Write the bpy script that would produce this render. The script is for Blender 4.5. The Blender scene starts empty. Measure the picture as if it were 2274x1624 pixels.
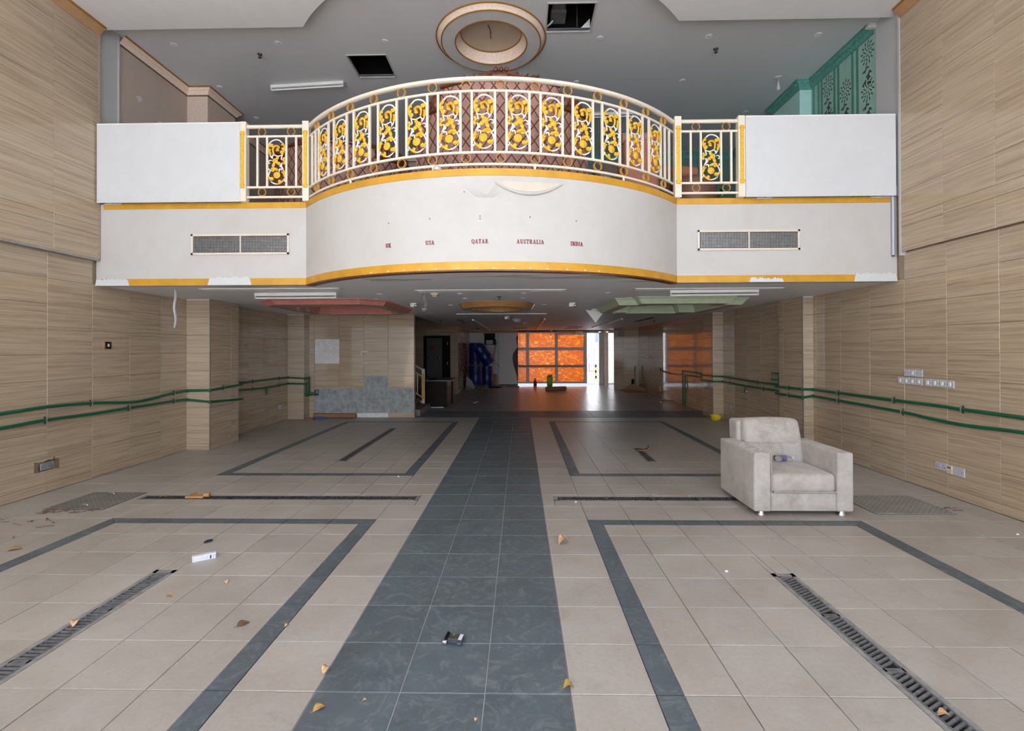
import bpy, bmesh, math, random
from mathutils import Vector, Matrix
random.seed(7)
C = bpy.context.scene.collection
PI = math.pi

# ------------------------------------------------------------------ camera, sky, sun, exposure
SC = bpy.context.scene
cam = bpy.data.cameras.new('camera')
cam.sensor_fit = 'HORIZONTAL'
cam.sensor_width = 36.0
cam.lens = 36.0 * 1098.938 / 2274.0
cam.shift_x = 3.31 / 2274.0
cam.shift_y = -42.92 / 2274.0
cam.clip_start = 0.05
cam.clip_end = 300
cam_o = bpy.data.objects.new('camera', cam)
C.objects.link(cam_o)
yaw, pitch, roll = 0.02, 0.00567, -0.00322
F = Vector((-math.sin(yaw) * math.cos(pitch), math.cos(yaw) * math.cos(pitch), math.sin(pitch)))
R0 = Vector((math.cos(yaw), math.sin(yaw), 0))
U0 = R0.cross(F)
RR = math.cos(roll) * R0 + math.sin(roll) * U0
UU = -math.sin(roll) * R0 + math.cos(roll) * U0
cam_o.matrix_world = Matrix(((RR.x, UU.x, -F.x, 0), (RR.y, UU.y, -F.y, 0), (RR.z, UU.z, -F.z, 1.626), (0, 0, 0, 1)))
SC.camera = cam_o

SC.view_settings.view_transform = 'Standard'
SC.view_settings.look = 'None'
SC.view_settings.gamma = 1.0
SC.view_settings.use_curve_mapping = False
SC.view_settings.exposure = 0.25
SC.cycles.max_bounces = 14
SC.cycles.diffuse_bounces = 9
SC.cycles.glossy_bounces = 5
SC.cycles.transmission_bounces = 6
SC.cycles.sample_clamp_indirect = 8.0
SC.cycles.caustics_reflective = False
SC.cycles.caustics_refractive = False

world = bpy.data.worlds.new('sky')
SC.world = world
world.use_nodes = True
wn = world.node_tree
wn.nodes.clear()
w_out = wn.nodes.new('ShaderNodeOutputWorld')
w_bg = wn.nodes.new('ShaderNodeBackground')
w_tc = wn.nodes.new('ShaderNodeTexCoord')
w_sep = wn.nodes.new('ShaderNodeSeparateXYZ')
w_ramp = wn.nodes.new('ShaderNodeValToRGB')
w_ramp.color_ramp.elements[0].position = 0.0
w_ramp.color_ramp.elements[0].color = (1.34, 1.40, 1.46, 1)
w_mid = w_ramp.color_ramp.elements.new(0.35)
w_mid.color = (0.76, 0.86, 1.0, 1)
w_ramp.color_ramp.elements[2].position = 1.0
w_ramp.color_ramp.elements[2].color = (0.46, 0.62, 0.95, 1)
wn.links.new(w_tc.outputs['Generated'], w_sep.inputs[0])
wn.links.new(w_sep.outputs['Z'], w_ramp.inputs[0])
wn.links.new(w_ramp.outputs[0], w_bg.inputs['Color'])
w_bg.inputs['Strength'].default_value = 3.6
wn.links.new(w_bg.outputs[0], w_out.inputs[0])

sun = bpy.data.lights.new('sun', 'SUN')
sun.energy = 34.0
sun.angle = 0.01
sun.color = (1.0, 0.985, 0.97)
sun_o = bpy.data.objects.new('sun', sun)
C.objects.link(sun_o)
sun_o.rotation_euler = Vector((-0.70, 0.50, -0.62)).to_track_quat('-Z', 'Y').to_euler()

# ------------------------------------------------------------------ materials
def S(r, g, b):
    f = lambda c: (c / 255 / 12.92) if c / 255 <= 0.04045 else ((c / 255 + 0.055) / 1.055) ** 2.4
    return (f(r), f(g), f(b), 1)

class NM:
    def __init__(s, name):
        s.m = bpy.data.materials.new(name)
        s.m.use_nodes = True
        s.t = s.m.node_tree
        s.b = s.t.nodes['Principled BSDF']
        s.o = s.t.nodes['Material Output']
    def n(s, typ, **kw):
        nd = s.t.nodes.new('ShaderNode' + typ)
        for k, v in kw.items():
            if k.startswith('i_'):
                nd.inputs[k[2:].replace('_', ' ')].default_value = v
            else:
                setattr(nd, k, v)
        return nd
    def l(s, a, b):
        s.t.links.new(a, b)
    def math(s, op, a, b=None, c=None):
        nd = s.n('Math', operation=op)
        for i, v in enumerate((a, b, c)):
            if v is None: continue
            if isinstance(v, (int, float)): nd.inputs[i].default_value = v
            else: s.l(v, nd.inputs[i])
        return nd.outputs[0]
    def ramp(s, fac, stops, interp='LINEAR'):
        nd = s.n('ValToRGB')
        cr = nd.color_ramp
        cr.interpolation = interp
        while len(cr.elements) < len(stops): cr.elements.new(0.5)
        for e, (p, c) in zip(cr.elements, stops):
            e.position = p
            e.color = c if len(c) == 4 else (*c, 1)
        s.l(fac, nd.inputs[0])
        return nd.outputs[0]
    def mix(s, fac, a, b, typ='MIX'):
        nd = s.n('Mix', data_type='RGBA', blend_type=typ)
        for sock, v in ((nd.inputs[0], fac), (nd.inputs[6], a), (nd.inputs[7], b)):
            if isinstance(v, (int, float)): sock.default_value = v
            elif isinstance(v, tuple): sock.default_value = v if len(v) == 4 else (*v, 1)
            else: s.l(v, sock)
        return nd.outputs[2]
    def noise(s, vec, scale, detail=4, rough=0.55, dist=0.0):
        nd = s.n('TexNoise')
        nd.inputs['Scale'].default_value = scale
        nd.inputs['Detail'].default_value = detail
        nd.inputs['Roughness'].default_value = rough
        nd.inputs['Distortion'].default_value = dist
        if vec is not None: s.l(vec, nd.inputs['Vector'])
        return nd.outputs['Fac']
    def pos(s):
        return s.n('NewGeometry').outputs['Position']
    def comb(s, x, y, z):
        nd = s.n('CombineXYZ')
        for i, v in enumerate((x, y, z)):
            if isinstance(v, (int, float)): nd.inputs[i].default_value = v
            else: s.l(v, nd.inputs[i])
        return nd.outputs[0]
    def bump(s, h, strength=0.3, dist=0.01):
        nd = s.n('Bump')
        nd.inputs['Strength'].default_value = strength
        nd.inputs['Distance'].default_value = dist
        s.l(h, nd.inputs['Height'])
        s.l(nd.outputs[0], s.b.inputs['Normal'])
    def set(s, color=None, rough=None, metal=None, spec=None):
        for k, v in (('Base Color', color), ('Roughness', rough), ('Metallic', metal), ('Specular IOR Level', spec)):
            if v is None: continue
            if isinstance(v, (int, float)): s.b.inputs[k].default_value = v
            elif isinstance(v, tuple): s.b.inputs[k].default_value = v if len(v) == 4 else (*v, 1)
            else: s.l(v, s.b.inputs[k])

def plain(name, col, rough=0.5, metal=0.0, var=0.12, scale=6.0, bump=0.0, spec=0.5, dark=None):
    """procedural material: base colour with mottled variation"""
    k = NM(name)
    n = k.noise(k.n('TexCoord').outputs['Object'], scale, 5)
    c = tuple(col[:3])
    lo = tuple(x * (1 - var) for x in c) if dark is None else dark[:3]
    hi = tuple(min(1, x * (1 + var)) for x in c)
    k.set(k.ramp(n, [(0.3, lo), (0.7, hi)]), rough, metal, spec)
    if bump: k.bump(k.noise(k.n('TexCoord').outputs['Object'], scale * 6, 4), bump, 0.004)
    return k.m

M = {}
def wall_tile_mat(name, tint=(1, 1, 1), rough=0.06):
    k = NM(name)
    sp = k.n('SeparateXYZ'); k.l(k.pos(), sp.inputs[0])
    h = k.math('ADD', sp.outputs[0], sp.outputs[1])
    rnd = k.n('ObjectInfo').outputs['Random']
    a = k.math('ADD', k.math('MULTIPLY', h, 0.9), k.math('MULTIPLY', rnd, 41.0))
    wob = k.noise(k.comb(k.math('MULTIPLY', h, 2.0), rnd, sp.outputs[2]), 1.5, 2)
    zz = k.math('ADD', sp.outputs[2], k.math('MULTIPLY', wob, 0.022))
    v1 = k.comb(a, k.math('MULTIPLY', rnd, 17.0), k.math('MULTIPLY', zz, 48.0))
    n1 = k.noise(v1, 1.0, 5, 0.62)
    v2 = k.comb(k.math('MULTIPLY', a, 3.2), 3.1, k.math('MULTIPLY', zz, 150.0))
    n2 = k.noise(v2, 1.0, 3, 0.6)
    f = k.math('ADD', k.math('MULTIPLY', n1, 0.68), k.math('MULTIPLY', n2, 0.32))
    t = lambda c: tuple(x * y for x, y in zip(c, tint))
    col = k.ramp(f, [(0.32, t((0.29, 0.215, 0.15))), (0.43, t((0.405, 0.312, 0.225))), (0.53, t((0.485, 0.388, 0.282))), (0.68, t((0.53, 0.435, 0.33)))])
    big = k.noise(k.pos(), 0.9, 3)
    col = k.mix(0.22, col, k.ramp(big, [(0.3, (0.72, 0.7, 0.68)), (0.7, (1.1, 1.08, 1.05))]), 'MULTIPLY')
    k.set(col, rough, 0.0, 0.45)
    k.bump(f, 0.04, 0.002)
    return k.m
M['wall_tile'] = wall_tile_mat('travertine_wall_tile')
M['grout_wall'] = plain('wall_grout', (0.30, 0.235, 0.17), 0.8)
M['adhesive'] = plain('tile_adhesive', (0.34, 0.36, 0.37), 0.85, var=0.3, scale=9, bump=0.4)
M['plaster_white'] = plain('white_plaster_lump', (0.74, 0.74, 0.73), 0.8, var=0.1, scale=14, bump=0.4)

def floor_mat(name, base, dirt, rough0, scale=2.3, swirl=0.0):
    k = NM(name)
    p = k.pos()
    rnd = k.n('ObjectInfo').outputs['Random']
    n1 = k.noise(p, scale, 6, 0.62, 0.6)
    n2 = k.noise(p, 38.0, 4, 0.7)
    n3 = k.noise(p, 0.8, 4, 0.6, 1.0)
    col = k.ramp(n1, [(0.3, dirt), (0.62, base)])
    col = k.mix(0.35, col, k.ramp(n2, [(0.25, tuple(x * 0.75 for x in base)), (0.75, tuple(x * 1.22 for x in base))]))
    col = k.mix(0.5, col, k.ramp(n3, [(0.33, (0.80, 0.74, 0.68)), (0.5, (0.97, 0.96, 0.95)), (0.7, (1.08, 1.07, 1.06))]), 'MULTIPLY')
    sm = k.noise(p, 1.7, 7, 0.7, 2.0)
    col = k.mix(k.ramp(sm, [(0.56, (0, 0, 0)), (0.72, (0.45, 0.45, 0.45))]), col, tuple(x * 0.7 for x in dirt))
    if swirl:
        ns = k.noise(p, 5.5, 9, 0.72, 3.2)
        col = k.mix(k.ramp(ns, [(0.5, (0, 0, 0)), (0.72, (swirl, swirl, swirl))]), col, (0.30, 0.325, 0.34))
    tint = k.math('ADD', k.math('MULTIPLY', rnd, 0.10), 0.95)
    col = k.mix(1.0, col, k.comb(tint, tint, tint), 'MULTIPLY')
    r = k.math('ADD', k.math('MULTIPLY', n1, 0.22), rough0)
    k.set(col, r, 0.0, 0.42)
    k.bump(k.math('ADD', n2, k.math('MULTIPLY', n1, 3.0)), 0.10, 0.004)
    return k.m
M['floor_beige'] = floor_mat('beige_floor_tile', (0.445, 0.42, 0.388), (0.37, 0.335, 0.295), 0.30)
M['floor_slate'] = floor_mat('slate_floor_tile', (0.112, 0.143, 0.165), (0.075, 0.095, 0.112), 0.34, 3.4, 0.5)
M['floor_back'] = floor_mat('back_floor_tile', (0.33, 0.31, 0.30), (0.26, 0.24, 0.225), 0.2)
M['grout_floor'] = plain('floor_grout', (0.20, 0.185, 0.165), 0.85)
M['grout_light'] = plain('pale_floor_grout', (0.33, 0.33, 0.32), 0.85)

def paint(name, col, stain, amount=0.5, scale=1.3, rough=0.55):
    k = NM(name)
    p = k.pos()
    n = k.noise(p, scale, 6, 0.6, 0.8)
    n2 = k.noise(p, 7.0, 5, 0.65)
    c = k.mix(k.ramp(n, [(0.42, (0, 0, 0)), (0.75, (amount, amount, amount))]), col, stain)
    c = k.mix(0.25, c, k.ramp(n2, [(0.3, tuple(x * 0.88 for x in col[:3])), (0.7, tuple(min(1, x * 1.05) for x in col[:3]))]))
    k.set(c, rough, 0, 0.3)
    k.bump(n2, 0.08, 0.004)
    return k.m
M['fascia'] = paint('white_wallpapered_fascia', (0.545, 0.535, 0.52, 1), (0.465, 0.435, 0.40, 1), 0.6)
M['board'] = paint('white_board', (0.63, 0.65, 0.67, 1), (0.56, 0.58, 0.60, 1), 0.6, 2.0, 0.5)
M['ceil_near'] = paint('near_ceiling_paint', (0.80, 0.80, 0.80, 1), (0.75, 0.75, 0.745, 1), 0.4)
M['ceil_mezz'] = paint('mezzanine_ceiling_paint', (0.64, 0.65, 0.665, 1), (0.58, 0.59, 0.60, 1), 0.5, 0.7)
M['ceil_low'] = paint('lower_ceiling_paint', (0.78, 0.80, 0.84, 1), (0.70, 0.71, 0.73, 1), 0.5, 0.9)
M['ceil_stain'] = paint('filler_patch_on_ceiling', (0.54, 0.52, 0.49, 1), (0.48, 0.46, 0.44, 1), 0.6, 3)
M['plaster_grey'] = paint('grey_plaster', (0.50, 0.51, 0.52, 1), (0.44, 0.45, 0.46, 1), 0.5, 2)
M['gold_band'] = plain('gold_paint_band', S(204, 152, 46)[:3], 0.42, 0.12, 0.14, 5, 0.05)
M['gold_leaf'] = plain('gold_leaf_paint', S(232, 182, 50)[:3], 0.35, 0.15, 0.2, 40, 0.1)
M['gold_ring'] = plain('old_gold_ring', S(200, 154, 76)[:3], 0.45, 0.1, 0.15, 20)
M['cream'] = plain('cream_rail_paint', S(226, 218, 202)[:3], 0.35, 0, 0.05, 5)
M['white_metal'] = plain('white_enamel', (0.80, 0.80, 0.78), 0.35, 0, 0.04, 5)
M['white_plastic'] = plain('white_plastic', (0.50, 0.525, 0.57), 0.4, 0, 0.05, 30)
M['ivory_plastic'] = plain('ivory_plastic', (0.62, 0.57, 0.46), 0.4, 0, 0.06, 30)
M['black'] = plain('matt_black', (0.008, 0.008, 0.009), 0.7, 0, 0.2, spec=0.1)
M['void'] = plain('dark_void', (0.006, 0.006, 0.006), 0.95, 0, 0.2, spec=0.0)
M['steel'] = plain('brushed_steel', (0.42, 0.43, 0.44), 0.35, 0.85, 0.15, 20)
M['chrome'] = plain('chrome', (0.75, 0.76, 0.78), 0.12, 1.0, 0.05, 8)
M['grate'] = plain('galvanised_grate', (0.16, 0.165, 0.175), 0.55, 0.2, 0.35, 30, 0.2)
M['grate_frame'] = plain('cement_drain_edge', (0.27, 0.265, 0.265), 0.8, 0, 0.3, 22, 0.3)
M['grate_brown'] = plain('rusty_grate', (0.06, 0.05, 0.05), 0.6, 0.3, 0.4, 26)
M['pipe_green'] = plain('green_pipe', S(10, 92, 60)[:3], 0.38, 0, 0.12, 7)
M['clip'] = plain('dark_clip', (0.07, 0.075, 0.08), 0.5, 0.4, 0.2, 20)
M['brown_wood'] = plain('carved_brown_wood', S(98, 52, 26)[:3], 0.35, 0, 0.35, 16, 0.15)
M['dark_wood'] = plain('dark_stained_wood', (0.014, 0.007, 0.006), 0.55, 0, 0.3, 8, spec=0.12)
M['desk_top'] = plain('lit_grey_desk_top', (0.11, 0.10, 0.095), 0.35, 0, 0.2, 6)  # dark wood; the light falling on the top is put into this grey
M['edge_red'] = plain('red_brown_desk_edge', (0.13, 0.045, 0.03), 0.35, 0, 0.2, 8)
M['crown_tan'] = plain('tan_cornice', S(176, 138, 100)[:3], 0.5, 0, 0.1, 8)
M['crown_cream'] = plain('cream_plaster_moulding', S(236, 214, 194)[:3], 0.55, 0, 0.14, 45, 0.25)
M['crown_gold'] = plain('gold_moulding_line', S(170, 116, 40)[:3], 0.4, 0.3, 0.12, 12)
M['crown_brown'] = plain('brown_moulding_line', S(104, 74, 48)[:3], 0.5, 0, 0.15, 12)
M['papered'] = paint('pink_brown_wallpaper', (0.50, 0.415, 0.36, 1), (0.42, 0.345, 0.295, 1), 0.6, 4)
M['papered_light'] = plain('cream_pier_paper', S(206, 186, 170)[:3], 0.7, 0, 0.1, 30)
M['teal'] = plain('teal_wallpaper', S(146, 186, 174)[:3], 0.55, 0, 0.06, 9)
M['teal_plain'] = plain('pale_teal_paper', S(172, 212, 206)[:3], 0.55, 0, 0.05, 9)
M['teal_stripe'] = plain('deep_teal_stripe', S(78, 138, 122)[:3], 0.4, 0, 0.08, 9)
M['teal_crown'] = plain('teal_cornice', S(88, 150, 138)[:3], 0.5, 0, 0.28, 30, 0.5)
M['motif'] = plain('bronze_wallpaper_print', S(92, 102, 94)[:3], 0.4, 0.2, 0.15, 30)
M['patch_white'] = plain('white_wall_filler', (0.60, 0.58, 0.56), 0.8, 0, 0.06, 30)
M['red_crown'] = plain('rose_painted_moulding', S(204, 134, 122)[:3], 0.4, 0, 0.1, 12)
M['ring_olive'] = plain('olive_ring_face', S(158, 146, 126)[:3], 0.6, 0, 0.06, 6)
M['green_crown'] = plain('sage_painted_moulding', S(188, 204, 174)[:3], 0.45, 0, 0.07, 12)
M['ring_pink'] = plain('dusty_pink_ring_face', S(164, 138, 130)[:3], 0.6, 0, 0.06, 6)
M['bronze'] = plain('bronze_painted_moulding', S(192, 140, 88)[:3], 0.3, 0.3, 0.12, 12)
M['ring_grey'] = plain('grey_ring_face', (0.60, 0.59, 0.58), 0.6, 0, 0.05, 6)
M['dome'] = plain('cream_dome', S(196, 178, 156)[:3], 0.5, 0, 0.08, 4)
M['red_letter'] = plain('red_letter_vinyl', S(128, 12, 20)[:3], 0.5, 0, 0.2, 60)
M['nail'] = plain('nail_hole', (0.03, 0.035, 0.02), 0.9)
M['scuff'] = plain('grey_scuff', (0.55, 0.56, 0.57), 0.8, 0, 0.1, 60)
M['beige_under'] = plain('beige_backing_paper', S(204, 194, 180)[:3], 0.8, 0, 0.06, 12)
M['cardboard'] = plain('cardboard', S(146, 110, 80)[:3], 0.8, 0, 0.12, 12)
M['cardboard_bright'] = plain('tan_cardboard', S(182, 138, 92)[:3], 0.75, 0, 0.15, 14)
M['leaf'] = plain('dry_leaf', S(196, 160, 122)[:3], 0.8, 0, 0.3, 60)
M['leaf_yellow'] = plain('yellow_leaf', S(188, 152, 84)[:3], 0.8, 0, 0.3, 60)
M['blue_plastic'] = plain('blue_barrel_plastic', S(6, 28, 100)[:3], 0.38, 0, 0.15, 4)
M['yellow_helmet'] = plain('yellow_hard_hat', S(232, 206, 20)[:3], 0.3, 0, 0.08, 8)
M['lime'] = plain('lime_plastic', S(84, 170, 22)[:3], 0.4, 0, 0.1, 8)
M['red_plastic'] = plain('dark_red_plastic', S(110, 24, 18)[:3], 0.4, 0, 0.2, 8)
M['blue_cloth'] = plain('bright_blue_plastic', S(20, 100, 186)[:3], 0.5, 0, 0.2, 30)
M['brass'] = plain('brass', S(180, 150, 78)[:3], 0.3, 0.8, 0.12, 20)
M['brass_dark'] = plain('dark_bronze_plate', (0.022, 0.013, 0.006), 0.35, 0.5, 0.2, 20)
M['grey_door'] = plain('grey_door_leaf', (0.10, 0.10, 0.10), 0.6, 0, 0.06, 4, spec=0.2)
M['wall_white'] = paint('dusty_white_wall', (0.62, 0.63, 0.65, 1), (0.52, 0.52, 0.53, 1), 0.5, 2)
M['broken'] = plain('broken_block_edge', (0.085, 0.08, 0.075), 0.9, 0, 0.3, 20, 0.4)
M['alu'] = plain('grey_aluminium', (0.52, 0.515, 0.50), 0.45, 0.1, 0.1, 6)
M['white_frame'] = plain('cream_door_frame', (0.55, 0.54, 0.50), 0.45, 0, 0.06, 6)
M['salmon'] = plain('salmon_upholstery', S(186, 124, 100)[:3], 0.55, 0, 0.08, 10)
M['tan_cushion'] = plain('tan_pink_cushion', S(168, 134, 116)[:3], 0.6, 0, 0.1, 12)
M['rosewood'] = plain('rose_brown_leatherette', S(132, 92, 80)[:3], 0.45, 0, 0.1, 12)
M['grey_box'] = plain('grey_brown_box', S(96, 84, 74)[:3], 0.6, 0, 0.15, 12)
M['pavement'] = plain('pale_pavement', (0.44, 0.46, 0.485), 0.9, 0, 0.12, 0.8)
M['pavement_rear'] = plain('grey_rear_paving', (0.26, 0.265, 0.275), 0.9, 0, 0.12, 0.8)
M['ext_white'] = plain('sunlit_white_render', (0.62, 0.62, 0.63), 0.8, 0, 0.03, 0.6)
M['ext_blue'] = plain('blue_grey_window', (0.045, 0.06, 0.085), 0.35, 0, 0.1, 2)
M['ext_cream'] = plain('cream_vent_panel', (0.17, 0.165, 0.15), 0.7, 0, 0.05, 2)
M['ext_lilac'] = plain('lilac_shutter', (0.19, 0.13, 0.24), 0.7, 0, 0.15, 3)
M['ext_pink'] = plain('pink_wall_poster', (0.17, 0.10, 0.12), 0.7, 0, 0.2, 3)
M['yellow'] = plain('yellow_bollard_paint', (0.42, 0.22, 0.006), 0.5, 0, 0.08, 6)
M['hedge'] = plain('clipped_hedge', (0.09, 0.17, 0.05), 0.8, 0, 0.4, 9)
M['paper'] = plain('white_paper', (0.68, 0.71, 0.78), 0.5, 0, 0.03, 20)
M['print_blue'] = plain('printed_blue_black', (0.06, 0.06, 0.12), 0.5, 0, 0.2, 90)
M['print_grey'] = plain('printed_pale_text', (0.45, 0.5, 0.6), 0.5, 0, 0.3, 200)
M['twig'] = plain('dry_twig', S(112, 84, 62)[:3], 0.8, 0, 0.3, 40)
M['chip'] = plain('slate_chip', (0.03, 0.037, 0.045), 0.6, 0, 0.3, 40)
M['exit_green'] = plain('exit_green', (0.10, 0.30, 0.16), 0.5, 0, 0.1, 10)
M['cable'] = plain('black_cable', (0.02, 0.02, 0.022), 0.5)
M['cable_grey'] = plain('grey_cable', (0.36, 0.36, 0.37), 0.5)
M['asphalt_sheet'] = plain('crumpled_grey_sheet', (0.10, 0.098, 0.095), 0.75, 0, 0.4, 9, 0.3)
M['poly'] = plain('dusty_poly_sheet', (0.24, 0.24, 0.245), 0.4, 0, 0.25, 8, 0.3)
M['ivory_frame'] = plain('ivory_grille_frame', S(216, 205, 192)[:3], 0.5, 0, 0.05, 9)
M['pack_brown'] = plain('dark_pack_card', (0.06, 0.055, 0.055), 0.4, 0, 0.3, 40)
M['step_stone'] = plain('dark_stair_stone', (0.09, 0.09, 0.095), 0.5, 0, 0.3, 7)
M['dark_wood_gloss'] = plain('glossy_dark_wood', (0.02, 0.011, 0.009), 0.25, 0, 0.3, 8, spec=0.3)
M['grate_dark'] = plain('dark_iron_grate', (0.085, 0.088, 0.095), 0.5, 0.3, 0.4, 30, 0.2)
M['clip_grey'] = plain('dusty_pipe_clip', (0.16, 0.16, 0.165), 0.6, 0.2, 0.2, 20)
M['teal_shaded'] = plain('shaded_teal_back_wall', S(92, 128, 118)[:3], 0.6, 0, 0.06, 6)  # teal wall darkened in its colour to stand for the dim mezzanine rear
M['rust'] = plain('rust_stain', S(128, 104, 66)[:3], 0.8, 0, 0.3, 4)
M['dirt'] = plain('brown_dirt', S(124, 106, 86)[:3], 0.9, 0, 0.15, 20)
M['tube_glass'] = plain('fluorescent_glass', (0.78, 0.8, 0.82), 0.15, 0, 0.02, 5)

def chequer_plate(nm='chequer_plate_steel', g=1.0):
    k = NM(nm)
    p = k.n('TexCoord').outputs['Object']
    w1 = k.n('TexVoronoi', feature='DISTANCE_TO_EDGE'); w1.inputs['Scale'].default_value = 26; w1.inputs['Randomness'].default_value = 0.0
    mp = k.n('Mapping'); mp.inputs['Rotation'].default_value = (0, 0, PI / 4); k.l(p, mp.inputs[0]); k.l(mp.outputs[0], w1.inputs['Vector'])
    h = k.ramp(w1.outputs['Distance'], [(0.03, (0, 0, 0)), (0.1, (1, 1, 1))])
    n = k.noise(p, 5, 5)
    c = k.mix(0.3, k.ramp(n, [(0.3, (0.20 * g, 0.19 * g, 0.18 * g)), (0.7, (0.30 * g, 0.29 * g, 0.275 * g))]), k.mix(1.0, (0.3 * g, 0.29 * g, 0.275 * g), h, 'MULTIPLY'))
    k.set(c, 0.55, 0.3, 0.4)
    k.bump(h, 0.5, 0.004)
    return k.m
M['plate'] = chequer_plate()
M['plate_dusty'] = chequer_plate('dusty_chequer_plate', 1.35)

def fabric():
    k = NM('stained_cream_fabric')
    p = k.n('TexCoord').outputs['Object']
    n = k.noise(p, 3.2, 6, 0.65, 0.7)
    n2 = k.noise(p, 14, 5, 0.7)
    n3 = k.noise(p, 420, 2)
    c = k.ramp(n, [(0.30, (0.27, 0.235, 0.205)), (0.5, (0.43, 0.395, 0.37)), (0.7, (0.52, 0.49, 0.475))])
    c = k.mix(0.35, c, k.ramp(n2, [(0.3, (0.32, 0.285, 0.255)), (0.65, (0.53, 0.50, 0.485))]))
    k.set(c, 0.85, 0, 0.2)
    k.b.inputs['Sheen Weight'].default_value = 0.25
    k.bump(k.math('ADD', k.math('MULTIPLY', n3, 0.5), k.math('MULTIPLY', n, 2.0)), 0.15, 0.006)
    return k.m
M['fabric'] = fabric()

def quilt():
    k = NM('diamond_quilted_leatherette')
    sp = k.n('SeparateXYZ'); k.l(k.n('UVMap').outputs[0], sp.inputs[0])
    u, v = sp.outputs[0], sp.outputs[1]
    def line(a):
        fr = k.math('FRACT', a)
        return k.math('ABSOLUTE', k.math('SUBTRACT', fr, 0.5))
    d1 = line(k.math('ADD', u, v)); d2 = line(k.math('SUBTRACT', u, v))
    d = k.math('MINIMUM', d1, d2)
    n = k.noise(k.pos(), 6, 4)
    base = k.ramp(n, [(0.3, S(160, 120, 110)), (0.7, S(180, 140, 128))])
    c = k.mix(k.ramp(d, [(0.05, (1, 1, 1)), (0.075, (0, 0, 0))]), base, S(92, 38, 20))
    k.set(c, 0.45, 0, 0.4)
    k.bump(k.ramp(d, [(0.0, (0, 0, 0)), (0.3, (1, 1, 1))]), 0.4, 0.02)
    return k.m
M['quilt'] = quilt()

def amber():
    k = NM('amber_translucent_sheet')
    p = k.pos()
    sp = k.n('SeparateXYZ'); k.l(p, sp.inputs[0])
    n = k.noise(k.comb(k.math('MULTIPLY', sp.outputs[0], 2.2), 0.0, k.math('MULTIPLY', sp.outputs[2], 6.0)), 1.6, 5, 0.6, 2.5)
    n2 = k.noise(p, 2.0, 3)
    c = k.ramp(n, [(0.38, (0.42, 0.155, 0.006)), (0.53, (0.50, 0.20, 0.009)), (0.62, (0.92, 0.55, 0.05))])
    c = k.mix(0.3, c, k.ramp(n2, [(0.3, (0.42, 0.16, 0.008)), (0.7, (0.56, 0.235, 0.012))]))
    tr = k.n('BsdfTranslucent'); k.l(c, tr.inputs['Color'])
    gl = k.n('BsdfGlossy'); gl.inputs['Roughness'].default_value = 0.25
    mx = k.n('MixShader'); mx.inputs[0].default_value = 0.04
    k.l(tr.outputs[0], mx.inputs[1]); k.l(gl.outputs[0], mx.inputs[2])
    k.l(mx.outputs[0], k.o.inputs['Surface'])
    return k.m
M['amber'] = amber()

def clear(name, col, rough=0.03):
    k = NM(name)
    n = k.noise(k.n('TexCoord').outputs['Object'], 20, 3)
    k.set(col, k.math('ADD', k.math('MULTIPLY', n, 0.05), rough), 0, 0.5)
    k.b.inputs['Transmission Weight'].default_value = 0.92
    k.b.inputs['IOR'].default_value = 1.35
    return k.m
M['clear_plastic'] = clear('clear_bottle_plastic', (0.9, 0.94, 0.98, 1))
M['bottle_label'] = plain('blue_violet_label', (0.12, 0.10, 0.22), 0.4, 0, 0.3, 60)

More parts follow.
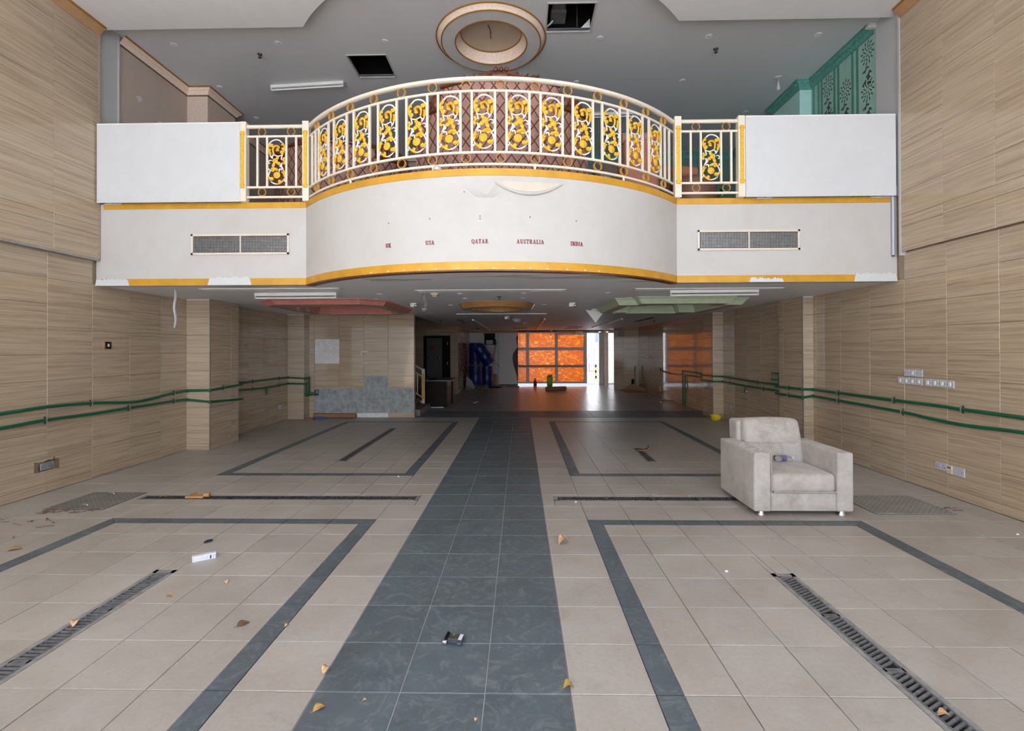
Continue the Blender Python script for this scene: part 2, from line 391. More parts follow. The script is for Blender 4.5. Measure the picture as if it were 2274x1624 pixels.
# ------------------------------------------------------------------ mesh helpers
class MB:
    def __init__(s):
        s.v, s.f, s.mi, s.uv = [], [], [], None
    def add(s, vs, fs, m=0):
        o = len(s.v)
        s.v += [tuple(p) for p in vs]
        for f in fs:
            s.f.append([o + i for i in f]); s.mi.append(m)
        return s
    def box(s, x0, x1, y0, y1, z0, z1, m=0, b=0.0):
        if x0 > x1: x0, x1 = x1, x0
        if y0 > y1: y0, y1 = y1, y0
        if z0 > z1: z0, z1 = z1, z0
        if b <= 0:
            vs = [(x, y, z) for z in (z0, z1) for y in (y0, y1) for x in (x0, x1)]
            return s.add(vs, [(0, 2, 3, 1), (4, 5, 7, 6), (0, 1, 5, 4), (2, 6, 7, 3), (0, 4, 6, 2), (1, 3, 7, 5)], m)
        b = min(b, (x1 - x0) / 2.01, (y1 - y0) / 2.01, (z1 - z0) / 2.01)
        bm = bmesh.new()
        bmesh.ops.create_cube(bm, size=1)
        for v in bm.verts:
            v.co = Vector(((x0 + x1) / 2 + v.co.x * (x1 - x0), (y0 + y1) / 2 + v.co.y * (y1 - y0), (z0 + z1) / 2 + v.co.z * (z1 - z0)))
        bmesh.ops.bevel(bm, geom=bm.edges[:], offset=b, segments=1, profile=0.5, affect='EDGES')
        return s.bm(bm, m)
    def bm(s, bm, m=0):
        bm.verts.ensure_lookup_table(); bm.verts.index_update()
        s.add([v.co[:] for v in bm.verts], [[v.index for v in f.verts] for f in bm.faces], m)
        bm.free()
        return s
    def rbox(s, x0, x1, y0, y1, z0, z1, r=0.03, seg=4, m=0, puff=0.0, cuts=0):
        bm = bmesh.new()
        bmesh.ops.create_cube(bm, size=1)
        sx, sy, sz = x1 - x0, y1 - y0, z1 - z0
        for v in bm.verts: v.co = Vector((v.co.x * sx, v.co.y * sy, v.co.z * sz))
        bmesh.ops.bevel(bm, geom=bm.edges[:], offset=min(r, min(sx, sy, sz) / 2.02), segments=seg, profile=0.5, affect='EDGES')
        if cuts:
            ed = [e for e in bm.edges if e.calc_length() > min(sx, sy, sz) * 0.5]
            bmesh.ops.subdivide_edges(bm, edges=ed, cuts=cuts, use_grid_fill=True)
        for v in bm.verts:
            if puff:
                a = max(0, 1 - (2 * v.co.x / sx) ** 2) * max(0, 1 - (2 * v.co.y / sy) ** 2)
                b_ = max(0, 1 - (2 * v.co.x / sx) ** 2) * max(0, 1 - (2 * v.co.z / sz) ** 2)
                if v.co.z > 0: v.co.z += puff * a
                if v.co.y < 0: v.co.y -= puff * b_
            v.co += Vector(((x0 + x1) / 2, (y0 + y1) / 2, (z0 + z1) / 2))
        return s.bm(bm, m)
    def prism(s, poly, a0, a1, ax='z', m=0):
        n = len(poly)
        mk = {'z': lambda p, a: (p[0], p[1], a), 'y': lambda p, a: (p[0], a, p[1]), 'x': lambda p, a: (a, p[0], p[1])}[ax]
        vs = [mk(p, a0) for p in poly] + [mk(p, a1) for p in poly]
        fs = [list(range(n))[::-1], list(range(n, 2 * n))] + [(i, (i + 1) % n, n + (i + 1) % n, n + i) for i in range(n)]
        return s.add(vs, fs, m)
    def tube(s, pts, r, seg=8, closed=False, m=0, caps=True, flat=1.0):
        pts = [Vector(p) for p in pts]
        n = len(pts)
        rs = r if isinstance(r, (list, tuple)) else [r] * n
        vs, up0 = [], None
        for i, p in enumerate(pts):
            a = pts[(i - 1) % n] if (closed or i > 0) else p
            b = pts[(i + 1) % n] if (closed or i < n - 1) else p
            t = (b - a)
            t = t.normalized() if t.length > 1e-9 else Vector((0, 0, 1))
            if up0 is None:
                up0 = Vector((0, 1, 0)) if abs(t.y) < 0.9 else Vector((0, 0, 1))
            u = (up0 - t * up0.dot(t))
            u = u.normalized() if u.length > 1e-6 else t.orthogonal().normalized()
            up0 = u
            w = t.cross(u)
            for k in range(seg):
                an = 2 * PI * k / seg
                vs.append(p + (u * math.cos(an) * flat + w * math.sin(an)) * rs[i])
        fs = []
        for i in range(n if closed else n - 1):
            j = (i + 1) % n
            for k in range(seg):
                k2 = (k + 1) % seg
                fs.append((i * seg + k, i * seg + k2, j * seg + k2, j * seg + k))
        if caps and not closed:
            fs.append(list(range(seg))[::-1]); fs.append([(n - 1) * seg + k for k in range(seg)])
        return s.add(vs, fs, m)
    def lathe(s, prof, cx, cy, seg=24, m=0, cap0=True, cap1=True, a0=0.0, a1=2 * PI, sx=1.0, sy=1.0):
        full = abs(a1 - a0 - 2 * PI) < 1e-6
        n = seg if full else seg + 1
        vs = []
        for r, z in prof:
            for k in range(n):
                an = a0 + (a1 - a0) * k / seg
                vs.append((cx + r * math.cos(an) * sx, cy + r * math.sin(an) * sy, z))
        fs = []
        for i in range(len(prof) - 1):
            for k in range(seg):
                k2 = (k + 1) % n
                fs.append((i * n + k, i * n + k2, (i + 1) * n + k2, (i + 1) * n + k))
        if full and cap0: fs.append(list(range(n))[::-1])
        if full and cap1: fs.append([(len(prof) - 1) * n + k for k in range(n)])
        return s.add(vs, fs, m)
    def ball(s, c, r, seg=8, rings=6, m=0, sc=(1, 1, 1)):
        vs = [(c[0], c[1], c[2] - r * sc[2])]
        for i in range(1, rings):
            ph = -PI / 2 + PI * i / rings
            for k in range(seg):
                an = 2 * PI * k / seg
                vs.append((c[0] + r * sc[0] * math.cos(ph) * math.cos(an), c[1] + r * sc[1] * math.cos(ph) * math.sin(an), c[2] + r * sc[2] * math.sin(ph)))
        vs.append((c[0], c[1], c[2] + r * sc[2]))
        fs = [(0, 1 + (k + 1) % seg, 1 + k) for k in range(seg)]
        for i in range(rings - 2):
            for k in range(seg):
                a = 1 + i * seg
                fs.append((a + k, a + (k + 1) % seg, a + seg + (k + 1) % seg, a + seg + k))
        l = len(vs) - 1
        a = 1 + (rings - 2) * seg
        fs += [(a + k, a + (k + 1) % seg, l) for k in range(seg)]
        return s.add(vs, fs, m)
    def loops(s, polys, m=0, cap0=False, cap1=False):
        """skin between closed loops of equal length; each loop is a list of 3D points"""
        n = len(polys[0])
        vs = [p for lp in polys for p in lp]
        fs = [(i * n + k, i * n + (k + 1) % n, (i + 1) * n + (k + 1) % n, (i + 1) * n + k) for i in range(len(polys) - 1) for k in range(n)]
        if cap0: fs.append(list(range(n))[::-1])
        if cap1: fs.append([(len(polys) - 1) * n + k for k in range(n)])
        return s.add(vs, fs, m)
    def strip(s, profs, m=0):
        """skin between open polylines of equal length"""
        n = len(profs[0])
        vs = [p for lp in profs for p in lp]
        fs = [(i * n + k, i * n + k + 1, (i + 1) * n + k + 1, (i + 1) * n + k) for i in range(len(profs) - 1) for k in range(n - 1)]
        return s.add(vs, fs, m)
    def mesh(s, name, mats, off=(0, 0, 0), smooth=False):
        me = bpy.data.meshes.new(name)
        vs = [(a - off[0], b - off[1], c - off[2]) for a, b, c in s.v]
        me.from_pydata(vs, [], s.f)
        for m in mats: me.materials.append(M[m] if isinstance(m, str) else m)
        if len(mats) > 1: me.polygons.foreach_set('material_index', s.mi)
        bm = bmesh.new(); bm.from_mesh(me)
        bmesh.ops.recalc_face_normals(bm, faces=bm.faces[:])
        bm.to_mesh(me); bm.free()
        if s.uv is not None:
            lay = me.uv_layers.new(name='UVMap')
            for lp in me.loops: lay.data[lp.index].uv = s.uv[lp.vertex_index]
        if smooth:
            me.polygons.foreach_set('use_smooth', [True] * len(me.polygons))
            me.set_sharp_from_angle(angle=math.radians(38))
        me.update()
        return me

def link(name, me, parent=None, loc=(0, 0, 0)):
    o = bpy.data.objects.new(name, me)
    C.objects.link(o)
    if parent is not None: o.parent = parent
    o.location = loc
    return o
def worldloc(o):
    v = Vector((0, 0, 0))
    while o is not None:
        v += o.location; o = o.parent
    return v
def part(name, mb, mats, parent, smooth=False, label=None, kind=None):
    """mesh given in world coordinates (of the un-rotated thing) becomes a child of parent"""
    if isinstance(mats, str): mats = [mats]
    off = worldloc(parent)
    o = link(name, mb.mesh(name, mats, off, smooth), parent)
    if label: o['label'] = label
    if kind: o['kind'] = kind
    return o
def tag(o, label, cat, group=None, kind=None):
    o['label'] = label; o['category'] = cat
    if group: o['group'] = group
    if kind: o['kind'] = kind
    return o
def thing(name, label, cat, loc=(0, 0, 0), group=None):
    o = bpy.data.objects.new(name, None)
    C.objects.link(o)
    o.empty_display_size = 0.1
    o.location = loc
    return tag(o, label, cat, group)
def solo(name, mb, mats, label, cat, loc=None, group=None, smooth=False):
    """a thing that is one mesh"""
    if isinstance(mats, str): mats = [mats]
    if loc is None:
        xs = [v[0] for v in mb.v]; ys = [v[1] for v in mb.v]; zs = [v[2] for v in mb.v]
        loc = ((min(xs) + max(xs)) / 2, (min(ys) + max(ys)) / 2, min(zs))
    o = link(name, mb.mesh(name, mats, loc, smooth), None, loc)
    return tag(o, label, cat, group)
def struct(name, mb, mats, parent=None, smooth=False):
    if isinstance(mats, str): mats = [mats]
    o = link(name, mb.mesh(name, mats, (0, 0, 0), smooth), parent)
    if parent is None: o['kind'] = 'structure'
    return o
def dup(root, loc, label=None, group=None, rz=None):
    r = root.copy(); C.objects.link(r); r.location = loc
    if rz is not None: r.rotation_euler = (0, 0, rz)
    if label: r['label'] = label
    if group: r['group'] = group
    for ch in list(root.children):
        c = ch.copy(); C.objects.link(c); c.parent = r
        for g in list(ch.children):
            d = g.copy(); C.objects.link(d); d.parent = c
    return r

def sub_rects(r, holes):
    out = [r]
    for h in holes:
        nxt = []
        for a in out:
            x0, x1, y0, y1 = a
            hx0, hx1, hy0, hy1 = max(x0, h[0]), min(x1, h[1]), max(y0, h[2]), min(y1, h[3])
            if hx0 >= hx1 - 1e-6 or hy0 >= hy1 - 1e-6:
                nxt.append(a); continue
            if hx0 > x0 + 1e-4: nxt.append((x0, hx0, y0, y1))
            if hx1 < x1 - 1e-4: nxt.append((hx1, x1, y0, y1))
            if hy0 > y0 + 1e-4: nxt.append((hx0, hx1, y0, hy0))
            if hy1 < y1 - 1e-4: nxt.append((hx0, hx1, hy1, y1))
        out = nxt
    return out

def offset_poly(poly, d):
    """inset a counter-clockwise polygon by d"""
    n = len(poly); out = []
    for i in range(n):
        p0, p1, p2 = Vector(poly[i - 1]), Vector(poly[i]), Vector(poly[(i + 1) % n])
        e1 = (p1 - p0).normalized(); e2 = (p2 - p1).normalized()
        n1 = Vector((-e1.y, e1.x)); n2 = Vector((-e2.y, e2.x))
        k = 1 + n1.dot(n2)
        b = (n1 + n2) / (k if abs(k) > 1e-6 else 1)
        out.append(tuple(p1 + b * d))
    return out

TILE_CACHE = {}
def tile_mesh(axis, w, h, mat, th=0.012, ch=0.0025):
    """a chamfered tile, front face towards +axis direction; axis: 'x+','x-','y-','y+','z+'"""
    key = (axis, round(w, 3), round(h, 3), mat, th)
    if key in TILE_CACHE: return TILE_CACHE[key]
    a, b = w / 2, h / 2
    pts = [(-a, -b, 0), (a, -b, 0), (a, b, 0), (-a, b, 0),
           (-a, -b, th - ch), (a, -b, th - ch), (a, b, th - ch), (-a, b, th - ch),
           (-a + ch, -b + ch, th), (a - ch, -b + ch, th), (a - ch, b - ch, th), (-a + ch, b - ch, th)]
    fs = [(8, 9, 10, 11)] + [(i, (i + 1) % 4, 4 + (i + 1) % 4, 4 + i) for i in range(4)] + [(4 + i, 4 + (i + 1) % 4, 8 + (i + 1) % 4, 8 + i) for i in range(4)]
    mp = {'z+': lambda p: p, 'x+': lambda p: (p[2], p[0], p[1]), 'x-': lambda p: (-p[2], p[0], p[1]),
          'y-': lambda p: (p[0], -p[2], p[1]), 'y+': lambda p: (p[0], p[2], p[1])}[axis]
    me = bpy.data.meshes.new('tile')
    me.from_pydata([mp(p) for p in pts], [], fs)
    me.materials.append(M[mat])
    bm = bmesh.new(); bm.from_mesh(me)
    bmesh.ops.recalc_face_normals(bm, faces=bm.faces[:])
    # open at the back: make sure the front looks outwards
    ax = {'z': 2, 'x': 0, 'y': 1}[axis[0]]; sg = 1 if axis[1] == '+' else -1
    for f in bm.faces:
        if len(f.verts) == 4 and abs(f.normal[ax]) > 0.99:
            if f.normal[ax] * sg < 0: bmesh.ops.reverse_faces(bm, faces=bm.faces[:])
            break
    bm.to_mesh(me); bm.free()
    TILE_CACHE[key] = me
    return me

def tile_wall(parent, axis, plane, hj, zj, visible, mat='wall_tile', gap=0.0022, holes=(), name='tile', maxn=300):
    """tiles on a wall plane: hj and zj are the joint positions along the wall and up"""
    sg = 1 if axis[1] == '+' else -1
    cells = []
    for h0, h1 in zip(hj, hj[1:]):
        for z0, z1 in zip(zj, zj[1:]):
            for r in sub_rects((h0, h1, z0, z1), holes):
                if r[1] - r[0] > 0.02 and r[3] - r[2] > 0.02: cells.append(r)
    vis = [c for c in cells if visible((c[0] + c[1]) / 2, (c[2] + c[3]) / 2)]
    vis.sort(key=lambda c: (c[0] if axis[0] == 'x' else 0) - 0.2 * (c[1] - c[0]) * (c[3] - c[2]))
    rest = [c for c in cells if c not in set(vis)] + vis[maxn:]
    for r in vis[:maxn]:
        me = tile_mesh(axis, r[1] - r[0] - gap, r[3] - r[2] - gap, mat)
        hc, zc = (r[0] + r[1]) / 2, (r[2] + r[3]) / 2
        d = plane + sg * random.uniform(-0.0009, 0.0012)
        link(name, me, parent, (d, hc, zc) if axis[0] == 'x' else (hc, d, zc))
    if rest:
        mb = MB()
        for r in rest:
            g = gap / 2
            if axis[0] == 'x': mb.box(plane, plane + sg * 0.012, r[0] + g, r[1] - g, r[2] + g, r[3] - g)
            else: mb.box(r[0] + g, r[1] - g, plane, plane + sg * 0.012, r[2] + g, r[3] - g)
        o = part(name + '_field', mb, mat, parent)
        o['kind'] = 'stuff'
def frange(a, b, st, lo=None):
    out = [a]; k = 0
    return out
def joints(lo, hi, org, st):
    k = math.ceil((lo - org) / st + 1e-6)
    out = [lo]
    while org + k * st < hi - 1e-4:
        v = org + k * st
        if v - out[-1] > 0.03: out.append(v)
        k += 1
    if hi - out[-1] < 0.03: out.pop()
    out.append(hi)
    return out

# ------------------------------------------------------------------ the setting
XL, XR = -5.44, 4.683
YF = -3.6           # street front behind the camera
YB = 6.238          # balcony front
ZC = 2.455          # lower ceiling
ZM = 3.50           # mezzanine floor
ZU = 5.90           # mezzanine ceiling
ZN = 5.766          # ceiling over the front
YS = 11.75          # stair wall and start of the rear hall
YR = 22.1           # rear wall
BCX, BCY, BR = -0.3785, 8.162, 3.032    # balcony arc
def arc(r, n, x_half=None, y_cut=YB, cx=BCX, cy=BCY):
    a = math.acos((cy - y_cut) / r)
    return [(cx + r * math.sin(-a + 2 * a * i / n), cy - r * math.cos(-a + 2 * a * i / n)) for i in range(n + 1)]

# floor: slab, joints, tiles
DRAINS = [(-2.70, -2.54, -1.6, 3.62), (1.80, 1.96, -1.6, 3.62), (-4.20, -1.11, 5.32, 5.47), (0.357, 3.45, 5.32, 5.47), (-2.685, -2.54, 7.17, 10.17), (1.82, 1.965, 7.17, 8.15)]
mb = MB()
for r in sub_rects((XL - 0.3, XR + 0.3, YF, YS + 10.6), [(q[0] + 0.02, q[1] - 0.02, q[2] + 0.03, q[3] - 0.03) for q in DRAINS]): mb.box(r[0], r[1], r[2], r[3], -0.15, -0.0125)
mb.box(XL - 0.3, XR + 0.3, YF, YS + 10.6, -0.2, -0.151)
floor = struct('floor', mb, 'grout_floor')
mb = MB().box(-0.98, 0.231, YF, YS - 0.02, -0.0124, -0.003)
part('pale_grout', mb, 'grout_light', floor)
colL = [-0.98 - 0.4103 * k for k in range(0, 2)]
XB = sorted([-5.44, -4.98, -4.39, -3.955, -3.53, -3.10, -2.66, -2.23, -1.80, -1.385, -0.98, -0.577, -0.173, 0.231, 0.632, 1.035, 1.437, 1.84, 2.24, 2.645, 3.05, 3.195, 3.595, 3.995, 4.395, 4.683])
near = [4.725 - 0.397 * k for k in range(0, 24)]
near = [y for y in near if y > YF]
YBk = sorted([YF] + near + [5.13, 5.535, 5.94, 6.345] + [6.345 + 0.3963 * k for k in range(1, 13)] + [11.44, YS - 0.015])
b_w = 0.13
rects = [(-3.955, -1.385, YF, 4.725, 'near'), (0.632, 3.195, YF, 4.725, 'near'), (-3.955, -1.385, 6.345, 11.1, 'far'), (0.632, 3.195, 6.345, 11.1, 'far')]
border_polys, border_holes = [], []
def cutseg(a, b, cuts):
    p = [a] + [c for c in cuts if a + 0.1 < c < b - 0.1] + [b]
    return list(zip(p, p[1:]))
for x0, x1, y0, y1, kd in rects:
    bot = kd == 'far'
    border_holes += [(x0, x0 + b_w, y0, y1), (x1 - b_w, x1, y0, y1), (x0 + b_w, x1 - b_w, y1 - b_w, y1)]
    if bot: border_holes.append((x0 + b_w, x1 - b_w, y0, y0 + b_w))
    for a, b in cutseg(y0, y1, YBk):
        la = a + (b_w if (bot and a == y0) else 0); lb = b - (b_w if b == y1 else 0)
        border_polys.append([(x0, a), (x0 + b_w, la), (x0 + b_w, lb), (x0, b)])
        border_polys.append([(x1 - b_w, la), (x1, a), (x1, b), (x1 - b_w, lb)])
    for a, b in cutseg(x0, x1, XB):
        la = a + (b_w if a == x0 else 0); lb = b - (b_w if b == x1 else 0)
        border_polys.append([(la, y1 - b_w), (lb, y1 - b_w), (b, y1), (a, y1)])
        if bot: border_polys.append([(a, y0), (b, y0), (lb, y0 + b_w), (la, y0 + b_w)])
PLATES = [(-4.90, -4.26, 4.97, 5.59), (3.47, 4.27, 4.915, 5.54)]
def infloor(x, y):
    return y > 2.0 and -1.06 < x / y < 1.09
tiles = []
for x0, x1 in zip(XB, XB[1:]):
    for y0, y1 in zip(YBk, YBk[1:]):
        slate = x0 > -0.99 and x1 < 0.24
        for r in sub_rects((x0, x1, y0, y1), border_holes + DRAINS + PLATES):
            if r[1] - r[0] < 0.015 or r[3] - r[2] < 0.015: continue
            tiles.append((r, slate))
def place_tiles(sel, name, mat, top=0.0):
    vis = [r for r in sel if infloor((r[0] + r[1]) / 2, (r[2] + r[3]) / 2)]
    vis.sort(key=lambda r: (r[2] + r[3]) / 2 - 2.5 * (r[1] - r[0]) * (r[3] - r[2]))
    keep = vis[:300]; ks = set(keep)
    for r in keep:
        me = tile_mesh('z+', r[1] - r[0] - 0.004, r[3] - r[2] - 0.004, mat)
        link(name, me, floor, ((r[0] + r[1]) / 2, (r[2] + r[3]) / 2, top - 0.0125 + random.uniform(-0.0008, 0.0004)))
    mb = MB()
    for r in sel:
        if r in ks: continue
        mb.box(r[0] + 0.002, r[1] - 0.002, r[2] + 0.002, r[3] - 0.002, top - 0.0125, top - 0.0004)
    if mb.v: part(name + '_field', mb, mat, floor, kind='stuff')
place_tiles([r for r, s_ in tiles if not s_], 'floor_tile', 'floor_beige')
place_tiles([r for r, s_ in tiles if s_], 'slate_tile', 'floor_slate')
far_mb = MB()
for q in border_polys:
    cx, cy = sum(p[0] for p in q) / 4, sum(p[1] for p in q) / 4
    q2 = [(cx + (p[0] - cx) * (1 - 0.004 / 0.2), cy + (p[1] - cy) * (1 - 0.004 / 0.2)) for p in q]
    if infloor(cx, cy):
        mb = MB().prism([(p[0] - cx, p[1] - cy) for p in q2], -0.0125, 0.0002)
        link('border_tile', mb.mesh('border_tile', ['floor_slate']), floor, (cx, cy, 0))
    else:
        far_mb.prism(q2, -0.0125, 0.0002)
part('border_field', far_mb, 'floor_slate', floor, kind='stuff')
# rear hall: sill groove, dark band, grey-brown tiles
mb = MB().box(XL, XR, YS - 0.015, YS + 0.03, -0.0125, -0.006)
part('threshold_groove', mb, 'void', floor)
for k in range(26):
    x0 = XL + k * 0.4
    x1 = min(XR, x0 + 0.4)
    if x1 - x0 < 0.05: continue
    for y0, y1 in ((YS + 0.03, 12.2), (12.2, 12.6), (12.6, 13.0)):
        link('dark_band_tile', tile_mesh('z+', x1 - x0 - 0.004, y1 - y0 - 0.004, 'floor_slate'), floor, ((x0 + x1) / 2, (y0 + y1) / 2, -0.0125))
mb = MB()
yy = 13.0
while yy < YS + 10.55:
    y1 = min(yy + 0.6, YS + 10.6)
    x = XL
    while x < XR - 0.02:
        x1 = min(x + 0.6, XR)
        mb.box(x + 0.002, x1 - 0.002, yy + 0.002, y1 - 0.002, -0.0125, 0.0)
        x = x1
    yy = y1
part('rear_tile_field', mb, 'floor_back', floor, kind='stuff')

# side walls, tiled: lower part and the thicker cladding above
zlow = [0.0, 0.1] + [0.1 + 0.295 * k for k in range(1, 8)] + [ZC + 0.01]
zlow_front = [0.0, 0.1] + [0.1 + 0.295 * k for k in range(1, 9)] + [2.785]
zup = [2.79, 3.093, 3.21, 3.523, 4.70, ZN]
wl = struct('wall_left', MB().box(XL - 0.25, XL - 0.0125, YF, YR, 0, ZU), 'grout_wall')
tile_wall(wl, 'x+', XL - 0.012, joints(YF, 6.183, 5.583, 0.6), zlow_front, lambda y, z: y > 4.5)
tile_wall(wl, 'x+', XL - 0.012, joints(6.183, 18.0, 5.583, 0.6), zlow, lambda y, z: y < 11.7, name='tile')
wlu = struct('wall_left_upper', MB().box(XL - 0.011, XL + 0.05, YF, YB - 0.01, 2.80, ZN), 'grout_wall')
tile_wall(wlu, 'x+', XL + 0.0505, joints(YF, YB - 0.01, 5.593, 0.6), zup, lambda y, z: y > 4.3)
wr = struct('wall_right', MB().box(XR + 0.0125, XR + 0.25, YF, YR, 0, ZU), 'grout_wall')
tile_wall(wr, 'x-', XR + 0.012, joints(YF, 6.13, 5.53, 0.6), zlow_front, lambda y, z: y > 4.0)
tile_wall(wr, 'x-', XR + 0.012, joints(6.13, 19.7, 5.53, 0.6), zlow, lambda y, z: y < 19.7, name='tile')
wru = struct('wall_right_upper', MB().box(XR - 0.035, XR + 0.011, YF, YB - 0.12, 2.80, ZN), 'grout_wall')
tile_wall(wru, 'x-', XR - 0.0355, joints(YF, YB - 0.12, 5.51, 0.6), zup, lambda y, z: y > 3.8)
struct('trim_1', MB().box(XL + 0.02, XL + 0.07, YF, 6.2, 2.765, 2.79, b=0.003), 'steel')
# plaster strips beside the mezzanine opening
struct('trim_2', MB().box(XL - 0.012, XL + 0.012, YB - 0.01, 6.575, ZM, ZU).box(XL - 0.012, XL + 0.022, 6.56, 6.585, ZM, ZU), 'plaster_grey')
struct('trim_3', MB().box(XR - 0.012, XR + 0.012, YB - 0.12, 6.56, ZM, ZU).box(XR - 0.055, XR + 0.01, YB - 0.135, YB - 0.105, 2.75, ZN - 0.02), 'plaster_grey')
# cornices under the front ceiling
def cornice(name, prof, pts_fn, mats):
    pass
for nm, x, sg in (('trim_4', XL + 0.05, 1), ('trim_5', XR - 0.036, -1)):
    mb = MB()
    yb = YB - 0.02 if sg > 0 else YB - 0.13
    def run(o0, z0, o1, z1, m):
        mb.add([(x + sg * o0, YF, z0), (x + sg * o0, yb, z0), (x + sg * o1, yb, z1), (x + sg * o1, YF, z1)], [(0, 1, 2, 3)], m)
    P = [(0.0, ZN - 0.115), (0.02, ZN - 0.115), (0.03, ZN - 0.085), (0.06, ZN - 0.05), (0.085, ZN - 0.022), (0.10, ZN - 0.022), (0.10, ZN)]
    for i, (a, b) in enumerate(zip(P, P[1:])): run(a[0], a[1], b[0], b[1], 0 if i < 4 else 1)
    mb.add([(x + sg * o, yb, z) for o, z in P] + [(x, yb, ZN)], [list(range(len(P) + 1))], 0)
    struct(nm, mb, ['crown_tan', 'crown_gold'])

# ceilings
arcN = arc(BR + 0.02, 40, y_cut=6.27)
mb = MB()
poly = [(XL - 0.2, YF), (XR + 0.2, YF), (XR + 0.2, 6.27)] + arcN[::-1] + [(XL - 0.2, 6.27)]
mb.prism(poly, ZN, ZU - 0.001)
struct('ceiling', mb, 'ceil_near')
HATCH = [(-2.51, -1.94, 7.11, 7.69), (0.36, 0.95, 6.10, 6.65), (-0.86, 0.08, 6.33, 7.27)]
mb = MB()
for r in sub_rects((XL - 0.2, XR + 0.2, 4.6, 11.2), HATCH): mb.box(r[0], r[1], r[2], r[3], ZU, ZU + 0.03)
struct('ceiling_mezzanine', mb, 'ceil_mezz')
OCT = (-4.34, -2.235, 7.96, 10.62)
GRN = (1.55, 3.745, 7.885, 10.45)
GLD = (-0.43, 9.19, 0.705)
LH = [(-4.17, -2.51, 8.42, 10.35), (1.84, 3.46, 8.17, 10.17), (GLD[0] - 0.485, GLD[0] + 0.485, GLD[1] - 0.485, GLD[1] + 0.485), (XL - 0.2, -2.62, 12.0, 18.06)]
mb = MB()
for r in sub_rects((XL - 0.2, XR + 0.2, YB + 0.02, YR + 0.1), LH): mb.box(r[0], r[1], r[2], r[3], ZC, ZC + 0.06)
a2 = arc(BR - 0.03, 40, y_cut=YB + 0.02)
mb.prism([(p[0], p[1]) for p in a2], ZC, ZC + 0.06)
cl = struct('ceiling_lower', mb, 'ceil_low')
# patches of filler on the soffit under the curve
for (cx, cy, rx, ry) in ((0.75, 5.75, 0.75, 0.13), (-0.2, 5.62, 0.5, 0.07), (-1.5, 5.85, 0.4, 0.10), (-3.6, 6.42, 0.5, 0.05), (1.5, 6.12, 0.25, 0.05)):
    pts = []
    for i in range(28):
        a = 2 * PI * i / 28
        k = 1 + 0.22 * math.sin(3 * a + cx * 7) + 0.13 * math.sin(7 * a + cy * 3)
        pts.append((cx + rx * k * math.cos(a), cy + ry * k * math.sin(a)))
    part('filler_patch', MB().prism(pts, ZC - 0.0015, ZC + 0.001), 'ceil_stain', cl)

# mezzanine floor and its fascia
mb = MB().prism([(XL - 0.1, YB + 0.06)] + arc(BR - 0.06, 48, y_cut=YB + 0.06) + [(XR + 0.1, YB + 0.06), (XR + 0.1, YS + 0.2), (XL - 0.1, YS + 0.2)], ZM - 0.12, ZM - 0.002)
struct('floor_mezzanine', mb, 'plaster_grey')
face = [(XL, YB), ] + arc(BR, 64) + [(XR, YB)]
def thicken(line, d):
    """offset an open polyline towards the room side (-y)"""
    out = []
    for i, p in enumerate(line):
        a = line[max(0, i - 1)]; b = line[min(len(line) - 1, i + 1)]
        t = Vector((b[0] - a[0], b[1] - a[1])).normalized()
        out.append((p[0] + t.y * d, p[1] - t.x * d))
    return out
def band(line, z0, z1, d0, d1):
    l0, l1 = thicken(line, d0), thicken(line, d1)
    mb = MB()
    return mb.strip([[(x, y, z0) for x, y in l0], [(x, y, z0) for x, y in l1], [(x, y, z1) for x, y in l1], [(x, y, z1) for x, y in l0], [(x, y, z0) for x, y in l0]])
fas = struct('wall_balcony', band(face, ZC - 0.004, ZM, -0.12, 0.0), 'fascia', smooth=True)
goldline = [(-5.34, YB)] + face[1:-1] + [(4.60, YB)]
part('gold_band', band(goldline, 3.432, 3.506, 0.0, 0.006), 'gold_band', fas, True, label='upper gold band')
part('gold_band', band([(XL, YB)] + face[1:-1] + [(XR, YB)], ZC - 0.002, 2.538, 0.0, 0.006), 'gold_band', fas, True, label='lower gold band')
part('edge_strip', band(arc(BR, 48), ZC - 0.018, ZC - 0.002, -0.1, 0.004), 'brown_wood', fas, True)
def ragged(x0, x1, z0, z1, y, seed, amp=0.012, n=26):
    rnd = random.Random(seed)
    top = [(x0 + (x1 - x0) * i / n, z1 + rnd.uniform(-amp, amp)) for i in range(n + 1)]
    top[0] = (x0, z0 + 0.01); top[-1] = (x1, z0 + 0.01)
    return MB().prism([(x0, z0)] + top + [(x1, z0)], y, y - 0.012, 'y')
for i, (x0, x1, z0, z1) in enumerate([(-5.44, -5.0, 2.452, 2.535), (-3.98, -3.42, 2.452, 2.55), (2.86, 3.28, 2.452, 2.50), (4.15, 4.675, 2.452, 2.552)]):
    part('plaster_patch', ragged(x0, x1, z0, z1, YB - 0.004, i + 3, 0.014), 'board', fas)
for i, (x0, x1) in enumerate([(-5.33, -5.1), (4.35, 4.6), (2.95, 3.15)]):
    part('plaster_patch', ragged(x0, x1, 3.49, 3.508, YB - 0.006, i + 30, 0.01), 'board', fas)
def on_arc(th, r=BR):
    return (BCX + r * math.sin(th), BCY - r * math.cos(th))
def arc_patch(x0, x1, ztop, zbot, r, n=24, th=0.003):
    """a thin sheet lying on the curved front between two edges given as functions"""
    mb = MB(); rows = []
    for i in range(n + 1):
        x = x0 + (x1 - x0) * i / n
        t = math.asin((x - BCX) / BR)
        rows.append([(*on_arc(t, r), zbot(i / n)), (*on_arc(t, r + th), zbot(i / n)), (*on_arc(t, r + th), ztop(i / n)), (*on_arc(t, r), ztop(i / n))])
    return mb.loops([list(q) for q in rows], cap0=True, cap1=True)
lens_b = lambda t: 3.375 - 0.115 * math.sin(PI * min(1, t * 1.02)) ** 0.8
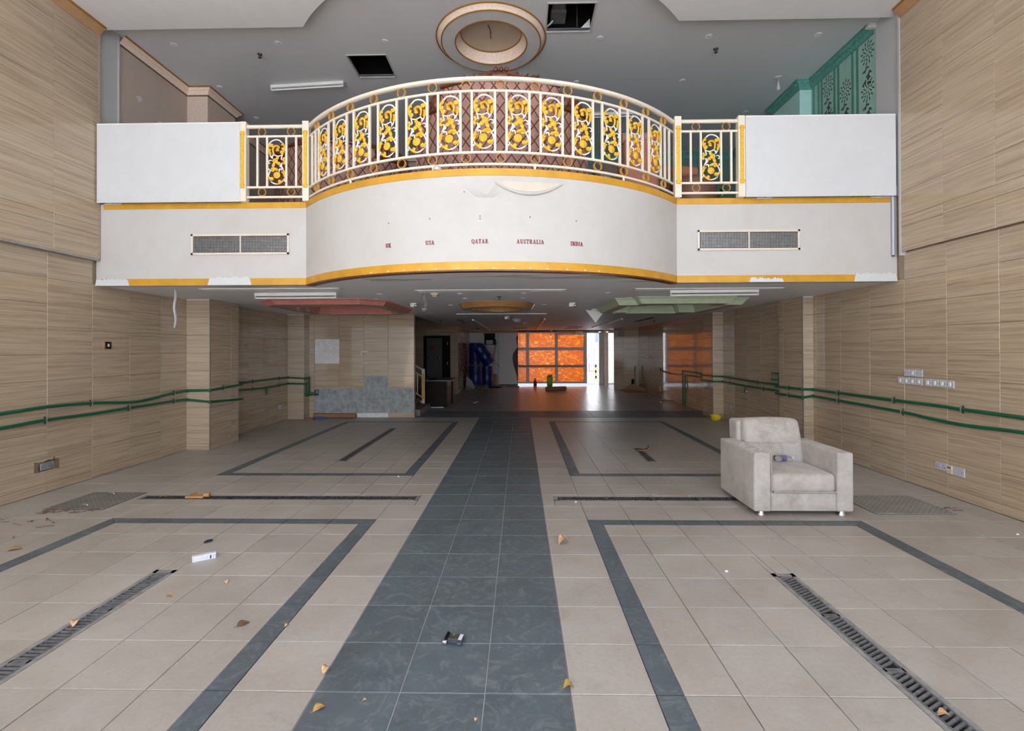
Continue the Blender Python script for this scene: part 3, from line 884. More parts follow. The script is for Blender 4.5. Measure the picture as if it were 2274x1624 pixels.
part('torn_patch', arc_patch(-0.24, 0.44, lambda t: 3.372, lens_b, BR), 'beige_under', fas)
roll_pts = []
for i in range(25):
    t = i / 24
    x = -0.26 + 0.71 * t
    a = math.asin((x - BCX) / BR)
    roll_pts.append((*on_arc(a, BR + 0.012), lens_b(t) - 0.012))
part('paper_curl', MB().tube(roll_pts, [0.004 + 0.016 * math.sin(PI * i / 24) for i in range(25)], 8), 'fascia', fas, True)
for k in range(5):
    pts = []
    for i in range(15):
        t = i / 14
        x = -0.58 + 0.05 * k + (0.34 - 0.04 * k) * t
        a = math.asin((x - BCX) / BR)
        z = 3.33 - 0.02 * k - (0.13 - 0.02 * k) * math.sin(PI * t ** 1.1) + 0.02 * t
        pts.append((*on_arc(a, BR + 0.001), z))
    part('paper_fold', MB().tube(pts, [0.0015 + 0.0055 * math.sin(PI * i / 14) for i in range(15)], 6), 'fascia', fas, True)
for (x, z) in ((-1.42, 2.99), (-0.95, 3.0), (-0.415, 3.01), (0.105, 3.005), (0.6, 2.99), (-0.58, 3.265), (-0.415, 2.985)):
    a = math.asin((x - BCX) / BR)
    p = on_arc(a, BR + 0.001)
    part('nail_hole', MB().ball((p[0], p[1], z), 0.006, 6, 4), 'nail', fas)
for (x, z, w) in ((-0.95, 2.955, 0.06), (-0.415, 2.955, 0.07), (0.105, 2.95, 0.06), (0.95, 2.66, 0.03)):
    part('scuff_mark', arc_patch(x - w / 2, x + w / 2, lambda t: z + 0.006 + 0.004 * math.sin(9 * t), lambda t: z - 0.006 - 0.003 * math.sin(7 * t), BR, 8, 0.001), 'scuff', fas)

rnd = random.Random(21)
for i in range(14):
    th = -0.42 + 0.065 * i + rnd.uniform(-0.01, 0.01)
    p = on_arc(th, BR + 0.006)
    part('chipped_spot', MB().ball((p[0], p[1], 2.468), 0.010, 6, 4, 0, (1.4, 0.3, 0.7)), 'board', fas)

# ------------------------------------------------------------------ piers
def pier(name, x0, x1, y0, y1, face):
    o = struct(name, MB().box(x0 + 0.012, x1 - 0.012, y0 + 0.012, y1 - 0.012, 0, ZC), 'grout_wall')
    tile_wall(o, 'y-', y0 + 0.0125, [x0, x1], zlow, lambda a, z: True)
    tile_wall(o, face, (x1 - 0.0125) if face == 'x+' else (x0 + 0.0125), joints(y0 + 0.0125, y1, y0 + 0.6, 0.6), zlow, lambda a, z: True)
    s = x1 if face == 'x+' else x0
    part('top_filler', MB().box(x0 + 0.004, x1 - 0.004, y0 - 0.002, y0 + 0.01, ZC - 0.022, ZC), 'patch_white', o)
    part('corner_bead', MB().box(s - 0.006, s + 0.004, y0 - 0.003, y0 + 0.012, 0, ZC), 'steel', o)
    return o
pier('wall_pier_left', XL, -5.055, 7.95, 8.78, 'x+')
pier('wall_pier_left_rear', XL, -5.055, 11.45, YS + 0.02, 'x+')
pier('wall_pier_right', 4.52, XR, 8.0, 8.75, 'x-')
pier('wall_pier_right_rear', 4.45, XR, 11.52, 12.2, 'x-')

# ------------------------------------------------------------------ stair wall with missing tiles
ws = struct('wall_stair', MB().box(-5.06, -2.545, YS + 0.0125, YS + 0.16, 0, ZC), 'plaster_grey')
SX = [-4.925, -4.333, -3.741, -3.156, -2.545]
SZ = [0.0, 0.109, 0.403, 0.697, 0.992, 1.287, 1.584, 1.88, 2.156, ZC]
missing = [(-4.925, -4.333, 1.287, 1.88), (-3.741, -3.156, 0.697, 0.992), (-4.925, -2.545, 0.109, 0.697), (-4.925, -3.156, 0.0, 0.109)]
tile_wall(ws, 'y-', YS + 0.0125, SX, SZ, lambda a, z: True, holes=missing)
tile_wall(ws, 'y-', YS + 0.0125, [-5.06, -4.925], SZ, lambda a, z: True)
tile_wall(ws, 'x+', -2.5455, [YS + 0.0125, YS + 0.16], SZ, lambda a, z: True)
def adhesive(x0, x1, z0, z1, seed, lumpy=False):
    """combed tile adhesive: vertical ridges"""
    rnd = random.Random(seed)
    n = int((x1 - x0) / 0.012); m = 10
    mb = MB(); rows = []
    for j in range(m + 1):
        row = []
        for i in range(n + 1):
            d = 0.002 + (0.005 if i % 2 else 0.0) + rnd.uniform(0, 0.002)
            if lumpy: d = 0.004 + 0.004 * math.sin(i * 0.5 + 2 * math.sin(j * 1.1)) + rnd.uniform(0, 0.004)
            row.append((x0 + (x1 - x0) * i / n + 0.004 * math.sin(j * 0.6 + seed), YS + 0.0125 - d, z0 + (z1 - z0) * j / m))
        rows.append(row)
    mb.strip(rows)
    return mb
k = 0
for c0, c1 in zip(SX, SX[1:]):
    for z0, z1 in ((0.109, 0.403), (0.403, 0.697)):
        k += 1
        part('adhesive_patch', adhesive(c0 + 0.004, c1 - 0.004, z0 + 0.003, z1 - 0.003, k), 'adhesive', ws)
part('adhesive_patch', adhesive(-3.737, -3.16, 0.70, 0.988, 11), 'adhesive', ws)
part('adhesive_patch', adhesive(-4.92, -4.337, 1.29, 1.585, 12, True), 'plaster_white', ws)
part('adhesive_patch', adhesive(-4.92, -4.337, 1.588, 1.877, 13, True), 'plaster_white', ws)
part('adhesive_patch', adhesive(-3.9, -3.16, 0.004, 0.105, 14, True), 'plaster_white', ws)
for (x0, x1, z0, z1) in ((-3.81, -3.61, 1.555, 1.59), (-3.81, -3.77, 1.49, 1.56), (-3.81, -3.61, 1.285, 1.312)):
    part('filler_streak', ragged(x0, x1, z0, z1, YS - 0.0, int(z0 * 100), 0.006, 10), 'patch_white', ws)

# ------------------------------------------------------------------ mezzanine walls, piers, cornices
wml = struct('wall_mezzanine_left', MB().box(XL - 0.2, XL, 6.58, 11.1, ZM, ZU), 'papered')
for i, (y, z, s) in enumerate(((6.95, 5.22, 0.05), (7.35, 5.05, 0.05), (7.72, 4.95, 0.045), (8.98, 4.85, 0.05))):
    pts = [(y + s * (1 + 0.3 * math.sin(3 * a + i)) * math.cos(a), z + s * 0.9 * (1 + 0.25 * math.sin(2 * a)) * math.sin(a)) for a in [2 * PI * q / 14 for q in range(14)]]
    part('filler_dab', MB().prism(pts, XL, XL + 0.003, 'x'), 'patch_white', wml)
struct('wall_mezzanine_pier_left', MB().box(XL, -5.10, 7.97, 8.75, ZM, ZU), 'papered_light')
wmr = struct('wall_mezzanine_right', MB().box(XR, XR + 0.2, 6.56, 11.1, ZM, ZU), 'teal')
struct('wall_mezzanine_pier_right', MB().box(4.50, XR, 8.02, 8.85, ZM, ZU), 'teal_plain')
struct('wall_mezzanine_back', MB().box(0.2, XR, 10.9, 11.1, ZM, ZU), 'teal_shaded')
struct('wall_mezzanine_back_left', MB().box(XL, 0.2, 10.9, 11.1, ZM, ZU), 'papered')
def moulding(name, path, prof, mats, mid):
    """sweep a wall moulding along a path of wall points; each point has an outward offset direction (unit per corner)"""
    mb = MB()
    for i, (a, b) in enumerate(zip(prof, prof[1:])):
        l0 = [(p[0] + d[0] * a[0], p[1] + d[1] * a[0], a[1]) for p, d in path]
        l1 = [(p[0] + d[0] * b[0], p[1] + d[1] * b[0], b[1]) for p, d in path]
        for j in range(len(path) - 1):
            mb.add([l0[j], l0[j + 1], l1[j + 1], l1[j]], [(0, 1, 2, 3)], mid[i])
    return struct(name, mb, mats)
prof_m = [(0.002, ZU - 0.125), (0.014, ZU - 0.125), (0.014, ZU - 0.108), (0.022, ZU - 0.10), (0.05, ZU - 0.055), (0.062, ZU - 0.05), (0.085, ZU - 0.018), (0.10, ZU - 0.018), (0.10, ZU)]
midm = [1, 1, 0, 0, 0, 0, 2, 2]
pathL = [((XL, 6.58), (1, 0)), ((XL, 7.97), (1, -1)), ((-5.10, 7.97), (1, -1)), ((-5.10, 8.75), (1, 1)), ((XL, 8.75), (1, 1)), ((XL, 10.9), (1, -1)), ((0.2, 10.9), (0, -1))]
moulding('trim_6', pathL, prof_m, ['crown_cream', 'crown_brown', 'crown_gold'], midm)
pathR = [((XR, 6.60), (-1, 0)), ((XR, 8.02), (-1, -1)), ((4.50, 8.02), (-1, -1)), ((4.50, 8.85), (-1, 1)), ((XR, 8.85), (-1, 1)), ((XR, 10.9), (-1, -1)), ((0.2, 10.9), (0, -1))]
t7 = moulding('trim_7', pathR, prof_m, ['teal_crown', 'teal_crown', 'teal_crown'], midm)
# carved beads along the teal cornice
mb = MB()
y = 6.66
while y < 7.95:
    mb.ball((XR - 0.058, y, ZU - 0.055), 0.024, 6, 4, 0, (0.6, 1.3, 0.8)); y += 0.062
x = 4.66
while x > 4.43: mb.ball((x, 8.02 - 0.058, ZU - 0.055), 0.022, 6, 4, 0, (1.2, 0.6, 0.8)); x -= 0.06
y = 8.02
while y < 8.9: mb.ball((4.50 - 0.058, y, ZU - 0.055), 0.024, 6, 4, 0, (0.6, 1.3, 0.8)); y += 0.062
part('carved_bead', mb, 'teal_crown', t7, True, kind='stuff')
part('torn_corner', MB().box(XR - 0.12, XR + 0.004, 6.55, 6.60, ZU - 0.075, ZU - 0.045).box(XR - 0.10, XR + 0.004, 6.55, 6.60, ZU - 0.045, ZU - 0.01), 'patch_white', t7)
# stripes and printed flowers of the teal paper
for y in (6.935, 7.035, 7.345, 7.435, 7.745, 7.825, 7.955):
    part('paper_stripe', MB().box(XR - 0.0015, XR + 0.001, y - 0.024, y + 0.024, ZM, ZU - 0.12), 'teal_stripe', wmr)
def motif(cy, cz, s, seed):
    """a flower spray printed on the paper: thin petals round a bud with trailing leaves"""
    mb = MB(); rnd = random.Random(seed)
    def petal(y, z, ang, l, w):
        pts = []
        for t, q in ((0, 0), (0.3, 0.8), (0.65, 1), (0.9, 0.6), (1, 0), (0.9, -0.6), (0.65, -1), (0.3, -0.8)):
            a, b = l * t, w * q
            pts.append((y + a * math.cos(ang) - b * math.sin(ang), z + a * math.sin(ang) + b * math.cos(ang)))
        mb.prism(pts, XR - 0.001, XR + 0.0005, 'x')
    for ring, (r, n, l, w) in enumerate(((0.018, 6, 0.03, 0.008), (0.05, 10, 0.04, 0.010), (0.085, 12, 0.05, 0.011))):
        for i in range(n):
            a = 2 * PI * i / n + ring * 0.3
            petal(cy + r * s * math.cos(a) * 0.8, cz + r * s * math.sin(a) * 1.15, a + 0.35, l * s, w * s)
    for i in range(7):
        a = -PI / 2 + 0.25 * math.sin(i)
        yy = cy + 0.035 * s * math.sin(i * 1.4 + 1); zz = cz - (0.15 + 0.032 * i) * s
        petal(yy, zz, a + (1.0 if i % 2 else -1.0), 0.07 * s, 0.013 * s)
        petal(yy, zz, a + (0.3 if i % 2 else -0.3), 0.05 * s, 0.01 * s)
    return mb
for ci, yc in enumerate((6.735, 7.19, 7.59)):
    for ri in range(3):
        part('printed_flower', motif(yc, 5.60 - 0.50 * ri - 0.28 * (ci % 2), 1.15, ci * 7 + ri), 'motif', wmr)
for (y, z) in ((8.3, 5.2), (7.86, 4.9)):
    pass

# ------------------------------------------------------------------ rear of the lower hall
YDW = 18.06
wd = struct('wall_door', MB().box(XL, -3.545, YDW, YDW + 0.15, 0, 4.2).box(-2.57, -2.29, YDW, YDW + 0.15, 0, 4.2).box(-3.545, -2.57, YDW, YDW + 0.15, 2.12, 4.2), 'grout_wall')
tile_wall(wd, 'y-', YDW, joints(XL, -2.29, -3.49, 0.6), [0.0, 0.1] + [0.1 + 0.295 * i for i in range(1, 14)] + [4.2], lambda a, z: a > -4.2 and z < 2.5, holes=[(-3.56, -2.555, -0.01, 2.135)])
wsd = struct('wall_store_side', MB().box(-2.45, -2.2925, YDW + 0.012, YR, 0, ZC), 'grout_wall')
tile_wall(wsd, 'x+', -2.2925, joints(YDW, YR, YDW + 0.3, 0.6), zlow, lambda y, z: True)
struct('wall_stairwell', MB().box(XL, -2.55, YDW - 0.02, YDW + 0.1, 4.2, ZM + 1).box(-2.62, -2.60, 12.0, YDW, ZC + 0.06, 4.2).box(XL, -2.6, 11.92, 12.0, ZC, 4.2).box(XL, -2.6, 12.0, YDW, 4.2, 4.25), 'wall_tile')
prof_c = [(0.0, ZC - 0.10), (0.02, ZC - 0.095), (0.05, ZC - 0.04), (0.075, ZC - 0.035), (0.08, ZC)]
moulding('trim_8', [((-3.95, YDW), (0, -1)), ((-2.28, YDW), (1, -1)), ((-2.28, YR), (1, -1)), ((-0.1, YR), (0, -1))], prof_c, ['crown_tan'], [0, 0, 0, 0])
moulding('trim_9', [((XR - 0.0, 12.2), (-1, 0)), ((XR - 0.0, 19.7), (-1, -1)), ((3.72, 19.7), (0, -1))], prof_c, ['crown_tan'], [0, 0, 0, 0])

# door with black frame, grey leaf and a black leaf standing open beside it
d1 = struct('door_1', MB().box(-3.545, -3.445, YDW - 0.03, YDW + 0.12, 0, 2.12, b=0.006).box(-2.64, -2.57, YDW - 0.03, YDW + 0.12, 0, 2.12, b=0.006).box(-3.445, -2.64, YDW - 0.03, YDW + 0.12, 2.03, 2.12, b=0.006), 'black')
part('door_leaf', MB().box(-3.445, -2.86, YDW + 0.06, YDW + 0.10, 0.005, 2.03, b=0.004), 'grey_door', d1, label='grey door leaf')
part('door_leaf', MB().box(-2.86, -2.64, YDW - 0.02, YDW + 0.04, 0.005, 2.03, b=0.006), 'black', d1, label='black door leaf')
for z in (1.83, 1.11): part('hinge', MB().box(-2.68, -2.655, YDW - 0.035, YDW - 0.018, z - 0.05, z + 0.05, b=0.003), 'brass', d1)
for x in (-3.345, -3.0):
    part('switch_plate', MB().box(x - 0.04, x + 0.04, YDW + 0.045, YDW + 0.062, 1.26, 1.36, b=0.004).box(x + 0.01, x + 0.034, YDW + 0.04, YDW + 0.046, 1.27, 1.35), 'brass_dark', d1)
    part('brass_edge', MB().box(x + 0.015, x + 0.035, YDW + 0.036, YDW + 0.045, 1.265, 1.355), 'brass', d1)
part('door_sign', MB().box(-3.30, -3.145, YDW + 0.05, YDW + 0.062, 1.62, 1.77), 'red_plastic', d1)
o = thing('wall_switch', 'brass light switch on the tiled wall right of the black door', 'switch', (-2.46, YDW - 0.012, 1.2))
part('plate', MB().box(-2.51, -2.41, YDW - 0.012, YDW, 1.155, 1.245, b=0.003), 'ivory_plastic', o)
part('rocker', MB().box(-2.475, -2.445, YDW - 0.02, YDW - 0.011, 1.175, 1.225, b=0.002), 'brass', o)

# rear white wall with a broken right edge
edge = [(-0.12, 0.0), (-0.13, 0.12), (-0.19, 0.5), (-0.31, 0.9), (-0.36, 1.2), (-0.33, 1.42), (-0.22, 1.58), (-0.13, 1.72), (-0.18, 1.95), (-0.19, 2.15), (-0.12, 2.27), (-0.12, ZC)]
mb = MB()
hx0, hx1, hz0, hz1 = -1.655, -1.09, 1.81, 2.38
mb.prism([(-2.3, 0), (hx0, 0), (hx0, ZC), (-2.3, ZC)], YR, YR + 0.04, 'y')
mb.prism([(hx0, 0), (hx1, 0), (hx1, hz0), (hx0, hz0)], YR, YR + 0.04, 'y')
mb.prism([(hx0, hz1), (hx1, hz1), (hx1, ZC), (hx0, ZC)], YR, YR + 0.04, 'y')
mb.prism([(hx1, 0)] + edge + [(hx1, ZC)], YR, YR + 0.04, 'y')
wb = struct('wall_rear', mb, 'wall_white')
part('broken_blockwork', MB().box(-0.42, -0.112, YR + 0.04, YR + 0.16, 0, ZC).box(-2.3, -0.4, YR + 0.22, YR + 0.3, 0, ZC), 'broken', wb)
part('panel_joint', MB().box(-1.0, -0.985, YR - 0.003, YR + 0.001, 0.0, 2.37), 'broken', wb)
part('skirting_rubble', ragged(-1.0, -0.12, 0.0, 0.05, YR + 0.0, 77, 0.015, 20), 'asphalt_sheet', wb)
o = thing('meter_recess', 'open electrical recess with torn white edging and wires in the rear wall', 'electrical box', (-1.37, YR, 1.8))
part('recess_back', MB().box(hx0, hx1, YR + 0.15, YR + 0.16, hz0, hz1), 'black', o)
part('torn_edge', ragged(hx0 - 0.05, hx1 + 0.05, hz1 - 0.045, hz1 + 0.01, YR, 5, 0.012, 14), 'white_plastic', o)
rnd = random.Random(3)
for sx, zl in ((hx0, 0.50), (hx1, 0.30)):
    z = hz1; mb = MB()
    while z > hz1 - zl:
        dz = rnd.uniform(0.03, 0.07)
        mb.box(sx - rnd.uniform(0.025, 0.05), sx + rnd.uniform(0.02, 0.05), YR - 0.012, YR + 0.01, z - dz, z); z -= dz * 0.97
    part('torn_edge', mb, 'white_plastic', o)
part('meter', MB().box(-1.54, -1.24, YR + 0.03, YR + 0.14, 1.83, 2.02, b=0.015).box(-1.5, -1.4, YR + 0.02, YR + 0.03, 1.88, 1.98), 'cable_grey', o)
def cable(seed, x, z0, z1, amp, n=26, r=0.006, y=YR - 0.03):
    rnd = random.Random(seed); ph = rnd.uniform(0, 6); pts = []
    for i in range(n):
        t = i / (n - 1)
        pts.append((x + amp * math.sin(ph + 5.3 * t * (1 + 0.3 * math.sin(seed))) * (0.3 + t), y + 0.015 * math.sin(9 * t + seed), z0 + (z1 - z0) * t + 0.08 * math.sin(11 * t + ph) * t))
    return MB().tube(pts, r, 5)
for i, (x, z1, a) in enumerate(((-1.16, 1.15, 0.05), (-1.14, 0.72, 0.10), (-1.18, 1.0, 0.14), (-1.12, 0.9, 0.18), (-1.15, 1.3, 0.2), (-1.1, 0.68, 0.16))):
    solo('hanging_cable', cable(i, x, 2.0, z1, a), 'cable', ['straightest and leftmost', 'longest straight', 'looped left', 'widest looped', 'shortest', 'rightmost long'][i] + ' black cable hanging from the electrical recess', 'cable', (x, YR - 0.03, z1), 'cables hanging from the recess', True)
for (x, z, s) in ((-1.5, 1.58, 0.03), (-1.49, 1.02, 0.015)):
    solo('wall_tag', MB().box(x - s * 0.7, x + s * 0.7, YR - 0.006, YR, z - s * 1.6, z + s * 1.6), 'white_plastic', ('larger' if s > 0.02 else 'smaller') + ' white tag on the rear wall under the electrical recess', 'tag')

# amber windows
mull = [(-0.112, 0.25, 'n'), (0.386, 1.544, 'w'), (1.666, 2.82, 'w')]
rows = [(0.165, 0.80), (0.907, 1.571), (1.691, 2.335)]
win = struct('window_1', MB().box(0.25, 0.386, YR - 0.02, YR + 0.06, 0.085, 2.39, b=0.008).box(1.544, 1.666, YR - 0.02, YR + 0.06, 0.085, 2.39, b=0.008).box(2.82, 2.965, YR - 0.02, YR + 0.06, 0.085, 2.39, b=0.008), 'alu')
for z0, z1 in ((0.085, 0.165), (0.80, 0.907), (1.571, 1.691), (2.335, 2.40)):
    part('transom', MB().box(-0.112, 2.82, YR - 0.03, YR + 0.05, z0, z1, b=0.008), 'alu', win)
part('push_bar', MB().tube([(-0.1, YR - 0.06, 0.86), (2.9, YR - 0.06, 0.86)], 0.03, 8), 'steel', win, True)
for x0, x1, _ in mull:
    for z0, z1 in rows:
        zz = 2.26 if (x0 > 1.6 and z1 > 2) else z1
        part('pane', MB().box(x0, x1, YR + 0.005, YR + 0.012, z0, zz), 'amber', win, label='amber translucent pane')
part('top_panel', MB().box(1.666, 2.82, YR - 0.002, YR + 0.03, 2.26, 2.335), 'alu', win)
struct('trim_10', MB().box(-0.112, 2.98, YR + 0.08, YR + 0.3, 0.0, 0.012), 'pavement')
struct('wall_over_window', MB().box(-0.115, 3.75, YR - 0.01, YR + 0.2, 2.395, ZC + 0.3).box(-0.115, 1.6, YR - 0.05, YR - 0.01, 2.38, ZC).box(3.70, 5.2, YR + 0.06, YR + 0.25, 0, 3), 'broken')
struct('trim_11', MB().box(1.7, 2.96, YR - 0.06, YR - 0.01, 2.35, 2.42, b=0.01), 'crown_tan')
dr = struct('door_2', MB().box(3.49, 3.56, YR - 0.03, YR + 0.1, 0, 2.35, b=0.01).box(3.60, 3.70, YR - 0.06, YR + 0.1, 0, 2.42, b=0.01).box(2.965, 3.49, YR - 0.03, YR + 0.1, 2.32, 2.40, b=0.01), 'white_frame')
part('door_gasket', MB().box(3.56, 3.60, YR - 0.01, YR + 0.1, 0, 2.38), 'alu', dr)
# glossy tiled reveal and cross wall right of the back door
wrv = struct('wall_reveal', MB().box(3.7125, 3.85, 19.712, YR + 0.06, 0, ZC), 'grout_wall')
tile_wall(wrv, 'x-', 3.7125, joints(19.71, YR + 0.06, 19.9, 0.6), zlow, lambda a, z: True)
wcr = struct('wall_cross', MB().box(3.85, XR + 0.02, 19.7125, 19.85, 0, ZC), 'grout_wall')
tile_wall(wcr, 'y-', 19.7125, joints(3.70, XR + 0.012, 4.05, 0.6), zlow, lambda a, z: True)
# closing walls and roof so that no daylight leaks in
struct('wall_outer', MB().box(XL - 0.3, XL - 0.25, YF, YR + 0.3, 0, 6.3).box(XR + 0.25, XR + 0.3, YF, YR + 0.3, 0, 6.3).box(XL - 0.3, XR + 0.3, 11.1, 11.2, ZC + 0.1, 6.3).box(XL - 0.3, -2.3, YR + 0.3, YR + 0.35, 0, 3), 'plaster_grey')
struct('roof', MB().box(XL - 0.3, XR + 0.3, YF - 0.3, 11.2, 6.3, 6.5).box(XL - 0.3, XR + 0.3, 11.1, YR + 0.25, 4.26, 4.4).box(XL - 0.3, -2.3, YDW + 0.15, YR + 0.3, ZC + 0.06, ZC + 0.1), 'plaster_grey')
struct('wall_front', MB().box(XL - 0.3, XR + 0.3, YF - 0.3, YF, ZU - 0.3, 6.5), 'plaster_grey')
# outside
struct('pavement_front', MB().box(-60, 60, -60, YF, -0.15, -0.02), 'pavement')
struct('pavement_rear', MB().box(-40, 60, YR + 0.3, 60, -0.15, -0.02), 'pavement_rear')
eb = thing('building', 'sunlit white building seen through the open back door', 'building', (5, 36, 0))
part('wall', MB().box(-14, 26, 36, 40, -0.02, 11), 'ext_white', eb)
for x0, z0 in ((5.35, 2.05), (8.2, 2.05), (2.2, 2.05)):
    f = part('window', MB().box(x0, x0 + 0.75, 35.93, 36.0, z0, z0 + 0.8, b=0.02), 'ext_white', eb)
    part('pane', MB().box(x0 + 0.06, x0 + 0.72, 35.91, 35.94, z0 + 0.05, z0 + 0.76), 'ext_blue', f)
part('vent_panel', MB().box(5.4, 6.1, 35.9, 36.0, 1.28, 1.7, b=0.02), 'ext_cream', eb)
part('shutter', MB().box(4.62, 5.45, 35.9, 36.0, -0.02, 0.95, b=0.02), 'ext_lilac', eb)
part('poster', MB().box(4.98, 5.3, 35.87, 35.9, 0.02, 0.6), 'ext_pink', eb)
bo = thing('bollard', 'yellow and black striped bollard outside the open back door', 'bollard', (3.83, 25.2, -0.02))
for i in range(6):
    part('black_band' if i % 2 == 0 else 'yellow_band', MB().lathe([(0.055, -0.02 + 0.14 * (5 - i)), (0.055, -0.02 + 0.14 * (6 - i))], 3.83, 25.2, 14), 'black' if i % 2 == 0 else 'yellow', bo, True)
ex = thing('exit_sign', 'pale exit sign box above the window beside the back door', 'sign', (2.62, YR - 0.05, 2.25))
part('box', MB().box(2.47, 2.78, YR - 0.08, YR - 0.03, 2.25, 2.39, b=0.006), 'white_metal', ex)
mb = MB()
def bl(x, z, w, h): mb.box(x, x + w, YR - 0.083, YR - 0.079, z, z + h)
x = 2.50; z = 2.28; hh = 0.08; t = 0.012
for ch in 'EXIT':
    if ch == 'E': bl(x, z, t, hh); bl(x, z, 0.05, t); bl(x, z + hh - t, 0.05, t); bl(x, z + hh / 2 - t / 2, 0.04, t); x += 0.065
    elif ch == 'X':
        for s in (1, -1):
            p = [(x + 0.0, z), (x + 0.015, z), (x + 0.055, z + hh), (x + 0.04, z + hh)]
            if s < 0: p = [(2 * x + 0.055 - a, b_) for a, b_ in p]
            mb.prism(p, YR - 0.083, YR - 0.079, 'y')
        x += 0.07
    elif ch == 'I': bl(x + 0.005, z, t, hh); x += 0.03
    else: bl(x + 0.02, z, t, hh); bl(x, z + hh - t, 0.052, t)
part('lettering', mb, 'exit_green', ex, label='green letters reading EXIT')
sp = thing('spot_lamp', 'silver spot lamp on a drop arm before the amber windows', 'lamp', (1.32, YR - 0.25, 2.1))
part('stem', MB().tube([(1.34, YR - 0.25, ZC), (1.34, YR - 0.25, 2.2)], 0.012, 6), 'black', sp)
part('lamp_head', MB().box(1.31, 1.37, YR - 0.28, YR - 0.22, 2.12, 2.2, b=0.01), 'chrome', sp, True)
part('ceiling_ball', MB().ball((1.36, YR - 0.25, 2.41), 0.05, 10, 6), 'chrome', sp, True)

# ------------------------------------------------------------------ balcony railing
Z_TOP, Z_2, Z_3, Z_B = 4.455, 4.330, 3.685, 3.560
RRL = 3.005
def ra(th): return (BCX + RRL * math.sin(th), BCY - RRL * math.cos(th))
SCR = 0.000437      # metres per unit of the scroll drawing
CX_, CY_ = 595, 805
def sp(p): return ((p[0] - CX_) * SCR * 1.005, -(p[1] - CY_) * SCR * 0.985)
def smooth_path(pts, n=5):
    out = []
    P = [pts[0]] + list(pts) + [pts[-1]]
    for i in range(1, len(P) - 2):
        p0, p1, p2, p3 = P[i - 1], P[i], P[i + 1], P[i + 2]
        for k in range(n):
            t = k / n
            out.append(tuple(0.5 * (2 * p1[j] + (p2[j] - p0[j]) * t + (2 * p0[j] - 5 * p1[j] + 4 * p2[j] - p3[j]) * t * t + (3 * p1[j] - p0[j] - 3 * p2[j] + p3[j]) * t ** 3) for j in range(len(p1))))
    out.append(tuple(pts[-1]))
    return out
def stroke(mb, pts, w, rope=0.0, taper=True, y=0.0, seg=7):
    q = smooth_path(pts, 5)
    n = len(q)
    r = []
    for i in range(n):
        t = i / (n - 1)
        k = (0.55 + 0.45 * math.sin(PI * t) ** 0.6) if taper else 1
        if rope: k *= 1 + rope * (1 if i % 2 else -1)
        r.append(w * SCR / 2 * k * (1.22 if rope else 1.0))
    mb.tube([(sp(p)[0], y, sp(p)[1]) for p in q], r, seg, flat=0.8)
def blob(mb, p, r, y=0.0, sc=(1, 0.6, 1)):
    a = sp(p); mb.ball((a[0], y, a[1]), r * SCR, 8, 5, 0, sc)
def leafy(mb, p, ang, l, w, y=-0.004):
    """a fluted acanthus leaf"""
    ca, sa = math.cos(ang), -math.sin(ang)
    for k in range(5):
        t = (k + 0.5) / 5
        ww = w * (0.4 + 0.6 * math.sin(PI * (0.15 + 0.8 * t)))
        for s in (-1, 1):
            q = (p[0] + ca * l * t - sa * ww * 0.55 * s, p[1] + sa * l * t + ca * ww * 0.55 * s)
            blob(mb, q, ww * 0.72, y, (1, 0.55, 1))
white, gold = MB(), MB()
stroke(white, [(455, 235), (520, 172), (600, 152), (700, 168), (780, 222), (832, 300)], 40, taper=False)
stroke(white, [(430, 600), (500, 626), (570, 634), (640, 610), (690, 588)], 34)
stroke(white, [(690, 588), (722, 632), (742, 662), (715, 700)], 40)
stroke(white, [(790, 600), (760, 655), (725, 705)], 36)
stroke(white, [(432, 596), (452, 655), (468, 720), (448, 748)], 36)
stroke(white, [(735, 765), (785, 755), (830, 785), (838, 825), (812, 848), (796, 830)], 32)
stroke(white, [(452, 835), (470, 900), (455, 960), (410, 1025)], 52)
stroke(white, [(470, 890), (505, 925), (455, 965)], 40)
stroke(white, [(475, 1012), (515, 1020), (530, 1060), (530, 1100)], 38)
stroke(white, [(480, 1010), (458, 1030), (475, 1050)], 28)
stroke(white, [(765, 1055), (808, 1042), (838, 1015), (818, 992)], 32)
stroke(white, [(765, 1050), (808, 1108), (834, 1175), (842, 1220)], 36)
stroke(white, [(575, 1458), (645, 1452), (712, 1424), (775, 1380)], 38)
stroke(white, [(372, 1295), (392, 1330), (372, 1350)], 40)
for pth in ([(455, 235), (402, 300), (376, 380), (388, 460), (424, 545), (432, 600)], [(832, 300), (842, 380), (832, 460), (806, 550), (790, 600)], [(640, 610), (690, 540), (712, 440), (690, 372)],
            [(600, 700), (640, 785), (690, 860), (700, 930), (680, 1000)], [(560, 630), (590, 690), (640, 785)], [(720, 700), (690, 740), (640, 785), (735, 765)], [(468, 720), (420, 745), (390, 770), (400, 820), (452, 835)],
            [(410, 1025), (372, 1110), (352, 1190), (366, 1295)], [(530, 1060), (600, 1030), (680, 1000), (765, 1050)], [(530, 1100), (560, 1160), (590, 1200)], [(842, 1220), (810, 1320), (775, 1380)], [(392, 1345), (450, 1390), (515, 1434), (575, 1458)]):
    stroke(white, pth, 17, y=0.007)
blob(white, (358, 1378), 26); blob(white, (392, 1345), 22)
stroke(gold, [(455, 225), (402, 295), (374, 380), (386, 460), (422, 545), (432, 605)], 50, 0.12)
for p, a, l, w in (((425, 300), 0.2, 30, 30), ((405, 420), -0.1, 45, 34), ((430, 500), -0.5, 70, 40), ((430, 560), 0.3, 30, 34)): leafy(gold, p, a, l, w)
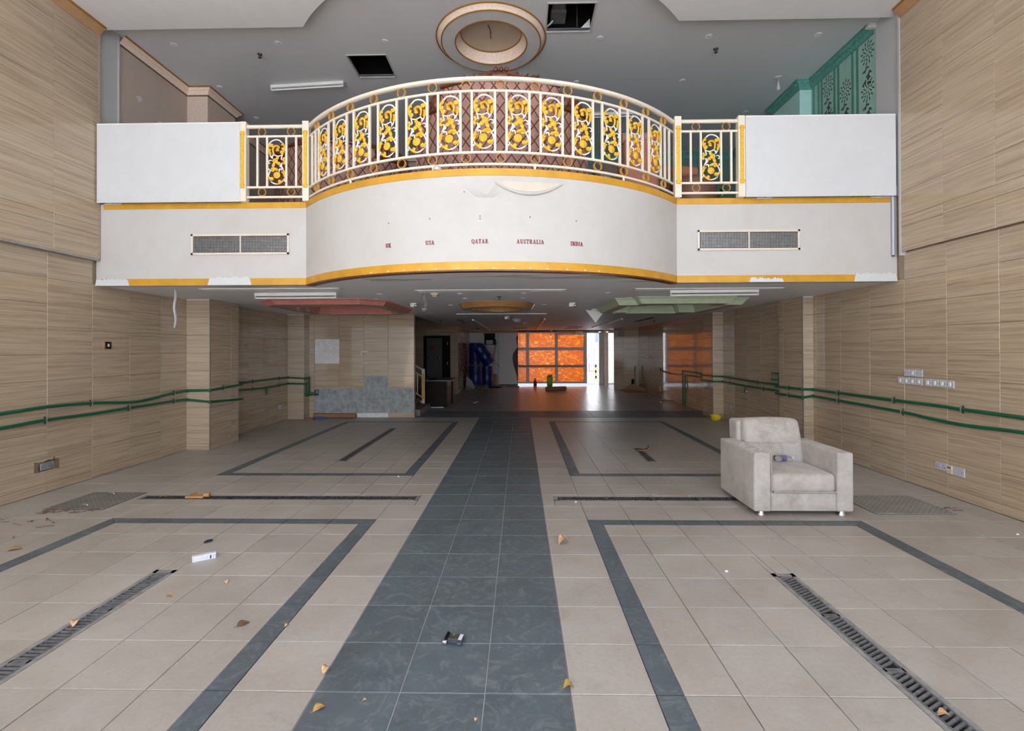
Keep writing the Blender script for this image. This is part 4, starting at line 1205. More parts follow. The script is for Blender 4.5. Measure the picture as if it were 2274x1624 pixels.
stroke(gold, [(600, 405), (582, 430), (556, 412), (552, 372), (590, 340), (640, 336), (690, 372), (712, 440), (704, 510), (690, 580)], 54, 0.16, y=-0.003)
stroke(gold, [(520, 400), (545, 350), (600, 328)], 40, 0.1)
stroke(gold, [(535, 440), (570, 470), (625, 460)], 44, 0.1)
stroke(gold, [(832, 300), (842, 380), (832, 460), (806, 550), (782, 610)], 46, 0.1)
stroke(gold, [(778, 420), (796, 480), (782, 540), (765, 590)], 40, 0.2, y=-0.004)
leafy(gold, (710, 325), 0.15, 110, 44)
blob(gold, (640, 785), 62, -0.006, (1, 0.5, 1))
for k in range(8):
    a = 2 * PI * k / 8
    blob(gold, (640 + 56 * math.cos(a), 785 + 56 * math.sin(a)), 27, -0.010, (1, 0.6, 1))
blob(gold, (640, 785), 26, -0.018)
leafy(gold, (600, 730), 2.1, 90, 36); leafy(gold, (590, 830), -2.7, 100, 40); leafy(gold, (670, 850), -1.15, 120, 38)
for p, r in (((388, 702), 40), ((398, 760), 34), ((384, 842), 44), ((425, 735), 28), ((372, 800), 26)): blob(gold, p, r)
stroke(gold, [(560, 1050), (640, 1018), (720, 1008), (760, 1055)], 76, 0.12, y=-0.003)
leafy(gold, (700, 1030), -1.0, 60, 44)
stroke(gold, [(425, 1035), (375, 1110), (352, 1190), (362, 1285)], 54, 0.1)
stroke(gold, [(462, 1105), (415, 1130), (395, 1190), (372, 1250)], 34, 0.22, y=-0.004)
blob(gold, (590, 1200), 88, -0.004, (1, 0.45, 1))
for k in range(14):
    a = 2 * PI * k / 14
    blob(gold, (590 + 80 * math.cos(a), 1200 + 80 * math.sin(a)), 24, -0.008, (1, 0.6, 1))
for k in range(8):
    a = 2 * PI * k / 8
    blob(gold, (590 + 40 * math.cos(a), 1200 + 40 * math.sin(a)), 20, -0.016, (1, 0.6, 1))
blob(gold, (590, 1200), 20, -0.022)
stroke(gold, [(690, 1290), (745, 1325), (800, 1290), (838, 1220)], 56, 0.14)
leafy(gold, (700, 1300), 0.1, 90, 40)
stroke(gold, [(395, 1335), (450, 1388), (515, 1432), (580, 1460)], 50, 0.1)
leafy(gold, (490, 1370), -0.5, 60, 44)
white_me = white.mesh('scroll_panel', ['white_metal'], (0, 0, 0), True)
gold_me = gold.mesh('gold_leaf', ['gold_leaf'], (0, 0, 0), True)
for m_ in (white_me, gold_me): pass
gold_mb = gold
def mirror_mesh(mb, name, mat):
    q = MB(); q.v = [(-x, y, z) for x, y, z in mb.v]; q.f = [f[::-1] for f in mb.f]; q.mi = mb.mi[:]
    return q.mesh(name, [mat], (0, 0, 0), True)
white_mir = mirror_mesh(white, 'scroll_panel', 'white_metal')
gold_mir = mirror_mesh(gold, 'gold_leaf', 'gold_leaf')
ZSC = (Z_2 + Z_3) / 2
def scroll(parent, x, y, rz, mir=False):
    o = link('scroll_panel', white_mir if mir else white_me, parent, Vector((x, y, ZSC)) - worldloc(parent))
    o.rotation_euler = (0, 0, rz)
    g = link('gold_leaf', gold_mir if mir else gold_me, o, (0, 0, 0))
    return o
bar_me = MB().box(-0.0125, 0.0125, -0.0125, 0.0125, Z_3, Z_2, b=0.002).mesh('baluster', ['cream'])
def bar(parent, x, y, rz):
    o = link('baluster', bar_me, parent, Vector((x, y, 0)) - worldloc(parent)); o.rotation_euler = (0, 0, rz)
def ring_mesh():
    mb = MB(); n = 24
    pr = [(0.044, -0.014), (0.050, -0.014), (0.050, 0.014), (0.044, 0.014)]
    loops_ = [[(r * math.cos(2 * PI * k / n), y, r * math.sin(2 * PI * k / n)) for r, y in pr] for k in range(n)]
    for k in range(n):
        a, b = loops_[k], loops_[(k + 1) % n]
        for i in range(4):
            j = (i + 1) % 4
            mb.add([a[i], a[j], b[j], b[i]], [(0, 1, 2, 3)])
    return mb.mesh('ring', ['gold_ring'])
ring_me = ring_mesh()
def ring(parent, x, y, z, rz):
    o = link('ring', ring_me, parent, Vector((x, y, z)) - worldloc(parent)); o.rotation_euler = (0, 0, rz)

cr_ = thing('curved_railing', 'cream curved balcony railing with thirteen gold scroll panels above the rounded front', 'railing', (BCX, BCY - RRL, ZM))
thA = math.acos((BCY - 6.2) / RRL) + 0.006
N_ = 56
def rail_arc(z, hy, hz, name, b=True):
    rows = []
    for i in range(N_ + 1):
        th = -thA + 2 * thA * i / N_
        row = []
        for (o_, dz) in ((-hy, -hz * 0.6), (-hy * 0.6, -hz), (hy * 0.6, -hz), (hy, -hz * 0.6), (hy, hz * 0.5), (hy * 0.55, hz), (-hy * 0.55, hz), (-hy, hz * 0.5)):
            row.append((BCX + (RRL + o_) * math.sin(th), BCY - (RRL + o_) * math.cos(th), z + dz))
        rows.append(row)
    part(name, MB().loops(rows, cap0=True, cap1=True), 'cream', cr_, True)
rail_arc(Z_TOP, 0.030, 0.0225, 'top_rail')
for z in (Z_2, Z_3, Z_B): rail_arc(z, 0.013, 0.013, 'rail')
DT = 0.1205
for k in range(-6, 7):
    th = k * DT
    for s in (-1, 1):
        t2 = th + s * 0.0403
        bar(cr_, *ra(t2), t2)
    scroll(cr_, *ra(th), th)
for s in (-1, 1):
    for t2 in (0.796, 0.8326): bar(cr_, *ra(s * t2), s * t2)
for k in range(-7, 7):
    th = (k + 0.5) * DT
    p = ra(th)
    for z in ((Z_TOP - 0.0225 + Z_2 + 0.013) / 2, (Z_3 + Z_B) / 2): ring(cr_, p[0], p[1], z, th)
for th in (-0.54, -0.18, 0.18, 0.54):
    p = ra(th)
    part('foot', MB().box(p[0] - 0.011, p[0] + 0.011, p[1] - 0.011, p[1] + 0.011, ZM - 0.002, Z_B), 'cream', cr_)
part('clip_lamp', MB().lathe([(0.0, 3.505), (0.045, 3.507), (0.05, 3.53), (0.03, 3.555), (0.012, 3.556), (0.012, 3.548), (0, 3.546)], -0.87, ra(-0.165)[1] - 0.01, 12), 'alu', cr_, True)

def side_rail(name, label, p0, p1, xs, rings_x, sx, mir):
    o = thing(name, label, 'railing', ((p0 + p1) / 2, 6.2, ZM))
    for px in (p0, p1):
        post = part('post', MB().box(px - 0.0415, px + 0.0415, 6.16, 6.245, ZM, 4.51, b=0.003), 'cream', o)
        strip = MB()
        strip.box(px - 0.022, px + 0.022, 6.150, 6.161, 3.69, 4.36, b=0.003)
        for z0, z1 in ((3.665, 3.70), (4.35, 4.385)):
            strip.box(px - 0.029, px + 0.029, 6.146, 6.161, z0, z1, b=0.006)
        for q in (-1, 1):
            for z in (3.70, 4.35): strip.ball((px + q * 0.022, 6.15, z), 0.012, 6, 4)
        part('gilt_pilaster', strip, 'gold_leaf', post, True)
    a, b = p0 + 0.04, p1 - 0.04
    part('top_rail', MB().tube([(a, 6.2, Z_TOP), (b, 6.2, Z_TOP)], 0.0245, 12), 'cream', o, True)
    for z in (Z_2, Z_3, Z_B): part('rail', MB().box(a, b, 6.187, 6.213, z - 0.013, z + 0.013, b=0.002), 'cream', o)
    for x in xs: bar(o, x, 6.2, 0)
    for x in rings_x:
        for z in ((Z_TOP - 0.0245 + Z_2 + 0.013) / 2, (Z_3 + Z_B) / 2): ring(o, x, 6.2, z, 0)
    scroll(o, sx, 6.2, 0, mir)
    return o
side_rail('straight_railing', 'short straight cream railing with one gold scroll left of the curved railing', -3.497, -2.698, (-3.325, -3.201, -2.955, -2.830), (-3.265, -2.893), -3.078, True)
side_rail('straight_railing', 'short straight cream railing with one gold scroll right of the curved railing', 1.964, 2.746, (2.13, 2.255, 2.505, 2.63), (2.192, 2.568), 2.380, False)

# white boards closing the balcony, and air grilles
def board(label, x0, x1, y):
    o = thing('parapet_board', label, 'board', ((x0 + x1) / 2, y, ZM))
    part('panel', MB().box(x0, x1, y, y + 0.02, ZM - 0.006, 4.497, b=0.002), 'board', o)
    part('top_edge', MB().box(x0, x1, y - 0.002, y + 0.05, 4.485, 4.50, b=0.002), 'white_metal', o)
    mb = MB()
    for i in range(9):
        x = x0 + 0.03 + (x1 - x0 - 0.06) * i / 8
        for z in (4.46, 3.53): mb.ball((x, y, z), 0.004, 5, 3)
    part('screw', mb, 'steel', o, kind='stuff')
board('plain white parapet board left of the railing, beside the left tiled wall', -5.36, -3.525, 6.15)
board('plain white parapet board right of the railing, beside the right tiled wall', 2.79, 4.615, 6.15)
def grille(label, x0, x1, z0, z1):
    y = YB - 0.002
    o = thing('air_grille', label, 'vent', ((x0 + x1) / 2, y, z0))
    f = 0.03
    part('frame', MB().box(x0, x1, y - 0.014, y, z0, z0 + f, b=0.004).box(x0, x1, y - 0.014, y, z1 - f, z1, b=0.004).box(x0, x0 + f, y - 0.014, y, z0, z1, b=0.004).box(x1 - f, x1, y - 0.014, y, z0, z1, b=0.004), 'ivory_frame', o)
    xm = (x0 + x1) / 2 + 0.006
    part('mullion', MB().box(xm - 0.008, xm + 0.008, y - 0.013, y, z0 + f, z1 - f), 'ivory_frame', o)
    part('dark_back', MB().box(x0 + f, x1 - f, y - 0.0015, y + 0.0, z0 + f, z1 - f), 'void', o)
    mb = MB()
    n = int((z1 - z0 - 2 * f) / 0.0195)
    for i in range(1, n + 1):
        z = z0 + f + (z1 - z0 - 2 * f) * i / (n + 1)
        mb.box(x0 + f, x1 - f, y - 0.007, y - 0.003, z - 0.0028, z + 0.0028)
    part('horizontal_slat', mb, 'steel', o, kind='stuff')
    mb = MB()
    n = int((x1 - x0 - 2 * f) / 0.0195)
    for i in range(1, n + 1):
        x = x0 + f + (x1 - x0 - 2 * f) * i / (n + 1)
        mb.box(x - 0.0026, x + 0.0026, y - 0.011, y - 0.007, z0 + f, z1 - f)
    part('vertical_slat', mb, 'steel', o, kind='stuff')

grille('wide two-part air grille in the white balcony front, left of the curve', -4.203, -2.936, 2.838, 3.107)
grille('wide two-part air grille in the white balcony front, right of the curve', 2.218, 3.488, 2.848, 3.108)

# red place names on the curved front (letters drawn as serif strokes in a unit box)
def letter(ch):
    """polygons of a bold serif capital, 1 high; returns (polys, width)"""
    K, T, s = 0.22, 0.10, 0.09
    def rect(x0, y0, x1, y1): return [(x0, y0), (x1, y0), (x1, y1), (x0, y1)]
    def ser(x0, x1, y): return rect(x0, y, x1, y + s)
    def ring_(cx, cy, rx, ry, tx, ty, a0, a1, n=14):
        ps = []
        for i in range(n):
            t0, t1 = a0 + (a1 - a0) * i / n, a0 + (a1 - a0) * (i + 1) / n
            ps.append([(cx + rx * math.cos(t0), cy + ry * math.sin(t0)), (cx + rx * math.cos(t1), cy + ry * math.sin(t1)), (cx + (rx - tx) * math.cos(t1), cy + (ry - ty) * math.sin(t1)), (cx + (rx - tx) * math.cos(t0), cy + (ry - ty) * math.sin(t0))])
        return ps
    def line(x0, y0, x1, y1, w): return [(x0 - w / 2, y0), (x0 + w / 2, y0), (x1 + w / 2, y1), (x1 - w / 2, y1)]
    if ch == 'I': return [rect(.12, 0, .12 + K, 1), ser(0, .46, 0), ser(0, .46, 1 - s)], .46
    if ch == 'L': return [rect(.1, 0, .1 + K, 1), ser(0, .44, 1 - s), rect(0, 0, .72, s), rect(.63, 0, .72, .32)], .74
    if ch == 'T': return [rect(.32, 0, .32 + K, 1), ser(.2, .66, 0), rect(0, 1 - s, .86, 1), rect(0, .7, .08, 1), rect(.78, .7, .86, 1)], .86
    if ch == 'A': return [line(.12, 0, .45, 1, T), line(.78, 0, .45, 1, K), rect(.24, .3, .66, .39), ser(0, .3, 0), ser(.58, 1.0, 0)], 1.0
    if ch == 'N': return [rect(.12, 0, .12 + T, 1), rect(.78, 0, .78 + T, 1), line(.22, 1, .76, 0, K + .04), ser(0, .34, 0), ser(0, .34, 1 - s), ser(.66, 1, 1 - s)], 1.0
    if ch == 'K': return [rect(.1, 0, .1 + K, 1), ser(0, .42, 0), ser(0, .42, 1 - s), line(.36, .42, .78, 1, T), line(.46, .55, .84, 0, K), ser(.62, .98, 0), ser(.62, .95, 1 - s)], .98
    if ch == 'U': return [rect(.1, .3, .1 + K, 1), rect(.72, .3, .72 + T, 1), ser(0, .42, 1 - s), ser(.6, .94, 1 - s)] + ring_(.46, .34, .36, .34, K, .1, PI, 2 * PI, 12), .94
    if ch == 'D': return [rect(.1, 0, .1 + K, 1), ser(0, .4, 0), ser(0, .4, 1 - s)] + ring_(.4, .5, .5, .5, K, s, -PI / 2, PI / 2), .92
    if ch == 'R': return [rect(.1, 0, .1 + K, 1), ser(0, .42, 0), ser(0, .42, 1 - s), line(.5, .5, .82, 0, K), ser(.7, 1, 0)] + ring_(.4, .74, .38, .26, K, s, -PI / 2, PI / 2, 10), 1.0
    if ch in 'QO':
        p = ring_(.5, .5, .5, .5, K, s, 0, 2 * PI, 20)
        if ch == 'Q': p.append([(.46, .14), (.62, .2), (.98, -.2), (.74, -.2)])
        return p, 1.0
    if ch == 'S': return ring_(.38, .74, .34, .26, .18, s, PI * 0.12, PI * 1.5, 10) + ring_(.38, .26, .36, .26, .18, s, -PI * .86, PI * .5, 10) + [line(.3, .56, .5, .42, .3), rect(.64, .7, .72, 1), rect(.02, 0, .1, .3)], .76
    return [], .4
def word(txt, cx, cap, tracking, label, wf=0.72):
    tot = sum(letter(c)[1] for c in txt) * cap * wf + tracking * (len(txt) - 1)
    th = math.asin((cx - BCX) / BR) - tot / 2 / BR
    zb = 2.725
    o = thing('wall_lettering', label, 'lettering', (*on_arc(math.asin((cx - BCX) / BR), BR), zb))
    for c in txt:
        polys, w = letter(c)
        mb = MB()
        for pl in polys:
            f0, f1 = [], []
            for (x, z) in pl:
                t = th + x * cap * wf / BR
                f0.append((*on_arc(t, BR + 0.0005), zb + z * cap)); f1.append((*on_arc(t, BR + 0.006), zb + z * cap))
            mb.loops([f0, f1], cap0=True, cap1=True)
        part('letter_' + c.lower(), mb, 'red_letter', o)
        th += (w * cap * wf + tracking) / BR
for txt, cx in (('UK', -1.421), ('USA', -0.947), ('QATAR', -0.417), ('AUSTRALIA', 0.108), ('INDIA', 0.605)):
    word(txt, cx, 0.044, 0.0055, 'small red serif letters reading %s on the white curved balcony front' % txt)

# ------------------------------------------------------------------ mezzanine seating seen through the railing
def booth(label, cx, cy, r, a, ztop, wing_a, zwing, crest=True, rz=0.0):
    """a tall round-backed booth sofa: diamond-quilted back with carved wooden capping; its back is towards the viewer"""
    o = thing('booth_sofa', label, 'sofa', (cx, cy, ZM))
    def pt(th, rr): return (cx + rr * math.sin(th + rz), cy - rr * math.cos(th + rz))
    def panel(a0, a1, z0, z1, name):
        n = 22; m = 10
        mb = MB(); mb.uv = []
        rows = []
        for j in range(m + 1):
            t = j / m
            z = z0 + (z1 - z0) * t
            rr = r + 0.05 * (1 - t) ** 2 + 0.03 * t
            rows.append([(*pt(a0 + (a1 - a0) * i / n, rr), z) for i in range(n + 1)])
            mb.uv += [(((a0 + (a1 - a0) * i / n) * r) / 0.135, z / 0.182) for i in range(n + 1)]
        mb.strip(rows)
        return part(name, mb, 'quilt', o, True)
    panel(-a, a, ZM, ztop, 'quilted_back')
    for s in (-1, 1):
        panel(s * a, s * wing_a, ZM, zwing, 'quilted_wing')
    def cap(a0, a1, z, h, name):
        n = 20; rows = []
        for i in range(n + 1):
            th = a0 + (a1 - a0) * i / n
            rows.append([(*pt(th, r + d), z + e) for d, e in ((0.02, -0.02), (0.055, 0.0), (0.06, h * 0.5), (0.03, h), (-0.04, h), (-0.05, -0.02))])
        part(name, MB().loops(rows, cap0=True, cap1=True), 'brown_wood', o, True)
    cap(-a, a, ztop, 0.045, 'capping')
    for s in (-1, 1): cap(s * a, s * wing_a, zwing, 0.05, 'wing_capping')
    if crest:
        mb = MB()
        for k in range(-7, 8):
            th = k * a * 0.085
            h = 0.035 + 0.055 * math.exp(-(k / 2.2) ** 2) + (0.012 if k % 2 else 0)
            p = pt(th, r + 0.02)
            mb.ball((p[0], p[1], ztop + 0.03 + h * 0.4), h * 0.62, 8, 6, 0, (1.3, 0.4, 0.9))
            mb.ball((p[0] + 0.02, p[1] - 0.02, ztop + 0.03 + h * 0.9), h * 0.3, 6, 5)
        for s in (-1, 1):
            pts = [pt(s * a * (0.12 + 0.5 * t), r + 0.03) for t in [i / 10 for i in range(11)]]
            mb.tube([(p[0], p[1], ztop + 0.045 + 0.02 * math.cos(6 * i / 10)) for i, p in enumerate(pts)], [0.035 - 0.002 * i for i in range(11)], 7)
        part('carved_crest', mb, 'brown_wood', o, True)
        for s in (-1, 1):
            mb = MB()
            for k in range(7):
                th = s * (a + (wing_a - a) * (0.05 + 0.13 * k))
                p = pt(th, r + 0.02); h = 0.15 * (1 - k / 9) * (1 + 0.2 * math.sin(3 * k))
                mb.ball((p[0], p[1], zwing + 0.06 + h * 0.5), 0.05 + 0.02 * math.sin(2 * k), 8, 6, 0, (1, 0.5, 1 + h * 3))
            part('carved_shoulder', mb, 'brown_wood', o, True)
    # seat inside the curve
    seat = [pt(-wing_a + 2 * wing_a * i / 16, r - 0.06) for i in range(17)]
    part('seat', MB().prism(seat, ZM, ZM + 0.42, 'z'), 'rosewood', o)
    return o
booth('tall round-backed quilted booth with carved crest behind the middle of the curved railing', -0.235, 7.25, 1.42, 0.52, 4.80, 0.86, 4.54)
booth('lower quilted booth with carved brown crest behind the left half of the railing', -2.85, 8.3, 1.15, 0.62, 4.64, 1.22, 4.50)
def lump_chair(name, label, loc, parts_):
    o = thing(name, label, 'armchair', loc)
    for nm, mb, mat in parts_: part(nm, mb, mat, o, True)
    return o
lump_chair('salmon_armchair', 'salmon boxy armchair standing behind the right end of the curved railing', (1.62, 6.85, ZM), [
    ('back', MB().rbox(1.40, 1.86, 6.62, 6.85, ZM, 4.42, 0.04, 3), 'salmon'),
    ('arm', MB().rbox(1.36, 1.52, 6.85, 7.4, ZM, 4.25, 0.06, 3), 'salmon'),
    ('arm', MB().rbox(1.74, 1.90, 6.85, 7.4, ZM, 4.25, 0.06, 3), 'salmon'),
    ('seat', MB().rbox(1.50, 1.76, 6.83, 7.42, ZM, 3.9, 0.05, 3), 'salmon'),
    ('bolster', MB().tube([(1.38, 6.72, 4.47), (1.88, 6.72, 4.47)], 0.075, 12), 'tan_cushion')])
solo('upended_cushion', MB().rbox(-0.13, 0.13, -0.07, 0.07, 0, 0.52, 0.05, 4).rbox(-0.18, 0.0, -0.05, 0.09, 0.30, 0.50, 0.05, 3), 'tan_cushion', 'tan pink cushion standing on end above the salmon armchair', 'cushion', (1.90, 6.99, 4.26), None, True)
bpy.data.objects['upended_cushion'].rotation_euler = (0, math.radians(17), 0)
solo('storage_box', MB().rbox(1.02, 1.33, 6.70, 7.0, ZM, 4.12, 0.02, 2), 'grey_box', 'grey-brown storage box on the balcony left of the salmon armchair', 'box', None, None, True)
solo('padded_drum', MB().lathe([(0.30, ZM), (0.31, ZM + 0.05), (0.31, 3.92), (0.27, 3.97), (0.0, 3.985)], 2.42, 6.95, 28), 'rosewood', 'rose-brown padded drum stool behind the short right railing', 'stool', None, None, True)
solo('bolster_roll', MB().tube([(2.12, 6.88, 4.073), (2.44, 6.95, 4.073)], 0.085, 14), 'salmon', 'rolled salmon bolster lying on the rose-brown drum stool', 'cushion', None, None, True)
solo('leaning_board', MB().prism([(2.12, ZM), (2.42, ZM), (2.18, 4.32), (2.08, 4.24)], 7.35, 7.40, 'y'), 'rosewood', 'slanted rose-brown board standing behind the rolled bolster', 'board')
o = thing('picture_frame', 'dark teal carved frame panel on the teal back wall behind the short right railing', 'frame', (3.75, 10.88, 4.4))
part('frame', MB().box(3.2, 4.45, 10.84, 10.9, 5.0, 5.1, b=0.01).box(4.35, 4.45, 10.84, 10.9, 3.9, 5.1, b=0.01).box(3.2, 3.3, 10.84, 10.9, 3.9, 5.1, b=0.01), 'teal_stripe', o)
part('panel', MB().box(3.3, 4.35, 10.87, 10.9, 3.9, 5.0), 'grey_box', o)
mb = MB()
for i in range(10):
    for x in (4.40, ):
        mb.box(x - 0.012, x + 0.012, 10.83, 10.845, 3.95 + 0.11 * i, 3.99 + 0.11 * i)
part('bead', mb, 'white_metal', o, kind='stuff')
mb = MB()
for s in range(5):
    for t in range(3):
        mb.tube([(3.45 + 0.2 * s + 0.06 * math.cos(a), 10.865, 4.2 + 0.3 * t + 0.07 * math.sin(a)) for a in [2 * PI * q / 10 for q in range(10)]], 0.012, 5, True)
part('carving', mb, 'teal_plain', o, kind='stuff')
solo('glass_bulb', MB().ball((0.96, 5.57, ZM + 0.058), 0.06, 12, 8), 'clear_plastic', 'clear glass bulb lying on the balcony edge behind the curved railing', 'bulb', None, None, True)

# ------------------------------------------------------------------ ceiling medallions
def poly_medallion(name, label, poly, w, zb, zr, mats, inner=None):
    xs = [p[0] for p in poly]; ys = [p[1] for p in poly]
    o = thing(name, label, 'ceiling moulding', ((min(xs) + max(xs)) / 2, (min(ys) + max(ys)) / 2, zb))
    lift = ZC - zb
    def lp(d, z): return [(x, y, z) for x, y in (offset_poly(poly, d) if d else poly)]
    pr = [(0.0, ZC), (0.004, ZC - 0.012), (0.035, ZC - lift * 0.30), (0.040, ZC - lift * 0.38), (0.060, ZC - lift * 0.62), (0.066, ZC - lift * 0.70), (0.092, zb)]
    part('outer_moulding', MB().loops([lp(d, z) for d, z in pr]), mats[0], o)
    if inner:
        face_in = [(x, y, zb) for x, y in inner]
        part('ring_face', MB().loops([lp(0.092, zb), face_in]), mats[1], o)
        w = 0.0
        def lp(d, z): return [(x, y, z) for x, y in (offset_poly(inner, d) if d else inner)]
    else: part('ring_face', MB().loops([lp(0.092, zb), lp(w, zb)]), mats[1], o)
    h = zr - zb
    pr = [(w, zb), (w + 0.018, zb + h * 0.30), (w + 0.024, zb + h * 0.36), (w + 0.045, zb + h * 0.64), (w + 0.05, zb + h * 0.70), (w + 0.085, zr)]
    part('inner_moulding', MB().loops([lp(d, z) for d, z in pr]), mats[0], o)
    part('recess_panel', MB().loops([lp(w + 0.085, zr), lp(w + 0.10, zr + 0.004)], cap1=True), mats[2], o)
    return o
ch = 0.36
x0, x1, y0, y1 = -4.43, -2.235, 7.96, 10.62
om = poly_medallion('octagonal_ceiling_moulding', 'rose-painted octagonal ceiling moulding under the balcony on the left',
    [(x0 + ch, y0), (x1 - ch, y0), (x1, y0 + ch), (x1, y1 - ch), (x1 - ch, y1), (x0 + ch, y1), (x0, y1 - ch), (x0, y0 + ch)], 0.26, 2.365, 2.52, ['red_crown', 'ring_olive', 'ring_olive'],
    [(-3.98, 8.44), (-2.70, 8.44), (-2.50, 8.62), (-2.50, 10.16), (-2.70, 10.33), (-3.98, 10.33), (-4.18, 10.16), (-4.18, 8.62)])
rnd = random.Random(9)
for i, (cx, cy, s) in enumerate(((-3.98, 8.75, 0.10), (-3.35, 9.9, 0.07), (-3.9, 8.95, 0.08))):
    pts = [(cx + 0.3 * s * math.sin(2.1 * t), cy + 0.02 * t, 2.40 - s * 0.9 * t / 5 + 0.02 * math.sin(3 * t)) for t in range(6)]
    part('loose_wire', MB().tube(pts, 0.006, 5), 'cable_grey', om, True)
x0, x1, y0, y1 = 1.55, 3.745, 7.885, 10.45
nx, ny = 0.31, 0.26
poly_medallion('stepped_ceiling_moulding', 'sage green ceiling moulding with stepped corners under the balcony on the right',
    [(x0 + nx, y0), (x1 - nx, y0), (x1 - nx, y0 + ny), (x1, y0 + ny), (x1, y1 - ny), (x1 - nx, y1 - ny), (x1 - nx, y1), (x0 + nx, y1), (x0 + nx, y1 - ny), (x0, y1 - ny), (x0, y0 + ny), (x0 + nx, y0 + ny)], 0.27, 2.345, 2.50, ['green_crown', 'ring_pink', 'ring_pink'])
def round_medallion(name, label, cx, cy, zc, zb, zr, ro, rb, ri, rt, mats, gold=None):
    o = thing(name, label, 'ceiling moulding', (cx, cy, zb))
    d, l = ro - rb, zc - zb
    pr = [(ro, zc), (ro - 0.05 * d, zc - 0.12 * l), (ro - 0.35 * d, zc - 0.30 * l), (ro - 0.42 * d, zc - 0.40 * l), (ro - 0.55 * d, zc - 0.5 * l), (ro - 0.68 * d, zc - 0.72 * l), (ro - 0.75 * d, zc - 0.82 * l), (rb + 0.08 * d, zb + 0.04 * l), (rb, zb)]
    part('outer_moulding', MB().lathe(pr, cx, cy, 72, 0, False, False), mats[0], o, True)
    part('ring_face', MB().lathe([(rb, zb), (ri, zb)], cx, cy, 72, 0, False, False), mats[1], o)
    d, l = ri - rt, zr - zb
    pr = [(ri, zb), (ri - 0.1 * d, zb + 0.2 * l), (ri - 0.4 * d, zb + 0.36 * l), (ri - 0.48 * d, zb + 0.48 * l), (ri - 0.7 * d, zb + 0.72 * l), (ri - 0.8 * d, zb + 0.86 * l), (rt, zr)]
    part('inner_moulding', MB().lathe(pr, cx, cy, 72, 0, False, False), mats[0], o, True)
    part('dome', MB().lathe([(rt, zr), (rt * 0.7, zr + 0.004), (0.02, zr + 0.006)], cx, cy, 72, 0, False, True), mats[2], o, True)
    if gold:
        for r, z in ((ro + 0.004, zc - 0.008), (rb + 0.004, zb + 0.003), (ri - 0.002, zb + 0.003), (rt + 0.002, zr - 0.004)):
            part('gilt_line', MB().tube([(cx + r * math.cos(2 * PI * k / 72), cy + r * math.sin(2 * PI * k / 72), z) for k in range(72)], 0.009, 6, True), gold, o, True)
    return o
rm = round_medallion('round_ceiling_rose', 'large round cream and gold ceiling rose above the curved railing', -0.39, 6.80, ZU, 5.836, 5.985, 0.745, 0.677, 0.495, 0.42, ['crown_cream', 'ring_grey', 'dome'], 'crown_gold')
part('hook_wire', MB().tube([(-0.42, 6.62, 5.98), (-0.40, 6.60, 5.93), (-0.385, 6.66, 5.90), (-0.40, 6.75, 5.96), (-0.395, 6.86, 5.95)], 0.007, 6), 'brown_wood', rm, True)
round_medallion('round_ceiling_moulding', 'bronze-painted round ceiling moulding in the middle of the lower ceiling', GLD[0], GLD[1], ZC, 2.36, 2.50, 0.705, 0.64, 0.475, 0.41, ['bronze', 'ring_olive', 'bronze'])

# access hatches in the upper ceiling
def hatch(label, r, kit):
    o = thing('access_hatch', label, 'ceiling hatch', ((r[0] + r[1]) / 2, (r[2] + r[3]) / 2, ZU))
    b = MB(); h = 0.34
    for q in ((r[0] - 0.01, r[0], r[2], r[3]), (r[1], r[1] + 0.01, r[2], r[3]), (r[0], r[1], r[2] - 0.01, r[2]), (r[0], r[1], r[3], r[3] + 0.01)): b.box(*q, ZU + 0.028, ZU + h)
    b.box(r[0], r[1], r[2], r[3], ZU + h, ZU + h + 0.01)
    part('dark_recess', b, 'void', o)
    f = 0.014
    part('frame', MB().box(r[0] - f, r[1] + f, r[2] - f, r[2] + 0.004, ZU - 0.012, ZU + 0.03, b=0.002).box(r[0] - f, r[1] + f, r[3] - 0.004, r[3] + f, ZU - 0.012, ZU + 0.03, b=0.002).box(r[0] - f, r[0] + 0.004, r[2], r[3], ZU - 0.012, ZU + 0.03, b=0.002).box(r[1] - 0.004, r[1] + f, r[2], r[3], ZU - 0.012, ZU + 0.03, b=0.002), 'alu', o)
    part('rail_bar', MB().box(r[0], r[1], r[3] - 0.05, r[3] - 0.03, ZU + 0.0, ZU + 0.015).box(r[0] + 0.03, r[1] - 0.03, r[3] - 0.02, r[3], ZU + 0.0, ZU + 0.03), 'steel', o)
    if kit:
        part('air_unit', MB().box(r[0] + 0.06, r[0] + 0.24, r[2] + 0.2, r[2] + 0.5, ZU + 0.12, ZU + 0.3, b=0.01).box(r[0] + 0.05, r[0] + 0.25, r[2] + 0.28, r[2] + 0.52, ZU + 0.08, ZU + 0.12, b=0.004), 'asphalt_sheet', o)
        part('white_hose', MB().tube([(r[0] + 0.0, r[3] - 0.05, ZU + 0.03), (r[0] + 0.06, r[3] - 0.08, ZU + 0.06), (r[0] + 0.11, r[3] - 0.12, ZU + 0.12), (r[0] + 0.12, r[3] - 0.14, ZU + 0.2)], 0.012, 8), 'white_plastic', o, True)
        part('hanger_rod', MB().box(r[0] + 0.40, r[0] + 0.41, r[3] - 0.1, r[3] - 0.09, ZU, ZU + 0.3), 'steel', o)
        part('folded_flap', MB().prism([(r[1] - 0.14, ZU + 0.01), (r[1] - 0.005, ZU + 0.01), (r[1] - 0.005, ZU + 0.15)], r[3] - 0.03, r[3] - 0.025, 'y'), 'white_metal', o)
hatch('open square hatch with black void in the upper ceiling, left of the ceiling rose', (-2.51, -1.94, 7.11, 7.69), False)
